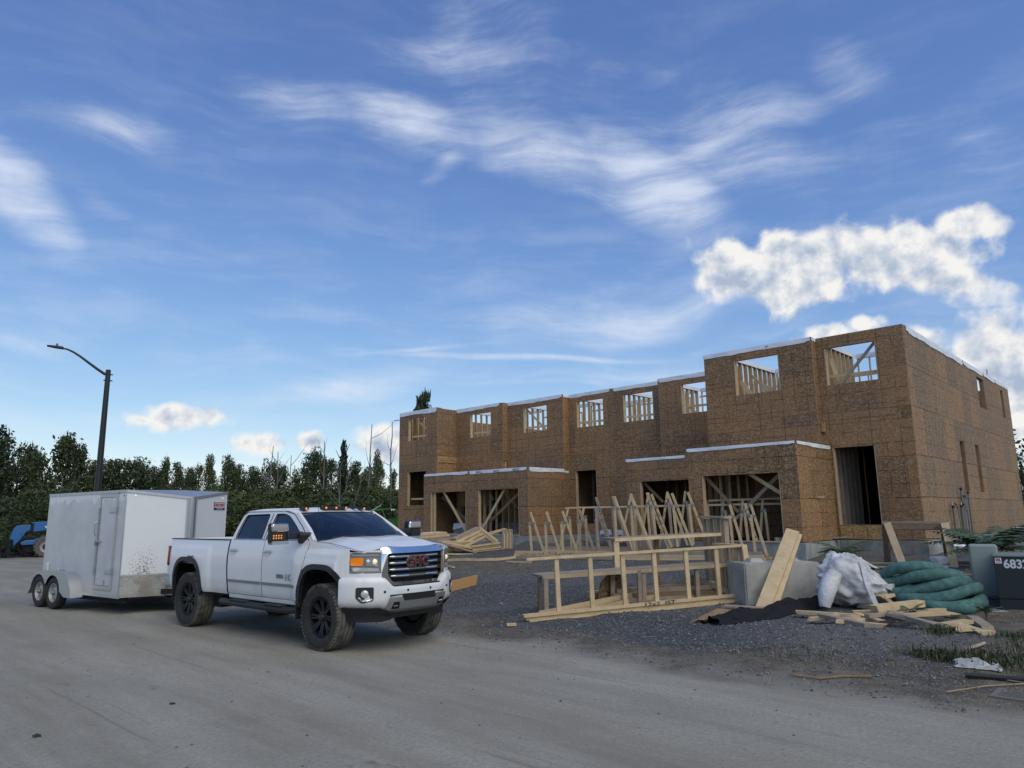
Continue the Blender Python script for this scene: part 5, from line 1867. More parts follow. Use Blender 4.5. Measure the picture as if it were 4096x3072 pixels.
# maker's badge on the far half of the nose
ang = math.atan2(NX, NY)
def on_far(t, z, out):
    d = Vector((-NX, TW - NY, 0)).normalized()
    nrm = Vector((d.y, -d.x, 0))
    return Vector((NX, NY, 0)) + d * t + Vector((0, 0, z)) + nrm * out
BD = MB()
BD.add([on_far(t, z, 0.010) for t, z in ((0.76, 2.08), (1.18, 2.08), (1.18, 2.25), (0.76, 2.25))], [(0, 1, 2, 3)])
BD = BD.build('maker_badge', BLACK, TRL, solid=0.008)
MB().add([on_far(t, z, 0.012) for t, z in ((0.77, 2.125), (1.17, 2.125), (1.17, 2.24), (0.77, 2.24))], [(0, 1, 2, 3)]).build('badge_field', mat('badge_silver', (0.55, 0.55, 0.55), 0.5), BD)
_d = Vector((-NX, TW - NY, 0)).normalized()
p = on_far(0.97, 2.185, 0.014)
text('badge_lettering', 'DISCOVERY', mat('badge_red', (0.50, 0.02, 0.03), 0.5), BD, 0.085, p, (R(90), 0, math.atan2(_d.y, _d.x)), 0.001, bold=0.003, sx=0.82)
p = on_far(0.97, 2.10, 0.014)
text('badge_lettering', 'TRAILERS.COM', mat('badge_white', (0.7, 0.7, 0.7), 0.5), BD, 0.035, p, (R(90), 0, math.atan2(_d.y, _d.x)), 0.001, sx=1.1)


# ------------------------------------------------------------------ lumber lying about the lot
SCRAP = [
    ((4.68, 12.40, 0.25), (5.42, 11.88, 0.25), 0.089),
    ((5.45, 11.95, 0.26), (5.51, 11.27, 0.24), 0.089),
    ((4.60, 11.73, 0.23), (5.08, 11.71, 0.25), 0.089),
    ((4.67, 11.44, 0.28), (4.94, 10.52, 0.26), 0.089),
    ((4.75, 11.48, 0.30), (5.03, 11.71, 0.30), 0.089),
    ((4.71, 10.88, 0.31), (5.23, 11.46, 0.30), 0.089),
    ((5.08, 11.12, 0.24), (5.27, 11.40, 0.26), 0.089),
    ((4.88, 10.89, 0.23), (5.22, 10.59, 0.23), 0.089),
    ((5.95, 12.83, 0.28), (6.06, 12.38, 0.30), 0.140),
    ((5.69, 11.86, 0.36), (6.59, 12.12, 0.40), 0.140),
    ((6.20, 12.61, 0.45), (6.98, 12.90, 0.56), 0.140),
    ((6.17, 12.59, 0.48), (6.39, 12.64, 0.33), 0.089),
    ((5.53, 12.21, 0.26), (5.81, 12.12, 0.28), 0.089),
    ((5.38, 11.45, 0.30), (5.94, 11.65, 0.32), 0.089),
    ((5.97, 11.71, 0.30), (6.96, 12.11, 0.30), 0.089),
    ((5.74, 11.25, 0.33), (6.67, 11.55, 0.32), 0.089),
    ((6.86, 11.88, 0.26), (6.89, 11.70, 0.25), 0.140),
    ((5.74, 11.49, 0.29), (5.90, 10.00, 0.26), 0.089),
    ((5.81, 11.56, 0.24), (5.75, 9.96, 0.23), 0.089),
    ((5.63, 9.89, 0.23), (6.02, 10.02, 0.23), 0.089),
    ((5.72, 9.86, 0.29), (6.00, 9.96, 0.29), 0.089),
    ((5.90, 10.35, 0.32), (6.46, 10.69, 0.32), 0.120),
    ((6.20, 10.51, 0.30), (6.21, 10.05, 0.28), 0.089),
    ((6.78, 11.11, 0.29), (6.50, 10.33, 0.25), 0.120),
    ((6.06, 9.89, 0.24), (6.28, 9.88, 0.24), 0.100),
    ((5.93, 10.87, 0.29), (6.01, 10.55, 0.28), 0.089),
]
TROW = ((0.60, 24.54, 0.48), (6.90, 21.11, 0.56))
TFRONT = [
    ((-0.08, 1.65), (-0.00, 0.52), (-0.05, 1.98), (0.47, 0.57)),
    ((0.51, 1.66), (0.55, 0.44), (0.55, 1.99), (1.03, 0.60)),
    ((1.10, 1.68), (1.14, 0.34), (1.13, 2.00), (1.70, 0.44)),
    ((1.74, 1.69), (1.76, 0.34), (1.76, 2.00), (2.30, 0.43)),
    ((2.33, 2.10), (2.39, 0.37), (2.33, 2.43), (2.91, 0.51)),
    ((2.97, 2.10), (3.00, 0.48), (2.96, 2.44), (3.59, 0.56)),
    ((3.52, 2.13), (3.58, 0.66), (3.51, 2.51), (4.14, 0.73)),
    ((4.21, 2.13), (4.29, 0.84), (4.18, 2.48), (4.74, 0.87)),
    ((4.86, 2.13), (4.93, 0.89), (4.83, 2.49), (5.37, 0.92)),
    ((6.52, 1.82), (6.58, 0.69), (6.54, 2.12), (6.90, 0.67)),
    ((7.13, 1.83), (7.19, 0.57), (7.14, 2.11), (7.49, 0.66)),
]
TBACK = [
    ((0.82, 1.83), (0.87, 0.60), (0.76, 2.11), (0.42, 0.82)),
    ((1.42, 1.85), (1.44, 0.63), (1.35, 2.12), (1.04, 0.80)),
    ((3.18, 2.19), (3.20, 0.62), (3.07, 2.55), (2.65, 0.95)),
    ((3.73, 2.26), (3.78, 0.80), (3.67, 2.57), (3.31, 0.80)),
    ((4.36, 2.26), (4.39, 0.86), (4.31, 2.58), (3.96, 0.83)),
    ((4.95, 2.27), (4.99, 0.91), (4.90, 2.59), (4.59, 0.86)),
    ((5.58, 2.27), (5.62, 0.92), (5.53, 2.60), (5.26, 0.91)),
    ((6.13, 1.96), (6.15, 0.83), (6.08, 2.25), (5.86, 0.82)),
    ((6.71, 1.97), (6.78, 0.76), (6.67, 2.26), (6.46, 0.78)),
    ((7.31, 1.99), (7.37, 0.77), (7.26, 2.27), (7.06, 0.72)),
]
TB1 = ((1.81, 25.42, 2.12), (8.85, 21.58, 2.14))
TB2 = ((6.21, 23.14, 2.27), (9.19, 21.51, 2.31))
PILE = ((-2.43, 26.98, 0.47), (-0.06, 28.95, 0.59))
PILEB = [
    ((-2.28, 27.89, 1.00), (-1.39, 28.63, 1.41), 0.20),
    ((-1.39, 28.63, 1.41), (-0.72, 29.18, 0.87), 0.20),
    ((-2.02, 28.49, 0.94), (-0.34, 29.88, 1.34), 0.14),
    ((-1.62, 27.65, 0.75), (-0.57, 28.52, 0.84), 0.10),
    ((-1.62, 27.68, 0.69), (-0.57, 28.55, 0.77), 0.10),
    ((-1.59, 27.68, 0.62), (-0.55, 28.54, 0.69), 0.10),
    ((-1.65, 27.67, 0.56), (-0.59, 28.55, 0.62), 0.10),
    ((-3.54, 25.94, 1.14), (-1.45, 27.67, 0.51), 0.10),
    ((-3.00, 26.26, 1.05), (-1.47, 27.52, 0.55), 0.10),
    ((-2.42, 26.61, 0.54), (-1.53, 27.34, 0.49), 0.08),
    ((-4.08, 27.18, 1.19), (-2.66, 28.35, 1.25), 0.14),
    ((-3.78, 27.42, 1.10), (-2.57, 28.43, 1.17), 0.14),
    ((-3.24, 26.83, 0.99), (-1.77, 28.05, 0.84), 0.10),
    ((-2.91, 27.11, 0.92), (-0.93, 28.74, 0.95), 0.10),
    ((-2.71, 27.01, 0.95), (-1.57, 27.95, 0.72), 0.10),
    ((-2.36, 27.17, 0.85), (-1.48, 27.90, 0.65), 0.10),
]
PILEV = [((-0.44, 29.02, 1.36), (-0.45, 29.01, 0.65)), ((-0.39, 29.07, 1.36), (-0.39, 29.06, 0.65)), ((-0.33, 29.11, 1.36), (-0.33, 29.11, 0.65)), ((-0.27, 29.16, 1.35), (-0.28, 29.16, 0.65)), ((-0.21, 29.21, 1.35), (-0.22, 29.21, 0.64)), ((-0.15, 29.26, 1.35), (-0.16, 29.25, 0.64)), ((-0.09, 29.31, 1.35), (-0.10, 29.30, 0.64))]
LONGP = [(-2.27, 24.74, 0.43), (-0.82, 24.01, 0.46), (0.62, 24.82, 0.53)]
LVL = ((-1.62, 17.34, 0.12), (-0.95, 18.47, 0.19))
LEANTOP = (5.61, 14.75, 1.52)



def board(name, a, b, w, t, m, label, cat, group=None, up=(0, 0, 1), c0=0.0, c1=0.0):
    a, b = Vector(a), Vector(b)
    c = (a + b) / 2
    o = MB().bar(a - c, b - c, w, t, up, c0, c1).build(name, m, None, loc=c)
    return tag(o, label, cat, group)


ORD = ['first', 'second', 'third', 'fourth', 'fifth', 'sixth', 'seventh', 'eighth', 'ninth', 'tenth', 'eleventh', 'twelfth']

# ---- the two nailed-up stud frames in front (u along the frame, n away from the road)
_fd, _fn = Vector((0.9562, 0.2928, 0)), Vector((-0.2928, 0.9562, 0))
_fa = Vector((0.2197, 13.0046, 0.0))


def FA(u, n, z):
    return _fa + _fd * u + _fn * n + Vector((0, 0, z))


def fz(u, z):            # follows the slope of the lot
    return z + 0.040 * u


FRA = empty('stud_frame', FA(2.2, 0.4, terrain(*FA(2.2, 0.4, 0).xy)))
tag(FRA, 'long low stud frame with wide shelf board and lettered base beams, nearest the road', 'wood frame')


def fpart(root, name, a, b, w, t, m=WOOD, up=(0, 0, 1)):
    a, b = Vector(a) - root.location, Vector(b) - root.location
    return MB().bar(a, b, w, t, up).build(name, m, root)


for k, (u0, u1, n, z) in enumerate(((0.03, 4.44, 0.02, 0.055), (-0.02, 4.38, 0.07, 0.105), (-0.07, 4.36, 0.03, 0.160))):
    fpart(FRA, 'base_beam', FA(u0, n, fz(u0, z)), FA(u1, n, fz(u1, z)), 0.050, 0.12, WOOD)
text('beam_lettering', '12x2  IST', BLACK_INK, FRA, 0.10, FA(2.55, -0.042, fz(2.55, 0.155)) - FRA.location, (R(90), R(-2.3), math.atan2(_fd.y, _fd.x)), 0.001, sx=1.7)
for k, u in enumerate((0.595, 1.242, 1.887, 2.528, 3.198, 3.853)):
    fpart(FRA, 'stud', FA(u, 0.03, fz(u, 0.185)), FA(u - 0.03, 0.03, fz(u, 1.085)), 0.080, 0.05, WOOD, _fd)
for (u, n) in ((0.47, 0.34), (2.35, 0.36), (2.46, 0.40), (3.62, 0.42)):
    fpart(FRA, 'stud', FA(u, n, fz(u, 0.10)), FA(u, n, fz(u, 0.74)), 0.080, 0.05, WOOD_GREY, _fd)
fpart(FRA, 'top_rail', FA(0.0, 0.03, fz(0, 1.112)), FA(4.34, 0.03, fz(4.34, 1.075)), 0.044, 0.10)
fpart(FRA, 'shelf_board', FA(0.42, 0.70, fz(0.42, 0.755)), FA(4.36, 0.70, fz(4.36, 0.700)), 0.044, 0.64, WOOD_GREY)
fpart(FRA, 'shelf_edge', FA(0.42, 0.36, fz(0.42, 0.745)), FA(4.34, 0.36, fz(4.34, 0.690)), 0.060, 0.036, WOOD)
fpart(FRA, 'leg', FA(0.44, 0.60, 0.06), FA(0.44, 0.60, fz(0.44, 0.74)), 0.089, 0.05, WOOD_BROWN, _fn)
for k in range(7):
    n = 0.10 + 0.135 * k
    fpart(FRA, 'end_stud', FA(4.40, n, fz(4.4, 0.10)), FA(4.40 + 0.01 * (k % 2), n, fz(4.4, 1.045)), 0.04, 0.11, WOOD if k % 3 else WOOD_GREY, _fn)
fpart(FRA, 'end_cap', FA(4.40, -0.02, fz(4.4, 1.075)), FA(4.42, 0.98, fz(4.4, 1.075)), 0.04, 0.13)
fpart(FRA, 'end_plank', FA(4.47, -0.03, fz(4.4, 0.58)), FA(4.42, -0.03, fz(4.4, 1.09)), 0.11, 0.04, WOOD, _fd)
FRB = empty('stud_frame', FA(3.5, 1.5, terrain(*FA(3.5, 1.5, 0).xy)))
tag(FRB, 'taller stud frame with a raised shelf board behind the lettered base beams', 'wood frame')
fpart(FRB, 'shelf_board', FA(2.18, 1.36, 1.385), FA(4.62, 1.36, 1.450), 0.044, 0.64, WOOD_GREY)
fpart(FRB, 'shelf_edge', FA(2.18, 1.02, 1.375), FA(4.60, 1.02, 1.44), 0.060, 0.036, WOOD)
fpart(FRB, 'leg', FA(2.24, 1.05, 0.34), FA(2.22, 1.05, 1.35), 0.11, 0.05, WOOD, _fd)
fpart(FRB, 'leg', FA(2.36, 1.42, 0.36), FA(2.36, 1.42, 1.37), 0.09, 0.05, WOOD_GREY, _fd)
fpart(FRB, 'leg', FA(3.30, 1.40, 0.38), FA(3.30, 1.40, 1.39), 0.09, 0.05, WOOD_BROWN, _fd)
fpart(FRB, 'base_beam', FA(1.6, 1.10, 0.33), FA(4.6, 1.10, 0.43), 0.09, 0.14, WOOD)
fpart(FRB, 'base_beam', FA(1.7, 1.35, 0.33), FA(4.6, 1.35, 0.43), 0.09, 0.14, WOOD)
for k in range(7):
    n = 1.00 + 0.13 * k
    fpart(FRB, 'end_stud', FA(4.72, n, 0.42), FA(4.72 + 0.012 * (k % 2), n, 1.755), 0.04, 0.11, WOOD if k % 2 else WOOD_GREY, _fn)
fpart(FRB, 'end_cap', FA(4.72, 0.90, 1.785), FA(4.74, 1.98, 1.80), 0.04, 0.20, WOOD_GREY)
# strand-board offcut standing between the frames, and loose trusses under the shelf
o = MB().add([FA(1.62, 0.75, 0.12), FA(2.30, 0.95, 0.20), FA(2.35, 0.95, 0.78), FA(1.95, 0.80, 0.80), FA(1.72, 0.76, 0.58)], [(0, 1, 2, 3, 4)]).build('board_offcut', OSB, None, solid=0.012)
tag(o, 'dark slanted strand board offcut standing under the shelf of the nearest frame', 'board')
o = MB().add([FA(1.05, 1.05, 0.18), FA(1.95, 1.00, 0.24), FA(3.1, 1.5, 0.34), FA(2.3, 1.75, 0.30)], [(0, 1, 2, 3)]).build('board_offcut', OSB_SIDE, None, solid=0.012)
tag(o, 'flat strand board sheet lying on gravel behind the nearest frame', 'board')
for k, (a, b, m, lab) in enumerate((
        (FA(0.30, 0.25, 0.15), FA(3.9, 1.0, 0.50), WOOD, 'long truss chord running back from the left end of the nearest frame'),
        (FA(0.42, 0.22, 0.09), FA(3.9, 0.8, 0.40), WOOD, 'lower truss chord under the long one inside the nearest frame'),
        (FA(2.05, 0.75, 0.42), FA(4.2, 0.55, 0.44), WOOD_GREY, 'upper chord of the loose truss stack inside the nearest frame'),
        (FA(2.05, 0.70, 0.34), FA(4.2, 0.50, 0.34), WOOD_BROWN, 'middle chord of the loose truss stack inside the nearest frame'),
        (FA(2.10, 0.66, 0.26), FA(4.2, 0.46, 0.26), WOOD_GREY, 'bottom chord of the loose truss stack inside the nearest frame'),
        (FA(1.95, 0.70, 0.36), FA(2.45, 0.30, 0.22), WOOD_GREY, 'short web slanting from the loose truss stack towards the road'),
        (FA(3.75, 0.85, 0.62), FA(4.28, 0.25, 0.34), WOOD_GREY, 'web slanting down beside the end studs of the nearest frame'),
        (FA(1.95, 0.72, 0.22), FA(1.98, 0.75, 0.76), WOOD_GREY, 'short upright propping the shelf of the nearest frame'))):
    board('truss_chord', a, b, 0.089, 0.05, m, lab, 'board', 'loose truss pieces inside the nearest frame', up=(0, 0, 1) if k != 7 else _fd)

# ---- rows of web trusses standing in front of the house
_t0, _t1 = Vector(TROW[0]), Vector(TROW[1])
_td = (_t1 - _t0)
_td.z = 0
_td.normalize()
_tn = Vector((-_td.y, _td.x, 0))


def TP(u, z, off):
    p = _t0 + _td * u + _tn * off
    return Vector((p.x, p.y, z))


for nm, rows, off, row in (('front', TFRONT, 0.0, 0), ('back', TBACK, 1.3, 1), ('middle', [tuple((u + 0.30, z + 0.04) for (u, z) in r) for r in TFRONT[2:10]], 0.7, 0)):
    for i, (pt, pb, st, sb) in enumerate(rows):
        gz = terrain(*TP(pb[0], 0, off).xy)
        root = empty('web_truss', TP(pb[0], gz, off))
        where = '%s from the left in the %s row' % (ORD[i], nm)
        tag(root, '%s web truss, %s' % ('left leaning' if row == 0 else 'right leaning', where), 'truss', 'web trusses standing before the house')
        A, B = TP(pt[0], pt[1], off), TP(pb[0], max(gz + 0.02, pb[1]), off)
        C_, D = TP(st[0], st[1], off + 0.03), TP(sb[0], max(gz + 0.02, sb[1]), off + 0.03)
        m = WOOD if random.random() < 0.75 else WOOD_GREY
        fpart(root, 'post', B, A, 0.070, 0.042, m, _td)
        fpart(root, 'web', D, C_, 0.070, 0.042, m if random.random() < 0.6 else WOOD, _td)
        t = (C_.z - A.z) / max(0.1, (C_.z - D.z))
        q = C_.lerp(D, t)
        fpart(root, 'gusset_plate', A + Vector((0, 0, -0.05)) - _tn * 0.027 + _td * (-0.05 if row == 0 else 0.05), q + Vector((0, 0, -0.05)) - _tn * 0.027 + _td * (0.05 if row == 0 else -0.05), 0.085, 0.004, STEEL_PLATE)
        if i in (4, 7):      # black marker scribble on some members
            b = MB()
            for k in range(9):
                p = C_.lerp(D, 0.15 + 0.07 * k) - _tn * 0.024
                b.bar(p + _td * (-0.025), p + _td * 0.022 + Vector((0, 0, 0.05 * (-1) ** k)), 0.018, 0.003)
            for j in range(len(b.v)):
                b.v[j] = tuple(Vector(b.v[j]) - root.location)
            b.build('marker_scribble', BLACK_INK, root)
for k, (a, b, lab) in enumerate(((TB1[0], TB1[1], 'long lower strip nailed across the tops of the back row of trusses'), (TB2[0], TB2[1], 'shorter upper strip above the right half of the standing trusses'))):
    board('strip', a, b, 0.06, 0.04, WOOD, lab, 'board')
for k in range(6):
    off, u0, u1, lab = ((-0.28, -0.55, 3.2, 'left half of the front bottom chord stack'), (-0.26, 3.3, 7.5, 'right half of the front bottom chord stack'), (0.18, -0.3, 7.6, 'chord just behind the front row of trusses'),
                        (0.95, 0.1, 7.7, 'chord just before the back row of trusses'), (1.55, 0.2, 7.7, 'chord directly behind the back row of trusses'), (2.6, -0.9, 4.6, 'farthest long chord, nearest the house'))[k]
    for j in range(3 if k < 2 else 2):
        z0, z1 = terrain(*TP(u0, 0, off).xy), terrain(*TP(u1, 0, off).xy)
        h = 0.045 + 0.085 * j
        board('truss_chord', TP(u0 + 0.03 * j, z0 + h, off + 0.015 * j), TP(u1 - 0.05 * j, z1 + h, off), 0.080, 0.10 if k < 2 else 0.05, WOOD if (k + j) % 3 else WOOD_GREY,
              '%s %s' % (('bottom', 'middle', 'top')[j] if k < 2 else ('lower', 'upper')[j], lab), 'board', 'bottom chords of the standing trusses')
b = MB()
for k in range(26):
    u = -0.30 + 0.075 * k + 0.03 * random.random()
    z = terrain(*TP(u, 0, -0.33).xy) + 0.10 + 0.05 * random.random() + (0.02 if k > 14 else 0)
    p = TP(u, z, -0.335)
    b.bar(p, p + _td * random.uniform(-0.05, 0.06) + Vector((0, 0, random.uniform(-0.06, 0.08))), 0.016, 0.003)
tag(b.build('marker_writing', BLACK_INK, None), 'black marker writing on the front chord stack of the standing trusses', 'lettering', kind='stuff')
for k, (u, off, w) in enumerate(((4.6, 0.5, 1.2), (5.3, 0.55, 0.9))):
    z = terrain(*TP(u, 0, off).xy) + 0.10
    board('plank', TP(u, z, off), TP(u + w, z + 0.02, off + 0.1), 0.04, 0.24, WOOD_GREY, '%s wide grey plank lying among the standing trusses' % ('longer', 'shorter')[k], 'board')

# ---- pile of bundled trusses by the left garage
PN = ['steep left slope of the peaked truss bundle', 'steep right slope of the peaked truss bundle', 'long rising chord behind the peaked truss bundle', 'top stick of the low stack before the left garage',
      'second stick of the low stack before the left garage', 'third stick of the low stack before the left garage', 'lowest stick of the low stack before the left garage', 'longest stick sloping down to the gravel beside the white pickup',
      'shorter stick sloping beside the longest one', 'short stick lying flat on the gravel beside the pickup bonnet', 'upper plank of the stack beside the pickup mirror', 'lower plank of the stack beside the pickup mirror',
      'stick bridging the plank stack and the peaked bundle', 'long level stick under the peaked bundle', 'slanted stick left of the low stack', 'shortest slanted stick left of the low stack']
for k, ((a, b, w), lab) in enumerate(zip(PILEB, PN)):
    t = 0.30 if k in (0, 1) else 0.16 if k < 7 else 0.10 if k < 10 else 0.30
    board('truss_stick', a, b, w * (0.6 if k > 2 else 0.55), t, WOOD if k % 4 else WOOD_GREY, lab, 'board', 'truss pile before the left garage')
for k in range(3):      # more sticks inside the peaked bundle
    a, b, c = Vector(PILEB[0][0]), Vector(PILEB[0][1]), Vector(PILEB[1][1])
    d = Vector((0.10, -0.12, -0.10)) * (k + 1)
    board('truss_stick', a + d, b + d, 0.09, 0.06, WOOD, '%s left sloping layer under the peaked truss bundle' % ('upper', 'middle', 'lowest')[k], 'board', 'inner layers of the peaked bundle')
    board('truss_stick', b + d, c + d, 0.09, 0.06, WOOD_GREY, '%s right sloping layer under the peaked truss bundle' % ('upper', 'middle', 'lowest')[k], 'board', 'inner layers of the peaked bundle')
BN = empty('stick_bundle', Vector(PILEV[3][1]))
tag(BN, 'upright bundle of short sticks tied together at the right end of the truss pile', 'bundle')
for k, (a, b) in enumerate(PILEV):
    for j in range(2):
        p, q = Vector(a) - BN.location + Vector((0.02, -0.05, 0)) * j, Vector(b) - BN.location + Vector((0.02, -0.05, -0.05)) * j
        p.z -= 0.16 * j * (k % 2)
        MB().bar(p, q, 0.05, 0.045, (1, 0, 0)).build('stick', WOOD if k % 2 else WOOD_GREY, BN)
pts = [Vector(p) for p in LONGP]
cv = [pts[0].lerp(pts[1], k / 8) for k in range(8)] + [pts[1].lerp(pts[2], k / 8) for k in range(9)]
for i in range(3):
    for k in range(1, len(cv) - 1):
        cv[k] = (cv[k - 1] + cv[k + 1]) / 2
b = MB()
for k in range(len(cv) - 1):
    cv[k].z = terrain(cv[k].x, cv[k].y) + 0.05
b.grid([[p + Vector((dx, dy, dz)) for p in cv] for dx, dy, dz in ((0, -0.06, -0.04), (0, -0.06, 0.04), (0.02, 0.06, 0.04), (0.02, 0.06, -0.04))])
tag(b.build('long_plank', WOOD, None), 'long bowed plank lying on the gravel left of the standing trusses', 'board')
a, b_ = Vector(LVL[0]), Vector(LVL[1])
board('beam_offcut', a + Vector((0, 0, 0.12)), b_ + Vector((0, 0, 0.12)), 0.24, 0.045, mat('orange_beam', (0.50, 0.28, 0.11), 0.6), 'orange laminated beam offcut on gravel beside the pickup bumper', 'board', c1=0.05)
p = BW(8.3, 11.6)
board('beam_offcut', (p.x - 0.2, p.y, terrain(p.x, p.y) + 0.2), (p.x + 0.05, p.y + 0.25, terrain(p.x, p.y) + 0.2), 0.30, 0.045, mat('orange_beam', (0.5, 0.28, 0.11), 0.6), 'second orange beam offcut half hidden behind the pickup bumper', 'board')
# loose sticks on the gravel
for k, (s, o, L, a, lab) in enumerate(((2.9, 14.1, 0.16, 0.9, 'short pale stub of wood on gravel in front of the nearest frame'), (9.9, 6.4, 0.9, 0.2, 'thin stick on the gravel left of the standing trusses'), (11.3, 8.1, 0.8, -0.3, 'short stick on dark soil right of the pickup headlamp'),
                                       (-0.4, 3.6, 2.6, 0.1, 'long weathered plank on soil behind the concrete block'), (-0.7, 4.4, 2.9, 0.05, 'second long weathered plank behind the concrete block'), (-1.2, 6.6, 3.0, 0.02, 'long brown timber lying behind the white bag'))):
    p = BW(s, o)
    z = terrain(p.x, p.y) + (0.03 if k < 5 else 0.09)
    d = Vector((math.cos(R(-43.4) + a), math.sin(R(-43.4) + a), 0)) * L / 2
    board('plank' if L > 1 else 'stick', p - d + Vector((0, 0, z)), p + d + Vector((0, 0, z)), 0.04 if k < 5 else 0.16, 0.09 if k < 3 else 0.26, WOOD if k < 3 else (WOOD_GREY if k < 5 else WOOD_BROWN), lab, 'board')

# ---- scrap lumber heap by the road
SN = ['long 2 by 4 at the left end of the scrap heap', 'stick continuing right from the long left one', 'short stub at the far left of the scrap heap', 'stick pointing down to the road at the left of the heap', 'left short crosspiece with a steel plate in the scrap heap',
      'right short crosspiece with a steel plate in the scrap heap', 'tiny upright stub under the crosspieces', 'lowest stick nearest the road at the left of the heap', 'pale offcut lying against the white bag', 'thick stamped beam on top of the scrap heap',
      'stick propped up on the green coil', 'short grey stub beside the propped stick', 'stub between the white bag and the thick beam', 'stick under the thick beam', 'long stick below the green coil', 'lettered stick just in front of the long one below the coil',
      'pointed offcut at the right end of the lettered stick', 'long stick slanting right towards the road', 'stick lying under the long slanting one', 'lowest offcut at the right of the scrap heap', 'offcut on top of the right stack', 'thick offcut on the right stack',
      'stick sloping off the right stack', 'grey stick beneath the transformer pad', 'small pale block at the right end of the heap', 'stub behind the thick offcut on the right stack']
for k, ((a, b, w), lab) in enumerate(zip(SCRAP, SN)):
    a, b = Vector(a), Vector(b)
    lift = max(0.0, max(terrain(p.x, p.y) + 0.035 - p.z for p in (a, (a + b) / 2, b)))
    a.z += lift
    b.z += lift
    o = board('scrap_board', a, b, 0.052 if k != 9 else 0.10, w * 1.2, WOOD if k % 5 != 3 else WOOD_GREY, lab, 'board', 'scrap lumber heap', c0=0.02 * ((k % 3) - 1), c1=0.03 * (((k + 1) % 3) - 1))
    if k in (4, 5, 11):
        MB().bar((-0.05, 0, 0.026), (0.05, 0.02, 0.026), 0.004, 0.08).build('steel_plate', STEEL_PLATE, o)
    if k in (3, 15, 17):
        d = Vector(b) - Vector(a)
        L = d.length
        d.normalize()
        q = d.cross(Vector((0, 0, 1))).normalized()
        if q.y > 0:
            q = -q
        m = MB()
        for j in range(9):
            c = d * (L * (0.06 * j - 0.1)) + q * (w / 2 + 0.003)
            m.bar(c, c + d * 0.03 + Vector((0, 0, 0.02 * (-1) ** j)), 0.014, 0.002)
        m.build('marker_scribble', BLACK_INK, o)

# ---- plank leaning on the concrete block
LP = empty('leaning_plank', (4.36, 13.20, 0.17))
tag(LP, 'pair of wide pale planks leaning on the grey concrete block', 'board')
q = Vector((5.40, 14.20, 1.53)) - LP.location
MB().bar((0, 0, 0), q, 0.24, 0.04, (0.8, 0.25, 0.5)).build('plank', WOOD, LP)
MB().bar((0.16, 0.04, 0.0), q + Vector((0.08, 0.05, -0.06)), 0.22, 0.04, (0.75, 0.3, 0.5)).build('plank', WOOD, LP)


# ------------------------------------------------------------------ things on the right of the lot
def frame(loc, yaw):
    return loc, R(yaw)


# concrete block with casting knobs
def rough_box(sx, sy, sz, n=0.09, amp=0.012, seed=0):
    bm = bmesh.new()
    bmesh.ops.create_cube(bm, size=1.0)
    bmesh.ops.scale(bm, vec=(sx, sy, sz), verts=bm.verts)
    cuts = max(2, int(max(sx, sy, sz) / n / 2))
    bmesh.ops.bevel(bm, geom=list(bm.edges), offset=0.025, segments=2, affect='EDGES')
    bmesh.ops.subdivide_edges(bm, edges=[e for e in bm.edges if e.calc_length() > 0.2], cuts=cuts, use_grid_fill=True)
    for v in bm.verts:
        p = v.co + Vector((seed * 3.1, 0, 0))
        v.co += Vector((noise.noise(p * 4), noise.noise(p * 4 + Vector((9, 0, 0))), noise.noise(p * 4 + Vector((0, 9, 0))))) * amp
        e = sum(1 for c, s in zip(v.co, (sx, sy, sz)) if abs(c) > s / 2 - 0.05)
        if e >= 2:
            v.co *= 1 - 0.02 * abs(noise.noise(p * 9))
    b = MB()
    b.add([tuple(v.co) for v in bm.verts], [tuple(v.index for v in f.verts) for f in bm.faces])
    bm.verts.index_update()
    b.v, b.f = [tuple(v.co) for v in bm.verts], [tuple(v.index for v in f.verts) for f in bm.faces]
    bm.free()
    return b


BLK = empty('concrete_block', (4.25, 13.70, 0.17), R(8.0))
tag(BLK, 'grey cast concrete block with a knobbed top behind the leaning planks', 'concrete block')
CONC2 = mat('warm_concrete', (0.36, 0.35, 0.32), 0.9, fn=concrete_fn((0.40, 0.39, 0.355), (0.24, 0.23, 0.205)))
MB.build(rough_box(1.52, 0.78, 0.78), 'body', CONC2, BLK, smooth=50, loc=(0.77, 0.40, 0.39))
for x in (0.40, 1.12):
    k = MB().add([(sx * a, sy * a, z) for z, a in ((0, 0.15), (0.08, 0.10)) for sx, sy in ((-1, -1), (1, -1), (1, 1), (-1, 1))],
                 [(4, 5, 6, 7), (0, 1, 5, 4), (1, 2, 6, 5), (2, 3, 7, 6), (3, 0, 4, 7)])
    k.build('knob', CONC2, BLK, loc=(x, 0.40, 0.775), bevel=0.02)

# black landscape fabric, crumpled
def crumple(path, half, height, nu, nv, seed, fold=1.0):
    rows = []
    for i in range(nu + 1):
        t = i / nu
        k = t * (len(path) - 1)
        j = min(int(k), len(path) - 2)
        p = Vector(path[j]).lerp(Vector(path[j + 1]), k - j)
        d = (Vector(path[j + 1]) - Vector(path[j])).normalized()
        n = Vector((-d.y, d.x, 0))
        row = []
        for q in range(nv + 1):
            v = -1 + 2 * q / nv
            w = half * (1 + 0.25 * noise.noise(Vector((t * 6, v * 2, seed))))
            x = p + n * v * w + d * 0.10 * noise.noise(Vector((t * 9, v * 4, seed + 3)))
            f = fold * (0.6 + noise.noise(Vector((t * 5 + v * 2.2, v * 3.5, seed + 7))) + 0.5 * noise.noise(Vector((t * 13, v * 8, seed))))
            z = terrain(x.x, x.y) + 0.012 + max(0.0, height * (1 - v * v) * max(0.05, f))
            row.append((x.x, x.y, z))
        rows.append(row)
    return MB().grid(rows)


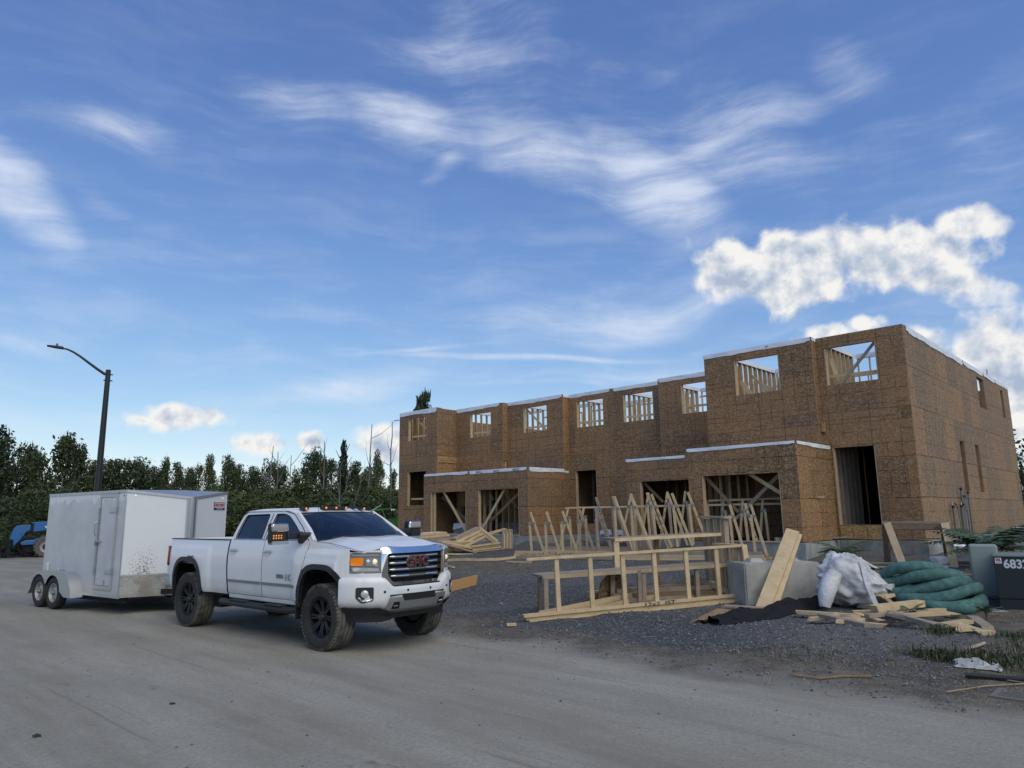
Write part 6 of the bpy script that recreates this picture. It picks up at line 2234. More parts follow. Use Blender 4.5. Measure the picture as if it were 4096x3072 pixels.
FABRIC = mat('black_fabric', (0.010, 0.010, 0.013), 0.75, **{'Specular IOR Level': 0.25})
o = crumple([(3.05, 11.85, 0), (3.9, 12.5, 0), (4.9, 13.15, 0), (5.6, 13.35, 0)], 0.30, 0.13, 70, 22, 2.0, 1.1).build('fabric_roll', FABRIC, None, smooth=60)
tag(o, 'crumpled black landscape fabric trailing from the white bag towards the road', 'fabric')
o = MB().add([(2.86, 12.22, 0.135), (3.30, 12.05, 0.15), (3.95, 13.05, 0.20), (3.62, 13.38, 0.205)], [(0, 1, 2, 3)]).build('board_offcut', OSB_SIDE, None, solid=0.012)
tag(o, 'pointed strand board offcut lying flat beside the black fabric', 'board')
board('plank', (3.75, 13.42, 0.235), (4.35, 13.0, 0.24), 0.03, 0.2, WOOD_GREY, 'pale short plank lying against the foot of the concrete block', 'board')

# white bulk bag, slumped
def bag_mesh():
    bm = bmesh.new()
    bmesh.ops.create_icosphere(bm, subdivisions=5, radius=1.0)
    for v in bm.verts:
        p = v.co.copy()
        a = math.atan2(p.y, p.x)
        rx, ry = 0.58, 0.46
        h = 0.43
        x, y, z = p.x * rx, p.y * ry, p.z * h
        # flop over to the left on top, hanging sleeve on the lower left
        top = max(0.0, p.z)
        x -= 0.26 * top ** 1.5
        if p.z < 0:
            x *= 1 + 0.22 * (-p.z)
            y *= 1 + 0.18 * (-p.z)
        if p.x < -0.55 and p.z < 0.4:
            x -= 0.06
        z += 0.08 * math.sin(2.1 * p.x + 1.0) * top
        # pinched neck on the right
        if p.x > 0.35 and p.z > 0.05:
            z -= 0.30 * (p.x - 0.35)
        n1 = noise.noise(Vector((p.x * 2.1, p.y * 2.1, p.z * 2.1 + 5)))
        fold = math.sin(a * 7 + 4.0 * noise.noise(p * 1.4) + p.z * 5.0)
        n2 = 1 - abs(noise.noise(Vector((p.x * 3.5 + 3, p.y * 3.5, p.z * 3.5)))) * 2
        n3 = 1 - abs(noise.noise(Vector((p.x * 8 + 3, p.y * 8, p.z * 5)))) * 2
        k = 1 + 0.17 * n1 + 0.060 * fold + 0.095 * (n2 - 0.6) + 0.022 * (n3 - 0.6)
        v.co = Vector((x * k, y * k, max(-0.46, z * k)))
    bm.verts.index_update()
    b = MB()
    b.v, b.f = [tuple(v.co) for v in bm.verts], [tuple(v.index for v in f.verts) for f in bm.faces]
    bm.free()
    return b


def bag_fn(g, b):
    v = ocoord(g)
    n = g.noise(v, 3.0, 6.0, 0.65)
    wv = g.noise(g.mapping(v, scale=(120, 120, 120)), 1.0, 2.0, 0.5)
    c = g.ramp(n, [(0.32, (0.36, 0.35, 0.34)), (0.5, (0.55, 0.55, 0.56)), (0.7, (0.68, 0.69, 0.71))])
    g.l.new(c, b.inputs['Base Color'])
    ridge = g.math('ABSOLUTE', g.math('SUBTRACT', g.noise(v, 6.0, 4.0, 0.6), 0.5))
    bump(g, b, g.math('ADD', ridge, g.math('MULTIPLY', wv, 0.02)), 0.6, 0.07)


BAGM = mat('woven_white_bag', (0.6, 0.6, 0.62), 0.6, fn=bag_fn)
BAG = empty('bulk_bag', (5.98, 13.10, 0.20), R(-20))
tag(BAG, 'slumped dirty white woven bulk bag between concrete block and green coil', 'bag')
bag_mesh().build('sack', BAGM, BAG, smooth=80, loc=(0.06, 0, 0.46))
sl = MB().tube([(-0.32, -0.36, 0.62), (-0.42, -0.47, 0.45), (-0.50, -0.54, 0.25), (-0.53, -0.56, 0.08)], [0.13, 0.15, 0.135, 0.09], 12)
sl.build('spout', BAGM, BAG, smooth=70)
for (pts, w) in (([(0.10, -0.26, 0.90), (0.14, -0.40, 0.72), (0.17, -0.50, 0.45), (0.24, -0.54, 0.22), (0.30, -0.58, 0.05)], 0.08), ([(0.10, -0.25, 0.88), (0.22, -0.34, 0.80), (0.36, -0.36, 0.72)], 0.06)):
    rows = [[Vector(p) + Vector((s * w / 2, -0.03, 0)) for p in pts] for s in (-1, 1)]
    MB().grid(rows).build('lifting_strap', BAGM, BAG, solid=0.008)

# coil of green sock-covered drain pipe
def pipe_fn(g, b):
    v = ocoord(g)
    n = g.noise(v, 9.0, 5.0, 0.7)
    n2 = g.noise(v, 60.0, 2.0, 0.6)
    c = g.ramp(g.math('ADD', g.math('MULTIPLY', n, 0.7), g.math('MULTIPLY', n2, 0.3)), [(0.33, (0.030, 0.085, 0.080)), (0.5, (0.060, 0.145, 0.135)), (0.68, (0.13, 0.235, 0.215))])
    g.l.new(c, b.inputs['Base Color'])
    bump(g, b, n2, 0.4, 0.01)


PIPE = mat('green_filter_sock', (0.09, 0.2, 0.19), 0.95, fn=pipe_fn)
CO = empty('drain_pipe_coil', (7.02, 12.72, 0.22), R(-28))
tag(CO, 'coil of fuzzy blue green drain pipe heaped beside the pale green pedestal', 'pipe coil')
loops = [(0.20, -0.12, 0.56, 0.40, 0.10, 0.02, -0.05), (0.10, -0.04, 0.58, 0.40, 0.25, 0.05, -0.10), (-0.02, 0.02, 0.60, 0.40, 0.36, 0.08, -0.09), (-0.06, 0.06, 0.62, 0.38, 0.50, 0.10, -0.06), (-0.24, 0.10, 0.46, 0.34, 0.62, 0.12, -0.10)]
for k, (cx, cy, rx, ry, z, tx, ty) in enumerate(loops):
    pts = []
    for i in range(44):
        t = 2 * PI * i / 44
        x, y = cx + rx * math.cos(t), cy + ry * math.sin(t)
        wob = 1 + 0.09 * math.sin(3 * t + 1.7 * k) + 0.05 * math.sin(5 * t + k)
        pts.append((cx + (x - cx) * wob, cy + (y - cy) * wob, z - tx * math.sin(t) * 0.5 - ty * math.cos(t) + 0.045 * math.sin(2 * t + 1.3 * k)))
    MB().tube(pts, 0.095, 12, closed=True).build('pipe_loop', PIPE, CO, smooth=70)
MB().tube([(-0.05, -0.50, 0.10), (0.35, -0.48, 0.11), (0.68, -0.28, 0.16), (0.80, -0.02, 0.22)], 0.09, 12).build('pipe_end', PIPE, CO, smooth=70)

# pale green cable pedestal
PG = mat('pale_green_paint', (0.16, 0.235, 0.205), 0.5, fn=lambda g, b: g.l.new(g.mix(g.smooth(g.noise(ocoord(g), 2.5, 5.0, 0.6), 0.4, 0.7, 0.0, 0.35), (0.265, 0.310, 0.285), (0.215, 0.250, 0.228)), b.inputs['Base Color']))
PD = empty('cable_pedestal', (8.02, 13.0, 0.30), R(-30))
tag(PD, 'tall pale green metal cable pedestal beside the numbered black transformer', 'utility box')
MB().box(0.0, 0.42, 0.0, 0.36, 0.06, 0.98).build('cover', PG, PD, bevel=0.035, seg=3)
MB().box(0.02, 0.40, 0.02, 0.34, -0.15, 0.06).build('base', BLACK, PD)
MB().box(-0.004, 0.424, -0.004, 0.364, 0.10, 0.115).build('seam', mat('green_shadow_gap', (0.10, 0.15, 0.13), 0.6), PD)

# pad transformer with painted number
TFM = empty('pad_transformer', (7.86, 12.12, 0.28), R(-35))
tag(TFM, 'black pad mounted transformer numbered 6832 on a concrete pad', 'transformer')
DKG = mat('dark_transformer_paint', (0.012, 0.020, 0.024), 0.4)
MB().box(-0.12, 1.5, -0.14, 1.2, -0.32, 0.0).build('pad', CONC2, TFM, bevel=0.02)
MB().box(0.0, 1.35, 0.0, 0.95, 0.18, 0.84).build('cabinet', DKG, TFM, bevel=0.01)
MB().box(0.015, 1.335, 0.012, 0.94, 0.0, 0.175).build('skirt', DKG, TFM)
MB().box(-0.02, 1.37, -0.02, 0.97, 0.84, 0.87).build('lid', mat('grey_green_lid', (0.16, 0.19, 0.18), 0.5), TFM, bevel=0.008)
NUM = mat('white_numerals', (0.62, 0.65, 0.68), 0.6)
text('numerals', '6832', NUM, TFM, 0.19, (0.295, -0.003, 0.725), (R(90), 0, 0), 0.001, bold=0.006, sx=0.90)
MB().box(0.015, 0.105, -0.003, 0.0, 0.735, 0.825).build('sticker', mat('sticker_white', (0.75, 0.75, 0.76), 0.5), TFM)
text('sticker_logo', 'OL', mat('sticker_red', (0.5, 0.02, 0.05), 0.5), TFM, 0.055, (0.06, -0.005, 0.79), (R(90), 0, 0), 0.001, bold=0.004)
MB().box(0.03, 0.09, -0.0045, -0.003, 0.748, 0.754).build('sticker_line', BLACK_INK, TFM)

# sawhorse built from two-by-sixes
SH = empty('sawhorse', (9.62, 17.60, 0.5), 0)
tag(SH, 'weathered timber sawhorse standing on soil before the house corner', 'sawhorse')
def shp(name, a, b, w, t, m, up):
    a, b = Vector(a) - SH.location, Vector(b) - SH.location
    MB().bar(a, b, w, t, up).build(name, m, SH)
TL, TR = Vector((9.36, 18.38, 1.60)), Vector((10.30, 17.52, 1.60))
dd = (TR - TL).normalized()
shp('top_board', TL - dd * 0.10, TR + dd * 0.12, 0.14, 0.045, WOOD_GREY, (0.66, 0.75, 0.001))
shp('side_rail', TL + Vector((-0.03, -0.03, -0.10)), TR + Vector((-0.03, -0.03, -0.10)), 0.14, 0.04, WOOD_BROWN, (0, 0, 1))
shp('side_rail', TL + Vector((0.06, 0.07, -0.12)), TR + Vector((0.06, 0.07, -0.12)), 0.14, 0.04, WOOD, (0, 0, 1))
for (t_, b_, m) in (((9.34, 18.32, 1.58), (9.33, 17.72, 0.52), WOOD), ((10.26, 17.44, 1.58), (10.06, 16.92, 0.54), WOOD), ((9.38, 18.48, 1.56), (9.56, 18.92, 0.58), WOOD_BROWN), ((10.32, 17.62, 1.56), (10.62, 18.05, 0.60), WOOD_BROWN)):
    shp('leg', b_, t_, 0.16, 0.045, m, dd)
shp('brace_plate', (9.33, 18.0, 0.98), (9.48, 18.62, 1.0), 0.14, 0.03, WOOD_GREY, (0, 0, 1))

# rubbish under the sawhorse
FOAM = mat('grey_white_foam', (0.50, 0.51, 0.53), 0.7)
o = MB().bar((9.45, 17.35, 0.66), (9.95, 16.95, 0.60), 0.06, 0.42).build('foam_slab', FOAM, None, bevel=0.02)
o.rotation_euler = (0, 0, 0)
tag(o, 'tilted grey foam slab lying under the sawhorse', 'foam slab')
b = rough_box(0.30, 0.24, 0.16, 0.05, 0.05, 4).build('plastic_bag', FOAM, None, smooth=70, loc=(9.80, 17.02, 0.76))
tag(b, 'small white plastic bag on top of the foam slab', 'bag')
b = rough_box(0.26, 0.2, 0.10, 0.05, 0.05, 6).build('plastic_bag', FOAM, None, smooth=70, loc=(9.28, 17.30, 0.60))
tag(b, 'crumpled white plastic left of the foam slab', 'bag')

# conduits and cables rising against the end wall
CGREY = mat('grey_conduit', (0.15, 0.155, 0.165), 0.5)
CN = empty('conduit_group', BW(-0.25, -3.8, 0.5))
tag(CN, 'grey electrical conduits with looping cables rising against the end wall', 'conduit')
for (s, o_, zt) in ((-0.10, -3.05, 2.0), (-0.10, -4.35, 2.58), (-0.12, -4.05, 2.02), (-0.08, -4.6, 2.35), (-0.08, -4.75, 2.33), (-0.08, -5.4, 2.48)):
    a, c = BW(s, o_, 0.35) - CN.location, BW(s, o_, zt) - CN.location
    MB().tube([a, c], 0.035 if zt < 2.3 else 0.028, 8).build('pipe', CGREY, CN, smooth=60)
    MB().tube([c - Vector((0, 0, 0.05)), c + Vector((0, 0, 0.03))], 0.045, 8).build('pipe_cap', BLACK, CN)
for (s, o_) in ((-0.10, -3.05), (-0.12, -4.05)):
    pts = [BW(s, o_, 2.02), BW(s, o_ - 0.12, 2.12), BW(s - 0.02, o_ - 0.32, 2.05), BW(s - 0.04, o_ - 0.42, 1.7), BW(s - 0.04, o_ - 0.40, 1.3), BW(s - 0.03, o_ - 0.38, 0.8)]
    pts = [p - CN.location for p in pts]
    MB().tube(pts, 0.022, 6).build('cable', BLACK, CN, smooth=60)
    MB().tube([p + Vector((-0.02, -0.015, 0.01)) for p in pts], 0.010, 5).build('cable', mat('white_cable', (0.45, 0.45, 0.45), 0.5), CN, smooth=60)

# low concrete wall with a white cover beyond the corner
RW = empty('retaining_wall', BW(-1.4, -7.0, 0.6), BROT)
tag(RW, 'low concrete wall under a white sheet beside the end wall', 'wall')
MB().box(-0.5, -0.2, -9.0, 4.2, -0.5, 0.72).build('wall', CONCRETE, RW)
rows = []
for i in range(40):
    y = 4.3 - 13.2 * i / 39
    rows.append([(-0.15, y, 0.60), (-0.20, y, 0.745), (-0.52, y, 0.75), (-0.56, y, 0.60 + 0.10 * noise.noise(Vector((y * 1.7, 0, 0))))])
MB().grid(rows).build('sheet', WRAP, RW, smooth=50)

# boards and litter on the foundation ledge
for k, (s, o_, L, a, m, lab) in enumerate(((2.0, 0.30, 1.1, 0.15, WOOD_BROWN, 'brown board on the ledge right of the right garage'), (2.3, 0.45, 0.8, 0.35, WOOD_GREY, 'grey board on the ledge right of the right garage'), (-0.05, 0.35, 1.6, 0.05, WOOD, 'upper pale stick on the ledge behind the sawhorse'),
                                          (0.05, 0.50, 1.5, -0.08, WOOD_BROWN, 'lower brown stick on the ledge behind the sawhorse'), (-1.7, 2.9, 0.9, 0.1, WOOD, 'pale board behind the pale green pedestal'), (-1.8, 3.4, 0.8, -0.1, WOOD_GREY, 'grey board behind the pale green pedestal'), (-2.6, 1.6, 1.3, 0.1, WOOD_GREY, 'grey board on soil below the sumac'))):
    p = BW(s, o_)
    z = max(terrain(p.x, p.y), 1.0 if k < 4 else 0) + 0.05 + 0.03 * (k % 2)
    d = Vector((math.cos(R(-43.4) + a), math.sin(R(-43.4) + a), 0)) * L / 2
    board('ledge_board', p - d + Vector((0, 0, z)), p + d + Vector((0, 0, z + 0.05)), 0.03, 0.12, m, lab, 'board')
b = crumple([BW(-0.35, 0.2), BW(-1.0, 0.1)], 0.22, 0.2, 16, 10, 9.0).build('plastic_sheet', WRAP, None, smooth=60)
for v in b.data.vertices:
    v.co.z += 0.28
tag(b, 'scrap of white sheet poking out behind the sawhorse leg', 'plastic sheet')
for k, (s, o_) in enumerate(((12.9, -2.3), (12.2, -2.4))):
    p = BW(s, o_)
    b = rough_box(0.5, 0.3, 0.22, 0.06, 0.06, 11 + k).build('plastic_bag', mat('blue_white_plastic', (0.55, 0.62, 0.68), 0.4), None, smooth=70, loc=(p.x, p.y, 1.12))
    tag(b, '%s bluish white plastic bundle on the foundation behind the standing trusses' % ('left', 'right')[k], 'bag')
p = BW(3.2, 2.3)
b = rough_box(0.42, 0.2, 0.30, 0.06, 0.05, 15).build('cement_bag', mat('green_white_bag', (0.35, 0.45, 0.40), 0.6), None, smooth=70, loc=(p.x, p.y, terrain(p.x, p.y) + 0.45))
tag(b, 'green and white paper bag in the right garage doorway', 'bag')

# roadside litter
b = crumple([(5.02, 8.62, 0), (5.2, 8.45, 0), (5.34, 8.36, 0)], 0.06, 0.06, 20, 10, 4.0, 1.2).build('plastic_bag', mat('dirty_white_plastic', (0.46, 0.46, 0.44), 0.5), None, smooth=60)
tag(b, 'flattened dirty plastic bag lying in the roadside grass', 'bag')
for k, (pts, r, m, lab) in enumerate((
        ([(3.2, 8.75, 0), (3.45, 8.60, 0), (3.7, 8.64, 0), (4.0, 8.52, 0)], 0.013, WOOD_BROWN, 'thick dry branch on soil at the road edge'),
        ([(4.4, 7.8, 0), (4.9, 7.95, 0), (5.5, 7.95, 0)], 0.008, WOOD_GREY, 'thin dry twig above the storm drain'),
        ([(5.0, 8.35, 0), (5.4, 7.95, 0), (5.8, 7.7, 0)], 0.008, WOOD_GREY, 'second thin twig crossing beside the black hose'),
        ([(4.9, 8.28, 0), (5.3, 8.1, 0), (5.6, 7.85, 0), (6.2, 7.75, 0)], 0.028, BLACK, 'length of black hose lying beside the storm drain'),
        ([(5.3, 8.9, 0), (5.6, 9.0, 0)], 0.022, WOOD_GREY, 'short dry branch in the roadside grass'))):
    tag(MB().tube([(x, y, terrain(x, y) + r * 0.9 + 0.01) for (x, y, _) in pts], r, 6).build('branch' if k != 3 else 'hose', m, None, smooth=60), lab, 'branch' if k != 3 else 'hose')
DG = empty('storm_drain', (5.22, 7.62, terrain(5.22, 7.62) - 0.032), R(-43.4))
tag(DG, 'slotted storm drain grate set in the dirt at the road edge', 'drain grate')
IRON = mat('cast_iron', (0.16, 0.15, 0.125), 0.9)
for (x0, x1, y0, y1) in ((-0.36, 0.36, -0.36, -0.31), (-0.36, 0.36, 0.31, 0.36), (-0.36, -0.31, -0.31, 0.31), (0.31, 0.36, -0.31, 0.31)):
    MB().box(x0, x1, y0, y1, -0.02, 0.035).build('frame', IRON, DG)
for k in range(11):
    y = -0.28 + 0.056 * k
    MB().box(-0.31, 0.31, y - 0.014, y + 0.014, -0.01, 0.030).build('bar', IRON, DG)
MB().box(-0.32, 0.32, -0.32, 0.32, -0.08, 0.008).build('pit', DARKSHADE, DG)

# dried clods on the road
CLOD = mat('dark_clod', (0.055, 0.048, 0.04), 0.95)
for k, (x, y, r, lab) in enumerate(((-4.3, 6.9, 0.035, 'left'), (-3.55, 7.9, 0.025, 'right'), (-5.4, 7.2, 0.03, 'farthest left'))):
    b = rough_box(r * 2.4, r * 1.6, r, 0.05, r * 0.3, 20 + k).build('mud_clod', CLOD, None, loc=(x, y, terrain(x, y) + r * 0.3))
    tag(b, '%s dark mud clod lying on the open dirt road' % lab, 'clod')

# ------------------------------------------------------------------ grass at the roadside
def grass(name, spots, count, h, m, seed, label):
    rng = random.Random(seed)
    V, F = [], []
    for i in range(count):
        s0, o0, rs, ro = rng.choice(spots)
        s, o_ = s0 + rng.gauss(0, rs), o0 + rng.gauss(0, ro)
        if o_ > 14.4:
            continue
        p = BW(s, o_)
        z = terrain(p.x, p.y) - 0.01
        a = rng.uniform(0, 6.28)
        L = h * rng.uniform(0.4, 1.2)
        w = 0.006 * rng.uniform(0.7, 1.5)
        bend = rng.uniform(0.2, 1.1)
        dx, dy = math.cos(a), math.sin(a)
        nx, ny = -dy * w, dx * w
        n = len(V)
        m1 = (p.x + dx * L * 0.25 * bend, p.y + dy * L * 0.25 * bend, z + L * 0.6)
        t1 = (p.x + dx * L * 0.75 * bend, p.y + dy * L * 0.75 * bend, z + L * (1.0 - 0.35 * bend))
        V += [(p.x - nx, p.y - ny, z), (p.x + nx, p.y + ny, z), (m1[0] + nx * 0.8, m1[1] + ny * 0.8, m1[2]), (m1[0] - nx * 0.8, m1[1] - ny * 0.8, m1[2]), t1]
        F += [(n, n + 1, n + 2, n + 3), (n + 3, n + 2, n + 4)]
    me = bpy.data.meshes.new(name)
    me.from_pydata(V, [], F)
    me.materials.append(m)
    o = bpy.data.objects.new(name, me)
    COL.objects.link(o)
    return tag(o, label, 'grass', kind='stuff')


def blade_fn(a, b_, c_):
    def fn(g, b):
        P = gpos(g)
        c = g.ramp(g.noise(P, 9.0, 2.0, 0.6), [(0.3, a), (0.5, b_), (0.72, c_)])
        g.l.new(c, b.inputs['Base Color'])
    return fn


GRASSM = mat('grass_blades', (0.05, 0.08, 0.03), 0.7, fn=blade_fn((0.028, 0.045, 0.016), (0.055, 0.080, 0.030), (0.13, 0.13, 0.06)))
DRYM = mat('dry_grass', (0.2, 0.17, 0.1), 0.8, fn=blade_fn((0.085, 0.075, 0.045), (0.17, 0.145, 0.09), (0.30, 0.26, 0.17)))
spots = [(-4.45, 12.3, 0.28, 0.45), (-4.5, 12.9, 0.3, 0.3), (-4.7, 11.6, 0.3, 0.5), (-3.9, 13.3, 0.25, 0.10), (-3.4, 13.4, 0.2, 0.06), (-3.15, 12.2, 0.08, 0.16), (-4.1, 11.8, 0.2, 0.25)]
grass('grass', spots, 3600, 0.12, GRASSM, 3, 'green weedy grass on the roadside bank')
grass('dry_grass', spots + [(-2.0, 13.9, 0.7, 0.15)], 1300, 0.11, DRYM, 4, 'dry straw coloured grass on the roadside bank')

# ------------------------------------------------------------------ sumac plants
SUMAC = mat('sumac_leaf', (0.045, 0.085, 0.035), 0.55, fn=blade_fn((0.026, 0.052, 0.026), (0.042, 0.082, 0.036), (0.075, 0.125, 0.05)))
STEM = mat('green_stem', (0.14, 0.11, 0.06), 0.8)


def sumac(loc, fronds, L, label, seed, droop=0.45, rise=0.9, hmul=1.0):
    rng = random.Random(seed)
    root = empty('sumac_plant', loc)
    tag(root, label, 'plant')
    H = 0.35 * hmul
    MB().tube([(0, 0, -0.05), (0.03, 0.02, H * 0.6), (0.02, 0.05, H)], [0.02, 0.016, 0.012], 6).build('stem', STEM, root)
    for k in range(fronds):
        a = 2 * PI * k / fronds + rng.uniform(-0.35, 0.35)
        l = L * rng.uniform(0.75, 1.15)
        el = rise * rng.uniform(0.45, 1.15)
        z0 = H * rng.uniform(0.55, 1.0)
        pts = []
        for i in range(15):
            t = i / 14
            r = l * t * math.cos(el * (1 - 0.6 * t))
            z = z0 + l * (math.sin(el) * t - droop * t * t)
            pts.append(Vector((math.cos(a) * r, math.sin(a) * r, z)))
        b = MB()
        side = Vector((-math.sin(a), math.cos(a), 0))
        b.tube(pts, [0.007 * (1 - 0.7 * i / 14) for i in range(15)], 4)
        for i in range(2, 15):
            t = i / 14
            d = (pts[min(i + 1, 14)] - pts[i - 1]).normalized()
            ll = l * 0.26 * math.sin(PI * min(0.97, 0.18 + 0.80 * t)) ** 0.7
            for sg in (-1, 1):
                dirv = (side * sg * 0.92 + d * 0.40 + Vector((0, 0, -0.28 + rng.uniform(-0.12, 0.12)))).normalized()
                w = d * (0.030 * l / 0.8)
                q = pts[i] + dirv * ll * 0.45
                b.add([pts[i] - w * 0.4, q - w + Vector((0, 0, 0.01)), pts[i] + dirv * ll, q + w * 0.9 + Vector((0, 0, 0.01)), pts[i] + w * 0.4], [(0, 1, 2, 3, 4)])
        b.build('frond', SUMAC, root)
    return root


sumac((10.80, 16.60, 0.58), 17, 1.40, 'spreading green sumac with drooping fronds beside the conduits', 3, 0.40, 0.95, 1.5)
sumac((8.35, 18.7, 0.50), 15, 0.80, 'low bushy sumac before the concrete foundation left of the sawhorse', 5, 0.5, 0.95, 1.0)
sumac((7.75, 17.9, 0.45), 7, 0.75, 'small sumac spreading over the planks behind the concrete block', 8, 0.55, 0.75, 0.7)
sumac((9.55, 13.9, 0.42), 8, 0.70, 'sumac shoots behind the black transformer', 9, 0.5, 0.8, 0.9)
sumac((6.55, 14.2, 0.32), 6, 0.42, 'small dark sumac sprig between concrete block and white bag', 12, 0.5, 0.9, 0.7)
for k, (x, y) in enumerate(((6.25, 11.75), (7.1, 11.3))):
    sumac((x, y, terrain(x, y)), 6, 0.24, '%s tiny weed among the scrap lumber' % ('left', 'right')[k], 20 + k, 0.4, 1.0, 0.4)

# ------------------------------------------------------------------ insulation bale and sheets by the left garage
o = rough_box(0.85, 0.5, 0.26, 0.07, 0.03, 30).build('insulation_bale', mat('olive_wrap', (0.20, 0.20, 0.12), 0.6), None, smooth=60, loc=(-4.0, 28.3, 1.30), rot=(0, 0.04, R(40)))
tag(o, 'olive green wrapped insulation bale on the plank stack by the left garage', 'bale')
board('plastic_sheet', (-4.55, 27.9, 1.22), (-4.15, 28.1, 1.12), 0.02, 0.5, WRAP, 'white sheet sticking out beside the pickup mirror', 'sheet')
board('plastic_sheet', (-3.75, 28.55, 1.24), (-2.9, 29.1, 1.27), 0.03, 0.4, WRAP, 'white sheet on the planks right of the insulation bale', 'panel')
ps = empty('plank_stack', (-3.3, 28.15, terrain(-3.3, 28.15)), R(40))
tag(ps, 'stack of short planks under the insulation bale by the left garage', 'plank stack')
for i in range(7):
    for j in range(4):
        MB().box(-0.95 + 0.05 * ((i + j) % 3), 0.95 - 0.06 * ((i * 2 + j) % 3), -0.6 + 0.31 * j, -0.31 + 0.31 * j, 0.085 * i, 0.078 + 0.085 * i).build('plank', WOOD if (i + j) % 3 else WOOD_GREY, ps)

# ------------------------------------------------------------------ street lamp
LM = empty('street_lamp', (-14.92, 26.02, -0.1), R(29.83))
tag(LM, 'tall black street lamp with a curved arm rising behind the trailer', 'street lamp')
LAMPBLK = mat('black_lamp_paint', (0.014, 0.014, 0.015), 0.45)
MB().lathe([(0.14, 0.0), (0.14, 0.3), (0.125, 0.34), (0.118, 2.0), (0.085, 7.45), (0.0, 7.47)], 16, 'z').build('pole', LAMPBLK, LM, smooth=50)
MB().lathe([(0.22, 0.0), (0.22, 0.06), (0.15, 0.08)], 16, 'z').build('base_plate', LAMPBLK, LM)
arm = [(-0.084, 7.27), (-0.345, 7.44), (-0.635, 7.65), (-0.943, 7.877), (-1.169, 8.014), (-1.353, 8.091), (-1.50, 8.114)]
MB().tube([(x, 0, z) for x, z in arm], [0.052, 0.048, 0.044, 0.040, 0.036, 0.033, 0.030], 10).build('arm', LAMPBLK, LM, smooth=60)
for z in (7.05, 7.28):
    MB().box(-0.13, 0.16, -0.02, 0.02, z - 0.02, z + 0.02).build('bracket_bolt', LAMPBLK, LM)
hd = MB().prism(roundpoly([(-1.47, 8.085), (-1.47, 8.16), (-1.70, 8.175), (-1.97, 8.17), (-1.99, 8.145), (-1.72, 8.10)], 0.015, 2), 'y', -0.11, 0.11).build('lamp_head', LAMPBLK, LM, bevel=0.02)
MB().lathe([(0.038, 0.0), (0.038, 0.085), (0.030, 0.10), (0.0, 0.10)], 10, 'z').build('photocell', mat('grey_photocell', (0.14, 0.15, 0.15), 0.5), hd, loc=(-1.68, 0, 8.17), smooth=40)

# ------------------------------------------------------------------ blue telehandler behind the trailer
TBX = empty('telehandler', (-27.01, 40.28, -0.06), R(33.8))
tag(TBX, 'blue telehandler with pallet forks half hidden behind the white trailer', 'telehandler')
BLUE = mat('blue_machine_paint', (0.022, 0.115, 0.33), 0.4, fn=lambda g, b: g.l.new(g.mix(g.smooth(g.noise(ocoord(g), 2.0, 5.0, 0.6), 0.4, 0.75, 0.0, 0.35), (0.022, 0.120, 0.34), (0.05, 0.09, 0.15)), b.inputs['Base Color']))
def bq(x, y):
    return ((x * 0.1447 - 80) / 70.6, (2222 - (2020 + y * 0.1447)) / 70.6)
MB().prism([bq(*p) for p in ((275, 930), (300, 800), (345, 640), (400, 570), (470, 553), (715, 543), (728, 560), (725, 690), (640, 720), (600, 790), (520, 930), (400, 1080), (385, 1170), (360, 940))], 'y', -0.30, 0.30).build('boom_head', BLUE, TBX, bevel=0.03)
MB().prism([bq(*p) for p in ((745, 475), (1290, 450), (2500, 380), (2500, 620), (1265, 660), (1030, 700), (780, 735), (745, 720))], 'y', -0.24, 0.24).build('boom', BLUE, TBX, bevel=0.02)
MB().prism([bq(*p) for p in ((700, 540), (790, 480), (790, 745), (740, 730), (700, 690))], 'y', -0.29, 0.29).build('boom_collar', DARKSHADE, TBX)
lo = MB()
for k in range(8):
    a = R(200 + 14 * k)
    lo.add([(bq(1130, 560)[0] + r * math.cos(a), -0.25, bq(1130, 560)[1] + 0.02 + r * math.sin(a)) for r in (0.13, 0.20)], [])
lo.f = [(2 * k, 2 * k + 1, 2 * k + 3, 2 * k + 2) for k in range(7)]
lo.build('boom_logo', mat('cream_decal', (0.7, 0.66, 0.45), 0.5), TBX)
MB().prism([bq(*p) for p in ((530, 1000), (640, 945), (830, 940), (960, 870), (1300, 820), (2400, 800), (2400, 1050), (860, 1060), (560, 1070))], 'y', -0.75, 0.75).build('body', BLUE, TBX, bevel=0.03)
MB().prism([bq(*p) for p in ((560, 1060), (1000, 1000), (2400, 1000), (2400, 1250), (700, 1250))], 'y', -0.6, 0.6).build('underbody', DARKSHADE, TBX)
fk = empty('fork_carriage')
fk.parent = TBX
cg = MB()
for z in (0.82, 0.55, 0.25):
    cg.box(-1.15, -0.45, -0.62, -0.55, z - 0.03, z + 0.03)
    cg.box(-1.15, -0.45, 0.55, 0.62, z - 0.03, z + 0.03)
for y in (-0.58, -0.2, 0.2, 0.58):
    cg.box(-0.62, -0.45, y - 0.04, y + 0.04, 0.1, 1.0)
for x in (-1.12, -0.98, -0.84, -0.70):
    cg.box(x - 0.02, x + 0.02, -0.6, -0.56, 0.5, 1.0)
cg.build('carriage', DARKSHADE, fk)
for y in (-0.45, 0.35):
    MB().box(-2.0, -0.65, y - 0.07, y + 0.07, 0.02, 0.07).build('fork', DARKSHADE, fk)
    MB().box(-0.70, -0.62, y - 0.07, y + 0.07, 0.03, 0.75).build('fork', DARKSHADE, fk)
TYRE3 = mat('machine_tyre', (0.11, 0.10, 0.09), 0.95)
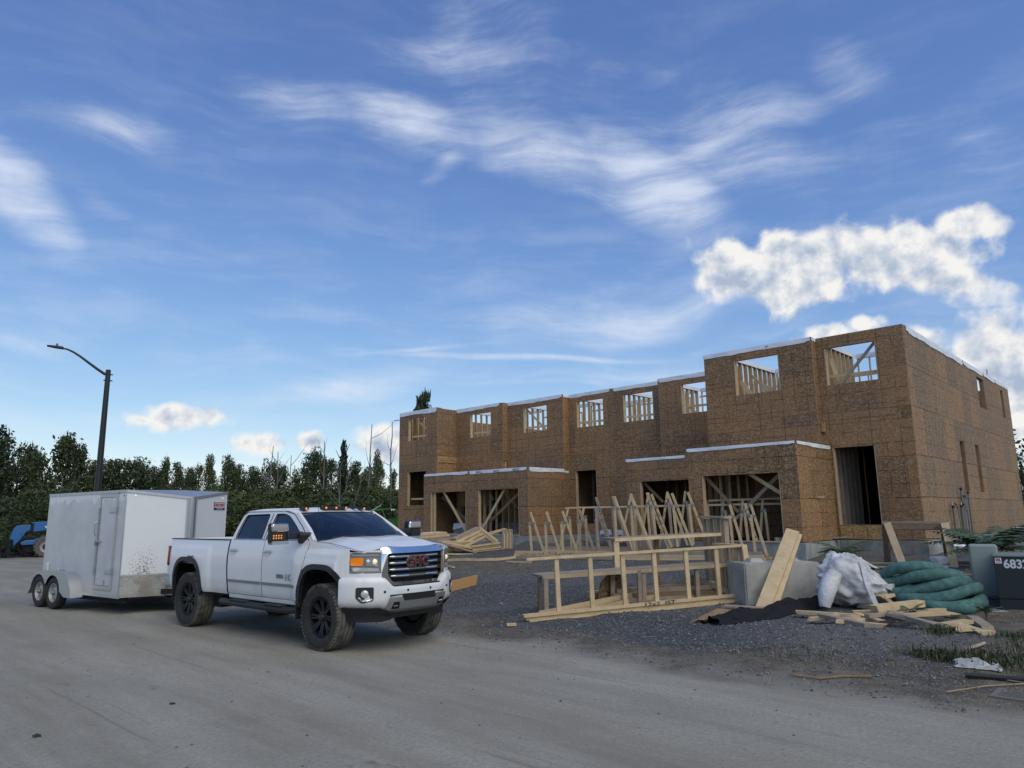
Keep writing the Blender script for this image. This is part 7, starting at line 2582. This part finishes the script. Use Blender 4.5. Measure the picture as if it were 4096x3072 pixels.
for (x, y, s_) in ((1.15, -0.95, 1.0), (0.35, 0.95, 1.0), (4.0, -0.95, 1.0)):
    W = empty('wheel')
    W.parent = TBX
    W.location = (x, y, 0.58)
    t = MB().lathe([(0.32, -0.17), (0.40, -0.20), (0.52, -0.20), (0.56, -0.15), (0.56, 0.15), (0.52, 0.20), (0.40, 0.20), (0.32, 0.17)], 28, 'y')
    for k in range(18):
        for q in (-1, 1):
            a = 2 * PI * (k + (0.5 if q > 0 else 0)) / 18
            t.bar((0.565 * math.cos(a), q * 0.19, 0.565 * math.sin(a)), (0.585 * math.cos(a + 0.16), 0.0, 0.585 * math.sin(a + 0.16)), 0.06, 0.05, (math.cos(a), 0, math.sin(a)))
    t.build('tyre', TYRE3, W, smooth=30)
    MB().lathe([(0.32, -0.18), (0.30, -0.14), (0.20, -0.10), (0.16, -0.16), (0.0, -0.18)], 24, 'y').build('rim', STEELRIM, W, smooth=40)
    MB().lathe([(0.17, -0.165), (0.15, -0.21), (0.0, -0.22)], 16, 'y').build('hub', DARKSHADE, W)

# dark fence behind it
FEN = empty('yard_fence', (-29.2, 42.6, -0.06), R(33.8))
tag(FEN, 'dark metal rail fence behind the blue telehandler', 'fence')
FM = mat('dark_fence_paint', (0.02, 0.021, 0.022), 0.6)
for z in (1.55, 1.35, 0.75, 0.2):
    MB().box(-6, 9, -0.02, 0.02, z - 0.025, z + 0.025).build('rail', FM, FEN)
pst = MB().box(-0.03, 0.03, -0.03, 0.03, 0, 1.65).build('post', FM, FEN, loc=(-6, 0, 0))
for k in range(1, 11):
    c = pst.copy()
    COL.objects.link(c)
    c.location = (-6 + 1.5 * k, 0, 0)

# ------------------------------------------------------------------ green telehandler beyond the house
TGX = empty('telehandler', (-7.76, 43.31, 0.10), R(10.16))
tag(TGX, 'green telehandler cab with a white eye emblem beside the house corner', 'telehandler')
GREEN = mat('green_machine_paint', (0.045, 0.21, 0.035), 0.4)
def gq(x, y):
    return ((1450 + x * 0.11302 - 1530) / 66.4, 2.28 - (2000 + y * 0.11302 - 2034) / 66.4)
MB().prism([gq(*p) for p in ((560, 690), (830, 672), (1190, 645), (1500, 650), (1500, 960), (400, 960), (400, 800))], 'y', -0.35, 0.75).build('cab_body', GREEN, TGX, bevel=0.02)
MB().prism([gq(*p) for p in ((180, 370), (330, 330), (700, 308), (1130, 298), (1130, 325), (720, 345), (640, 375), (330, 385), (190, 430))], 'y', -0.38, 0.78).build('roof', GREEN, TGX, bevel=0.02)
for y in (-0.36, 0.74):
    for (p, q, w) in (((690, 340), (820, 680), 0.075), ((300, 380), (370, 700), 0.07), ((1085, 390), (1195, 650), 0.03), ((860, 680), (1200, 650), 0.05)):
        a, c = gq(*p), gq(*q)
        MB().bar((a[0], y, a[1]), (c[0], y, c[1]), w, 0.05, (1, 0, 0.3)).build('pillar', GREEN, TGX)
MB().add([(gq(*p)[0], y, gq(*p)[1]) for p, y in (((740, 340), -0.37), ((1080, 385), -0.30), ((1190, 640), -0.30), ((830, 668), -0.37))], [(0, 1, 2, 3)]).build('windscreen', GLASS, TGX)
MB().prism([gq(*p) for p in ((370, 640), (560, 600), (600, 690), (370, 720))], 'y', -0.1, 0.4).build('seat', DARKSHADE, TGX)
MB().prism([gq(*p) for p in ((100, 940), (1600, 940), (1600, 1300), (100, 1300))], 'y', -0.5, 0.9).build('chassis', DARKSHADE, TGX)
for x in (1015, 1085):
    c = gq(x, 350)
    MB().lathe([(0.0, -0.05), (0.03, -0.04), (0.04, 0.0)], 10, 'y').build('work_light', mat('work_light_lens', (0.85, 0.85, 0.82), 0.2, **{'Emission Color': (1, 1, 0.95, 1), 'Emission Strength': 0.25}), TGX, loc=(c[0], -0.40, c[1]), smooth=50)
EW = mat('emblem_white', (0.7, 0.72, 0.72), 0.5)
cx, cz = gq(820, 810)
em = MB()
for (r0, rz, n_) in ((0.20, 0.17, 4), (0.095, 0.17, 20)):
    for rr in (1.0, 0.80):
        pass
    pts = [(math.cos(2 * PI * k / n_), math.sin(2 * PI * k / n_)) for k in range(n_)]
    base = len(em.v)
    em.v += [(cx + p[0] * r0, -0.385, cz + p[1] * rz) for p in pts] + [(cx + p[0] * r0 * 0.80, -0.385, cz + p[1] * rz * 0.80) for p in pts]
    em.f += [(base + k, base + (k + 1) % n_, base + n_ + (k + 1) % n_, base + n_ + k) for k in range(n_)]
em.build('emblem', EW, TGX)
MB().add([(cx + 0.055 * math.cos(2 * PI * k / 14), -0.384, cz + 0.10 * math.sin(2 * PI * k / 14)) for k in range(14)], [tuple(range(14))]).build('emblem_centre', mat('emblem_yellow', (0.5, 0.42, 0.04), 0.5), TGX)
text('door_lettering', 'T', mat('emblem_yellow', (0.5, 0.42, 0.04), 0.5), TGX, 0.22, (gq(660, 770)[0], -0.385, gq(660, 770)[1]), (R(90), 0, 0), 0.001)
for x in (-0.55, 1.3):
    MB().lathe([(0.30, -0.18), (0.50, -0.2), (0.56, -0.12), (0.56, 0.12), (0.50, 0.2), (0.30, 0.18)], 22, 'y').build('wheel', TYRE3, TGX, loc=(x, -0.7, 0.56))
p0, p1 = gq(170, 480), gq(650, 180)
o = MB().bar((p0[0], -0.7, p0[1]), (p1[0], -0.7, p1[1]), 0.055, 0.05).build('mirror_arm', mat('grey_white_arm', (0.5, 0.5, 0.5), 0.5), TGX)


# ------------------------------------------------------------------ woods behind the lot
TREES = [
    ('leafy', -36.8, 49.9, 8.2, 4.0),
    ('leafy', -36.1, 50.4, 8.2, 3.9),
    ('leafy', -37.8, 55.1, 8.2, 3.3),
    ('leafy', -37.2, 55.5, 7.9, 2.9),
    ('leafy', -34.0, 51.8, 6.9, 2.7),
    ('leafy', -31.9, 53.1, 7.2, 3.1),
    ('leafy', -31.1, 53.6, 6.3, 2.8),
    ('leafy', -31.1, 56.4, 7.2, 3.3),
    ('leafy', -29.3, 54.6, 7.2, 3.2),
    ('leafy', -30.1, 58.3, 7.2, 2.6),
    ('leafy', -29.7, 59.8, 7.0, 3.1),
    ('leafy', -26.9, 55.9, 6.5, 2.9),
    ('leafy', -32.2, 69.3, 7.0, 2.4),
    ('leafy', -29.2, 65.4, 7.0, 2.7),
    ('leafy', -27.9, 64.2, 7.1, 2.5),
    ('leafy', -27.1, 64.6, 7.2, 2.5),
    ('leafy', -26.9, 68.1, 7.7, 2.1),
    ('leafy', -25.4, 66.9, 7.6, 2.6),
    ('leafy', -25.9, 71.9, 7.9, 3.3),
    ('leafy', -22.8, 67.9, 7.0, 2.8),
    ('leafy', -21.3, 66.7, 7.0, 3.0),
    ('leafy', -20.7, 71.9, 7.8, 3.0),
    ('leafy', -18.4, 67.5, 8.3, 2.8),
    ('leafy', -17.7, 67.7, 7.9, 2.4),
    ('leafy', -17.4, 69.4, 7.2, 2.7),
    ('leafy', -15.9, 73.1, 7.9, 3.3),
    ('leafy', -13.7, 68.6, 7.4, 2.9),
    ('leafy', -11.7, 70.6, 6.9, 2.7),
    ('cedar', -33.8, 54.4, 8.4, 4.5),
    ('spruce', -16.5, 70.1, 9.5, 2.1),
    ('cedar', -13.6, 72.7, 8.5, 2.8),
    ('pine', -6.5, 51.6, 10.5, 1.9),
    ('leafy', 35.8, 48.2, 5.0, 4.4),
    ('leafy', 35.6, 50.7, 3.6, 1.6),
    ('shrub', -28.7, 41.0, 3.3, 2.6),
    ('shrub', -28.7, 43.3, 3.8, 2.9),
    ('shrub', -27.3, 44.2, 3.8, 2.6),
    ('shrub', -25.1, 48.9, 3.6, 2.9),
    ('shrub', -24.4, 50.4, 4.0, 3.3),
    ('shrub', -20.9, 54.1, 4.0, 4.0),
    ('shrub', -20.0, 56.6, 4.3, 4.3),
    ('shrub', -17.8, 55.2, 4.1, 3.5),
    ('shrub', -16.8, 57.6, 4.7, 4.4),
    ('shrub', -15.1, 58.1, 4.1, 4.0),
    ('shrub', -13.6, 60.5, 4.0, 4.2),
    ('shrub', -11.2, 58.9, 4.3, 3.7),
    ('shrub', -10.2, 61.2, 4.2, 3.6),
    ('shrub', -23.3, 53.1, 4.1, 3.3),
    ('shrub', -22.8, 55.5, 4.5, 3.5),
    ('dead', -20.9, 62.6, 8.2, 0.0),
    ('dead', -20.5, 62.7, 7.7, 0.0),
    ('dead', -19.7, 64.0, 7.5, 0.0),
    ('dead', -16.7, 63.8, 8.7, 0.0),
    ('dead', -12.2, 61.8, 9.9, 0.0),
    ('dead', -10.0, 59.2, 9.8, 0.0),
    ('dead', -14.3, 58.3, 6.3, 0.0),
    ('dead', -13.6, 60.5, 6.6, 0.0),
    ('dead', -13.5, 56.4, 5.6, 0.0),
    ('dead', -11.8, 56.8, 5.4, 0.0),
    ('dead', -22.4, 52.4, 4.6, 0.0),
    ('dead', -28.6, 45.8, 4.8, 0.0),
]



def leaf_mat(name, a, b_, c_):
    def fn(g, b):
        P = gpos(g)
        rnd = orand(g)
        n = g.noise(P, 0.9, 3.0, 0.6)
        n2 = g.noise(P, 6.0, 1.0, 0.5)
        t = g.math('ADD', g.math('MULTIPLY', n, 0.55), g.math('ADD', g.math('MULTIPLY', n2, 0.30), g.math('MULTIPLY', g.math('SUBTRACT', rnd, 0.25), 0.30)))
        c = g.ramp(t, [(0.30, a), (0.50, b_), (0.70, c_)])
        g.l.new(c, b.inputs['Base Color'])
    return mat(name, b_, 0.65, fn=fn)


LEAF = leaf_mat('woodland_leaf', (0.020, 0.032, 0.010), (0.042, 0.062, 0.018), (0.082, 0.098, 0.028))
NEEDLE = leaf_mat('conifer_needle', (0.010, 0.019, 0.011), (0.018, 0.032, 0.018), (0.032, 0.050, 0.025))
SHRUBL = leaf_mat('shrub_leaf', (0.026, 0.042, 0.012), (0.054, 0.080, 0.021), (0.10, 0.122, 0.034))
BARK = mat('grey_bark', (0.12, 0.105, 0.09), 0.9)
DEADBARK = mat('bleached_bark', (0.15, 0.142, 0.13), 0.9)


def leaf_quad(V, F, p, size, rng, flat=0.0):
    n = Vector((rng.gauss(0, 1), rng.gauss(0, 1), rng.gauss(0, 1) + flat))
    n.normalize()
    t = n.orthogonal().normalized()
    t.rotate(Matrix.Rotation(rng.uniform(0, 6.28), 3, n))
    b = n.cross(t)
    k = len(V)
    a, c = size, size * rng.uniform(0.45, 0.8)
    V += [tuple(p - t * a), tuple(p + b * c * 0.7 - t * a * 0.1), tuple(p + t * a), tuple(p - b * c * 0.7 + t * a * 0.1)]
    F.append((k, k + 1, k + 2, k + 3))


def mesh_of(name, V, F, m):
    me = bpy.data.meshes.new(name)
    me.from_pydata(V, [], F)
    me.materials.append(m)
    return me


def leafy_crown(seed, n=6500, low=0.12, shape='round'):
    """crown of unit width and unit height, made of leaf clumps round many boughs"""
    rng = random.Random(seed)
    V, F = [], []
    blobs = []
    for k in range(44):
        z = low + (0.93 - low) * rng.random()
        env = math.sin(PI * min(0.98, max(0.06, (z - low + 0.10) / (1.08 - low)))) ** 0.6
        if shape == 'cone':
            env = 1.05 * (1.02 - z)
        a = rng.uniform(0, 6.28)
        r = 0.42 * env * rng.uniform(0.25, 1.0)
        blobs.append((Vector((math.cos(a) * r, math.sin(a) * r, z)), rng.uniform(0.07, 0.15) * (0.6 + 0.5 * env)))
    blobs.append((Vector((0.02, 0, 0.93)), 0.07))
    for i in range(n):
        c, r = rng.choice(blobs)
        d = Vector((rng.gauss(0, 1), rng.gauss(0, 1), rng.gauss(0, 1))).normalized() * r * (rng.uniform(0.4, 1.1) + abs(rng.gauss(0, 0.28)))
        d.z *= 0.95
        leaf_quad(V, F, c + d, rng.uniform(0.008, 0.030), rng, 0.6)
    return V, F


def spruce_crown(seed, n_tiers=26, width=1.0, open_=0.0):
    rng = random.Random(seed)
    V, F = [], []
    for k in range(n_tiers):
        z = 0.06 + 0.92 * (k / n_tiers) ** 0.95
        R_ = 0.5 * width * (1.02 - z) ** 0.85
        nb = max(5, int(14 * (1 - z) + 5))
        for j in range(nb):
            if rng.random() < open_:
                continue
            a = 2 * PI * (j + rng.random()) / nb
            L = R_ * rng.uniform(0.6, 1.1)
            for s in range(9):
                t = (s + 0.5) / 9
                p = Vector((math.cos(a) * L * t, math.sin(a) * L * t, z - 0.05 * t * L / 0.5 + rng.uniform(-0.006, 0.006)))
                leaf_quad(V, F, p + Vector((rng.gauss(0, 0.012), rng.gauss(0, 0.012), 0)), rng.uniform(0.030, 0.060), rng, 1.2)
    for s in range(14):
        leaf_quad(V, F, Vector((0, 0, 0.94 + 0.06 * s / 14)), 0.010, rng)
    return V, F


def pine_crown(seed):
    rng = random.Random(seed)
    V, F = [], []
    for k in range(26):
        z = 0.55 + 0.45 * rng.random() ** 0.8
        a = rng.uniform(0, 6.28)
        L = 0.5 * (1.12 - z) ** 0.5 * rng.uniform(0.35, 1.0)
        for s in range(34):
            t = rng.random() ** 0.6
            p = Vector((math.cos(a) * L * t, math.sin(a) * L * t, z + 0.10 * t * L))
            leaf_quad(V, F, p + Vector((rng.gauss(0, 0.05), rng.gauss(0, 0.05), rng.gauss(0, 0.012))), rng.uniform(0.03, 0.06), rng, 0.4)
    return V, F


CROWNS = {'leafy': [mesh_of('crown', *leafy_crown(s), LEAF) for s in (1, 2, 3, 4)] + [mesh_of('crown', *leafy_crown(s, 6000, 0.08, 'cone'), LEAF) for s in (6, 7, 8)],
          'shrub': [mesh_of('foliage', *leafy_crown(s, 4500, 0.03), SHRUBL) for s in (11, 12, 13)],
          'cedar': [mesh_of('crown', *leafy_crown(s, 6500, 0.05, 'cone'), LEAF) for s in (21, 22)],
          'spruce': [mesh_of('crown', *spruce_crown(31), NEEDLE)],
          'pine': [mesh_of('crown', *pine_crown(41), NEEDLE)]}
_tb = MB().tube([(0, 0, -0.02), (0.01, 0, 0.4), (-0.005, 0.01, 0.92)], [0.020, 0.014, 0.004], 7)
rngt = random.Random(5)
for k in range(9):
    z = 0.30 + 0.065 * k
    a = rngt.uniform(0, 6.28)
    L = 0.30 * (1.05 - z)
    _tb.tube([(0, 0, z), (math.cos(a) * L * 0.5, math.sin(a) * L * 0.5, z + 0.06), (math.cos(a) * L, math.sin(a) * L, z + 0.14)], [0.007, 0.005, 0.002], 5)
_to = _tb.build('trunk', BARK, None)
TRUNK = _to.data
bpy.data.objects.remove(_to, do_unlink=True)

TREELAB = {'leafy': ('leafy_tree', 'dark green leafy tree in the dense woods behind the lot', 'tree', 'leafy trees in the woods behind the lot'),
           'shrub': ('shrub', 'lighter green shrub at the foot of the woods', 'shrub', 'shrubs at the foot of the woods')}
count = {'leafy': 0, 'shrub': 0}
rg = random.Random(17)
for i, (kind, x, y, h, w) in enumerate(TREES):
    if kind == 'dead':
        continue
    z = terrain(x, y, False)
    if kind in TREELAB:
        nm, lab, cat, grp = TREELAB[kind]
        if x > 20:
            lab, grp = ('tall leafy tree behind the end wall at the right edge', None) if x / y > 0.74 else ('lower leafy tree touching the end wall at the right edge', None)
    else:
        nm, lab, cat, grp = {('cedar', 0): ('cedar_tree', 'broad pointed cedar left of the street lamp pole', 'tree', None), ('spruce', 0): ('spruce_tree', 'narrow pointed dark spruce rising above the woods', 'tree', None),
                             ('cedar', 1): ('cedar_tree', 'smaller pointed cedar between the two tall dead trunks', 'tree', None), ('pine', 0): ('pine_tree', 'lone pine top showing above the left end of the house', 'tree', None)}[(kind, 1 if kind == 'cedar' and x > -20 else 0)]
    root = empty(nm, (x, y, z - 0.05), rg.uniform(0, 6.28))
    tag(root, lab, cat, grp)
    me = rg.choice(CROWNS[kind])
    if kind == 'leafy':
        h *= rg.uniform(0.88, 1.08)
        w *= rg.uniform(0.75, 1.15) * (0.8 if x > -28 else 1.0)
    c = bpy.data.objects.new('crown' if kind != 'shrub' else 'foliage', me)
    COL.objects.link(c)
    c.parent = root
    ww = w * (1.65 if kind in ('leafy', 'shrub') else 1.35)
    c.scale = (ww, ww, h * 1.02)
    if kind != 'shrub':
        t = bpy.data.objects.new('trunk', TRUNK)
        COL.objects.link(t)
        t.parent = root
        t.scale = (h * 0.9, h * 0.9, h)

# bleached dead trunks standing in front of the woods
DL = ['thin dead tree with fine twigs above the pickup bed', 'second thin dead tree just right of the twiggy one', 'bare pole trunk above the pickup cab rear window', 'forked dead tree left of the narrow spruce', 'tall dead tree with crooked arms right of the spruce',
      'tallest bleached dead trunk close to the house corner', 'leaning dead trunk below the narrow spruce', 'dead trunk slanting right beside the spruce', 'short pale trunk above the cab clearance lamps', 'short leaning dead trunk near the green telehandler',
      'grey stump trunk just right of the trailer nose', 'many stemmed bare bush behind the trailer roof']
dr = random.Random(23)
k = 0
for (kind, x, y, h, w) in TREES:
    if kind != 'dead':
        continue
    z = terrain(x, y, False)
    root = empty('dead_tree', (x, y, z - 0.05))
    tag(root, DL[k], 'dead tree')
    lean = {6: -0.12, 7: 0.16, 9: 0.25}.get(k, dr.uniform(-0.03, 0.03))
    pts = [(lean * h * (1 - j / 8) * -1 + 0.05 * dr.uniform(-1, 1), 0.05 * dr.uniform(-1, 1), h * j / 8) for j in range(9)]
    MB().tube(pts, [0.075 * (1 - 0.8 * j / 8) * (h / 8) + 0.012 for j in range(9)], 6).build('trunk', DEADBARK, root, smooth=60)
    nb = 14 if k == 11 else (10 if k in (0, 1, 3) else 7 if k in (4, 5) else 3)
    for j in range(nb):
        t = dr.uniform(0.45, 0.95) if k != 11 else dr.uniform(0.15, 0.7)
        q = Vector(pts[int(t * 8)])
        a = dr.uniform(0, 6.28)
        L = h * dr.uniform(0.07, 0.17) * (1.8 if k == 11 else 1)
        e = q + Vector((math.cos(a) * L, math.sin(a) * L * 0.5, L * dr.uniform(0.5, 1.4)))
        m_ = q.lerp(e, 0.5) + Vector((0, 0, -0.08 * L))
        MB().tube([q, m_, e, e + (e - m_) * 0.5 + Vector((0.1 * L, 0, 0.2 * L))], [0.030, 0.022, 0.014, 0.006], 5).build('branch', DEADBARK, root)
    k += 1

# the woods' closed depth behind the front trees
def treeline():
    rng = random.Random(99)
    V, F = [], []
    for i in range(60000):
        az = R(rng.uniform(-44, -6))
        d = rng.uniform(78, 98)
        x, y = math.sin(az) * d, math.cos(az) * d
        top = 4.6 + 1.6 * noise.noise(Vector((az * 30, 0, 0))) + 1.0 * noise.noise(Vector((az * 90, 3, 0)))
        z = top * rng.random()
        leaf_quad(V, F, Vector((x, y, z)), rng.uniform(0.20, 0.42), rng, 0.5)
    for i in range(3500):
        az = R(rng.uniform(33.5, 47))
        d = rng.uniform(60, 74)
        x, y = math.sin(az) * d, math.cos(az) * d
        z = 0.8 + 6.5 * rng.random() ** 0.8
        leaf_quad(V, F, Vector((x, y, z)), rng.uniform(0.14, 0.30), rng, 0.5)
    o = bpy.data.objects.new('treeline', mesh_of('treeline', V, F, LEAF))
    COL.objects.link(o)
    tag(o, 'deep mass of dark woods behind the nearer trees', 'woods', kind='stuff')


treeline()
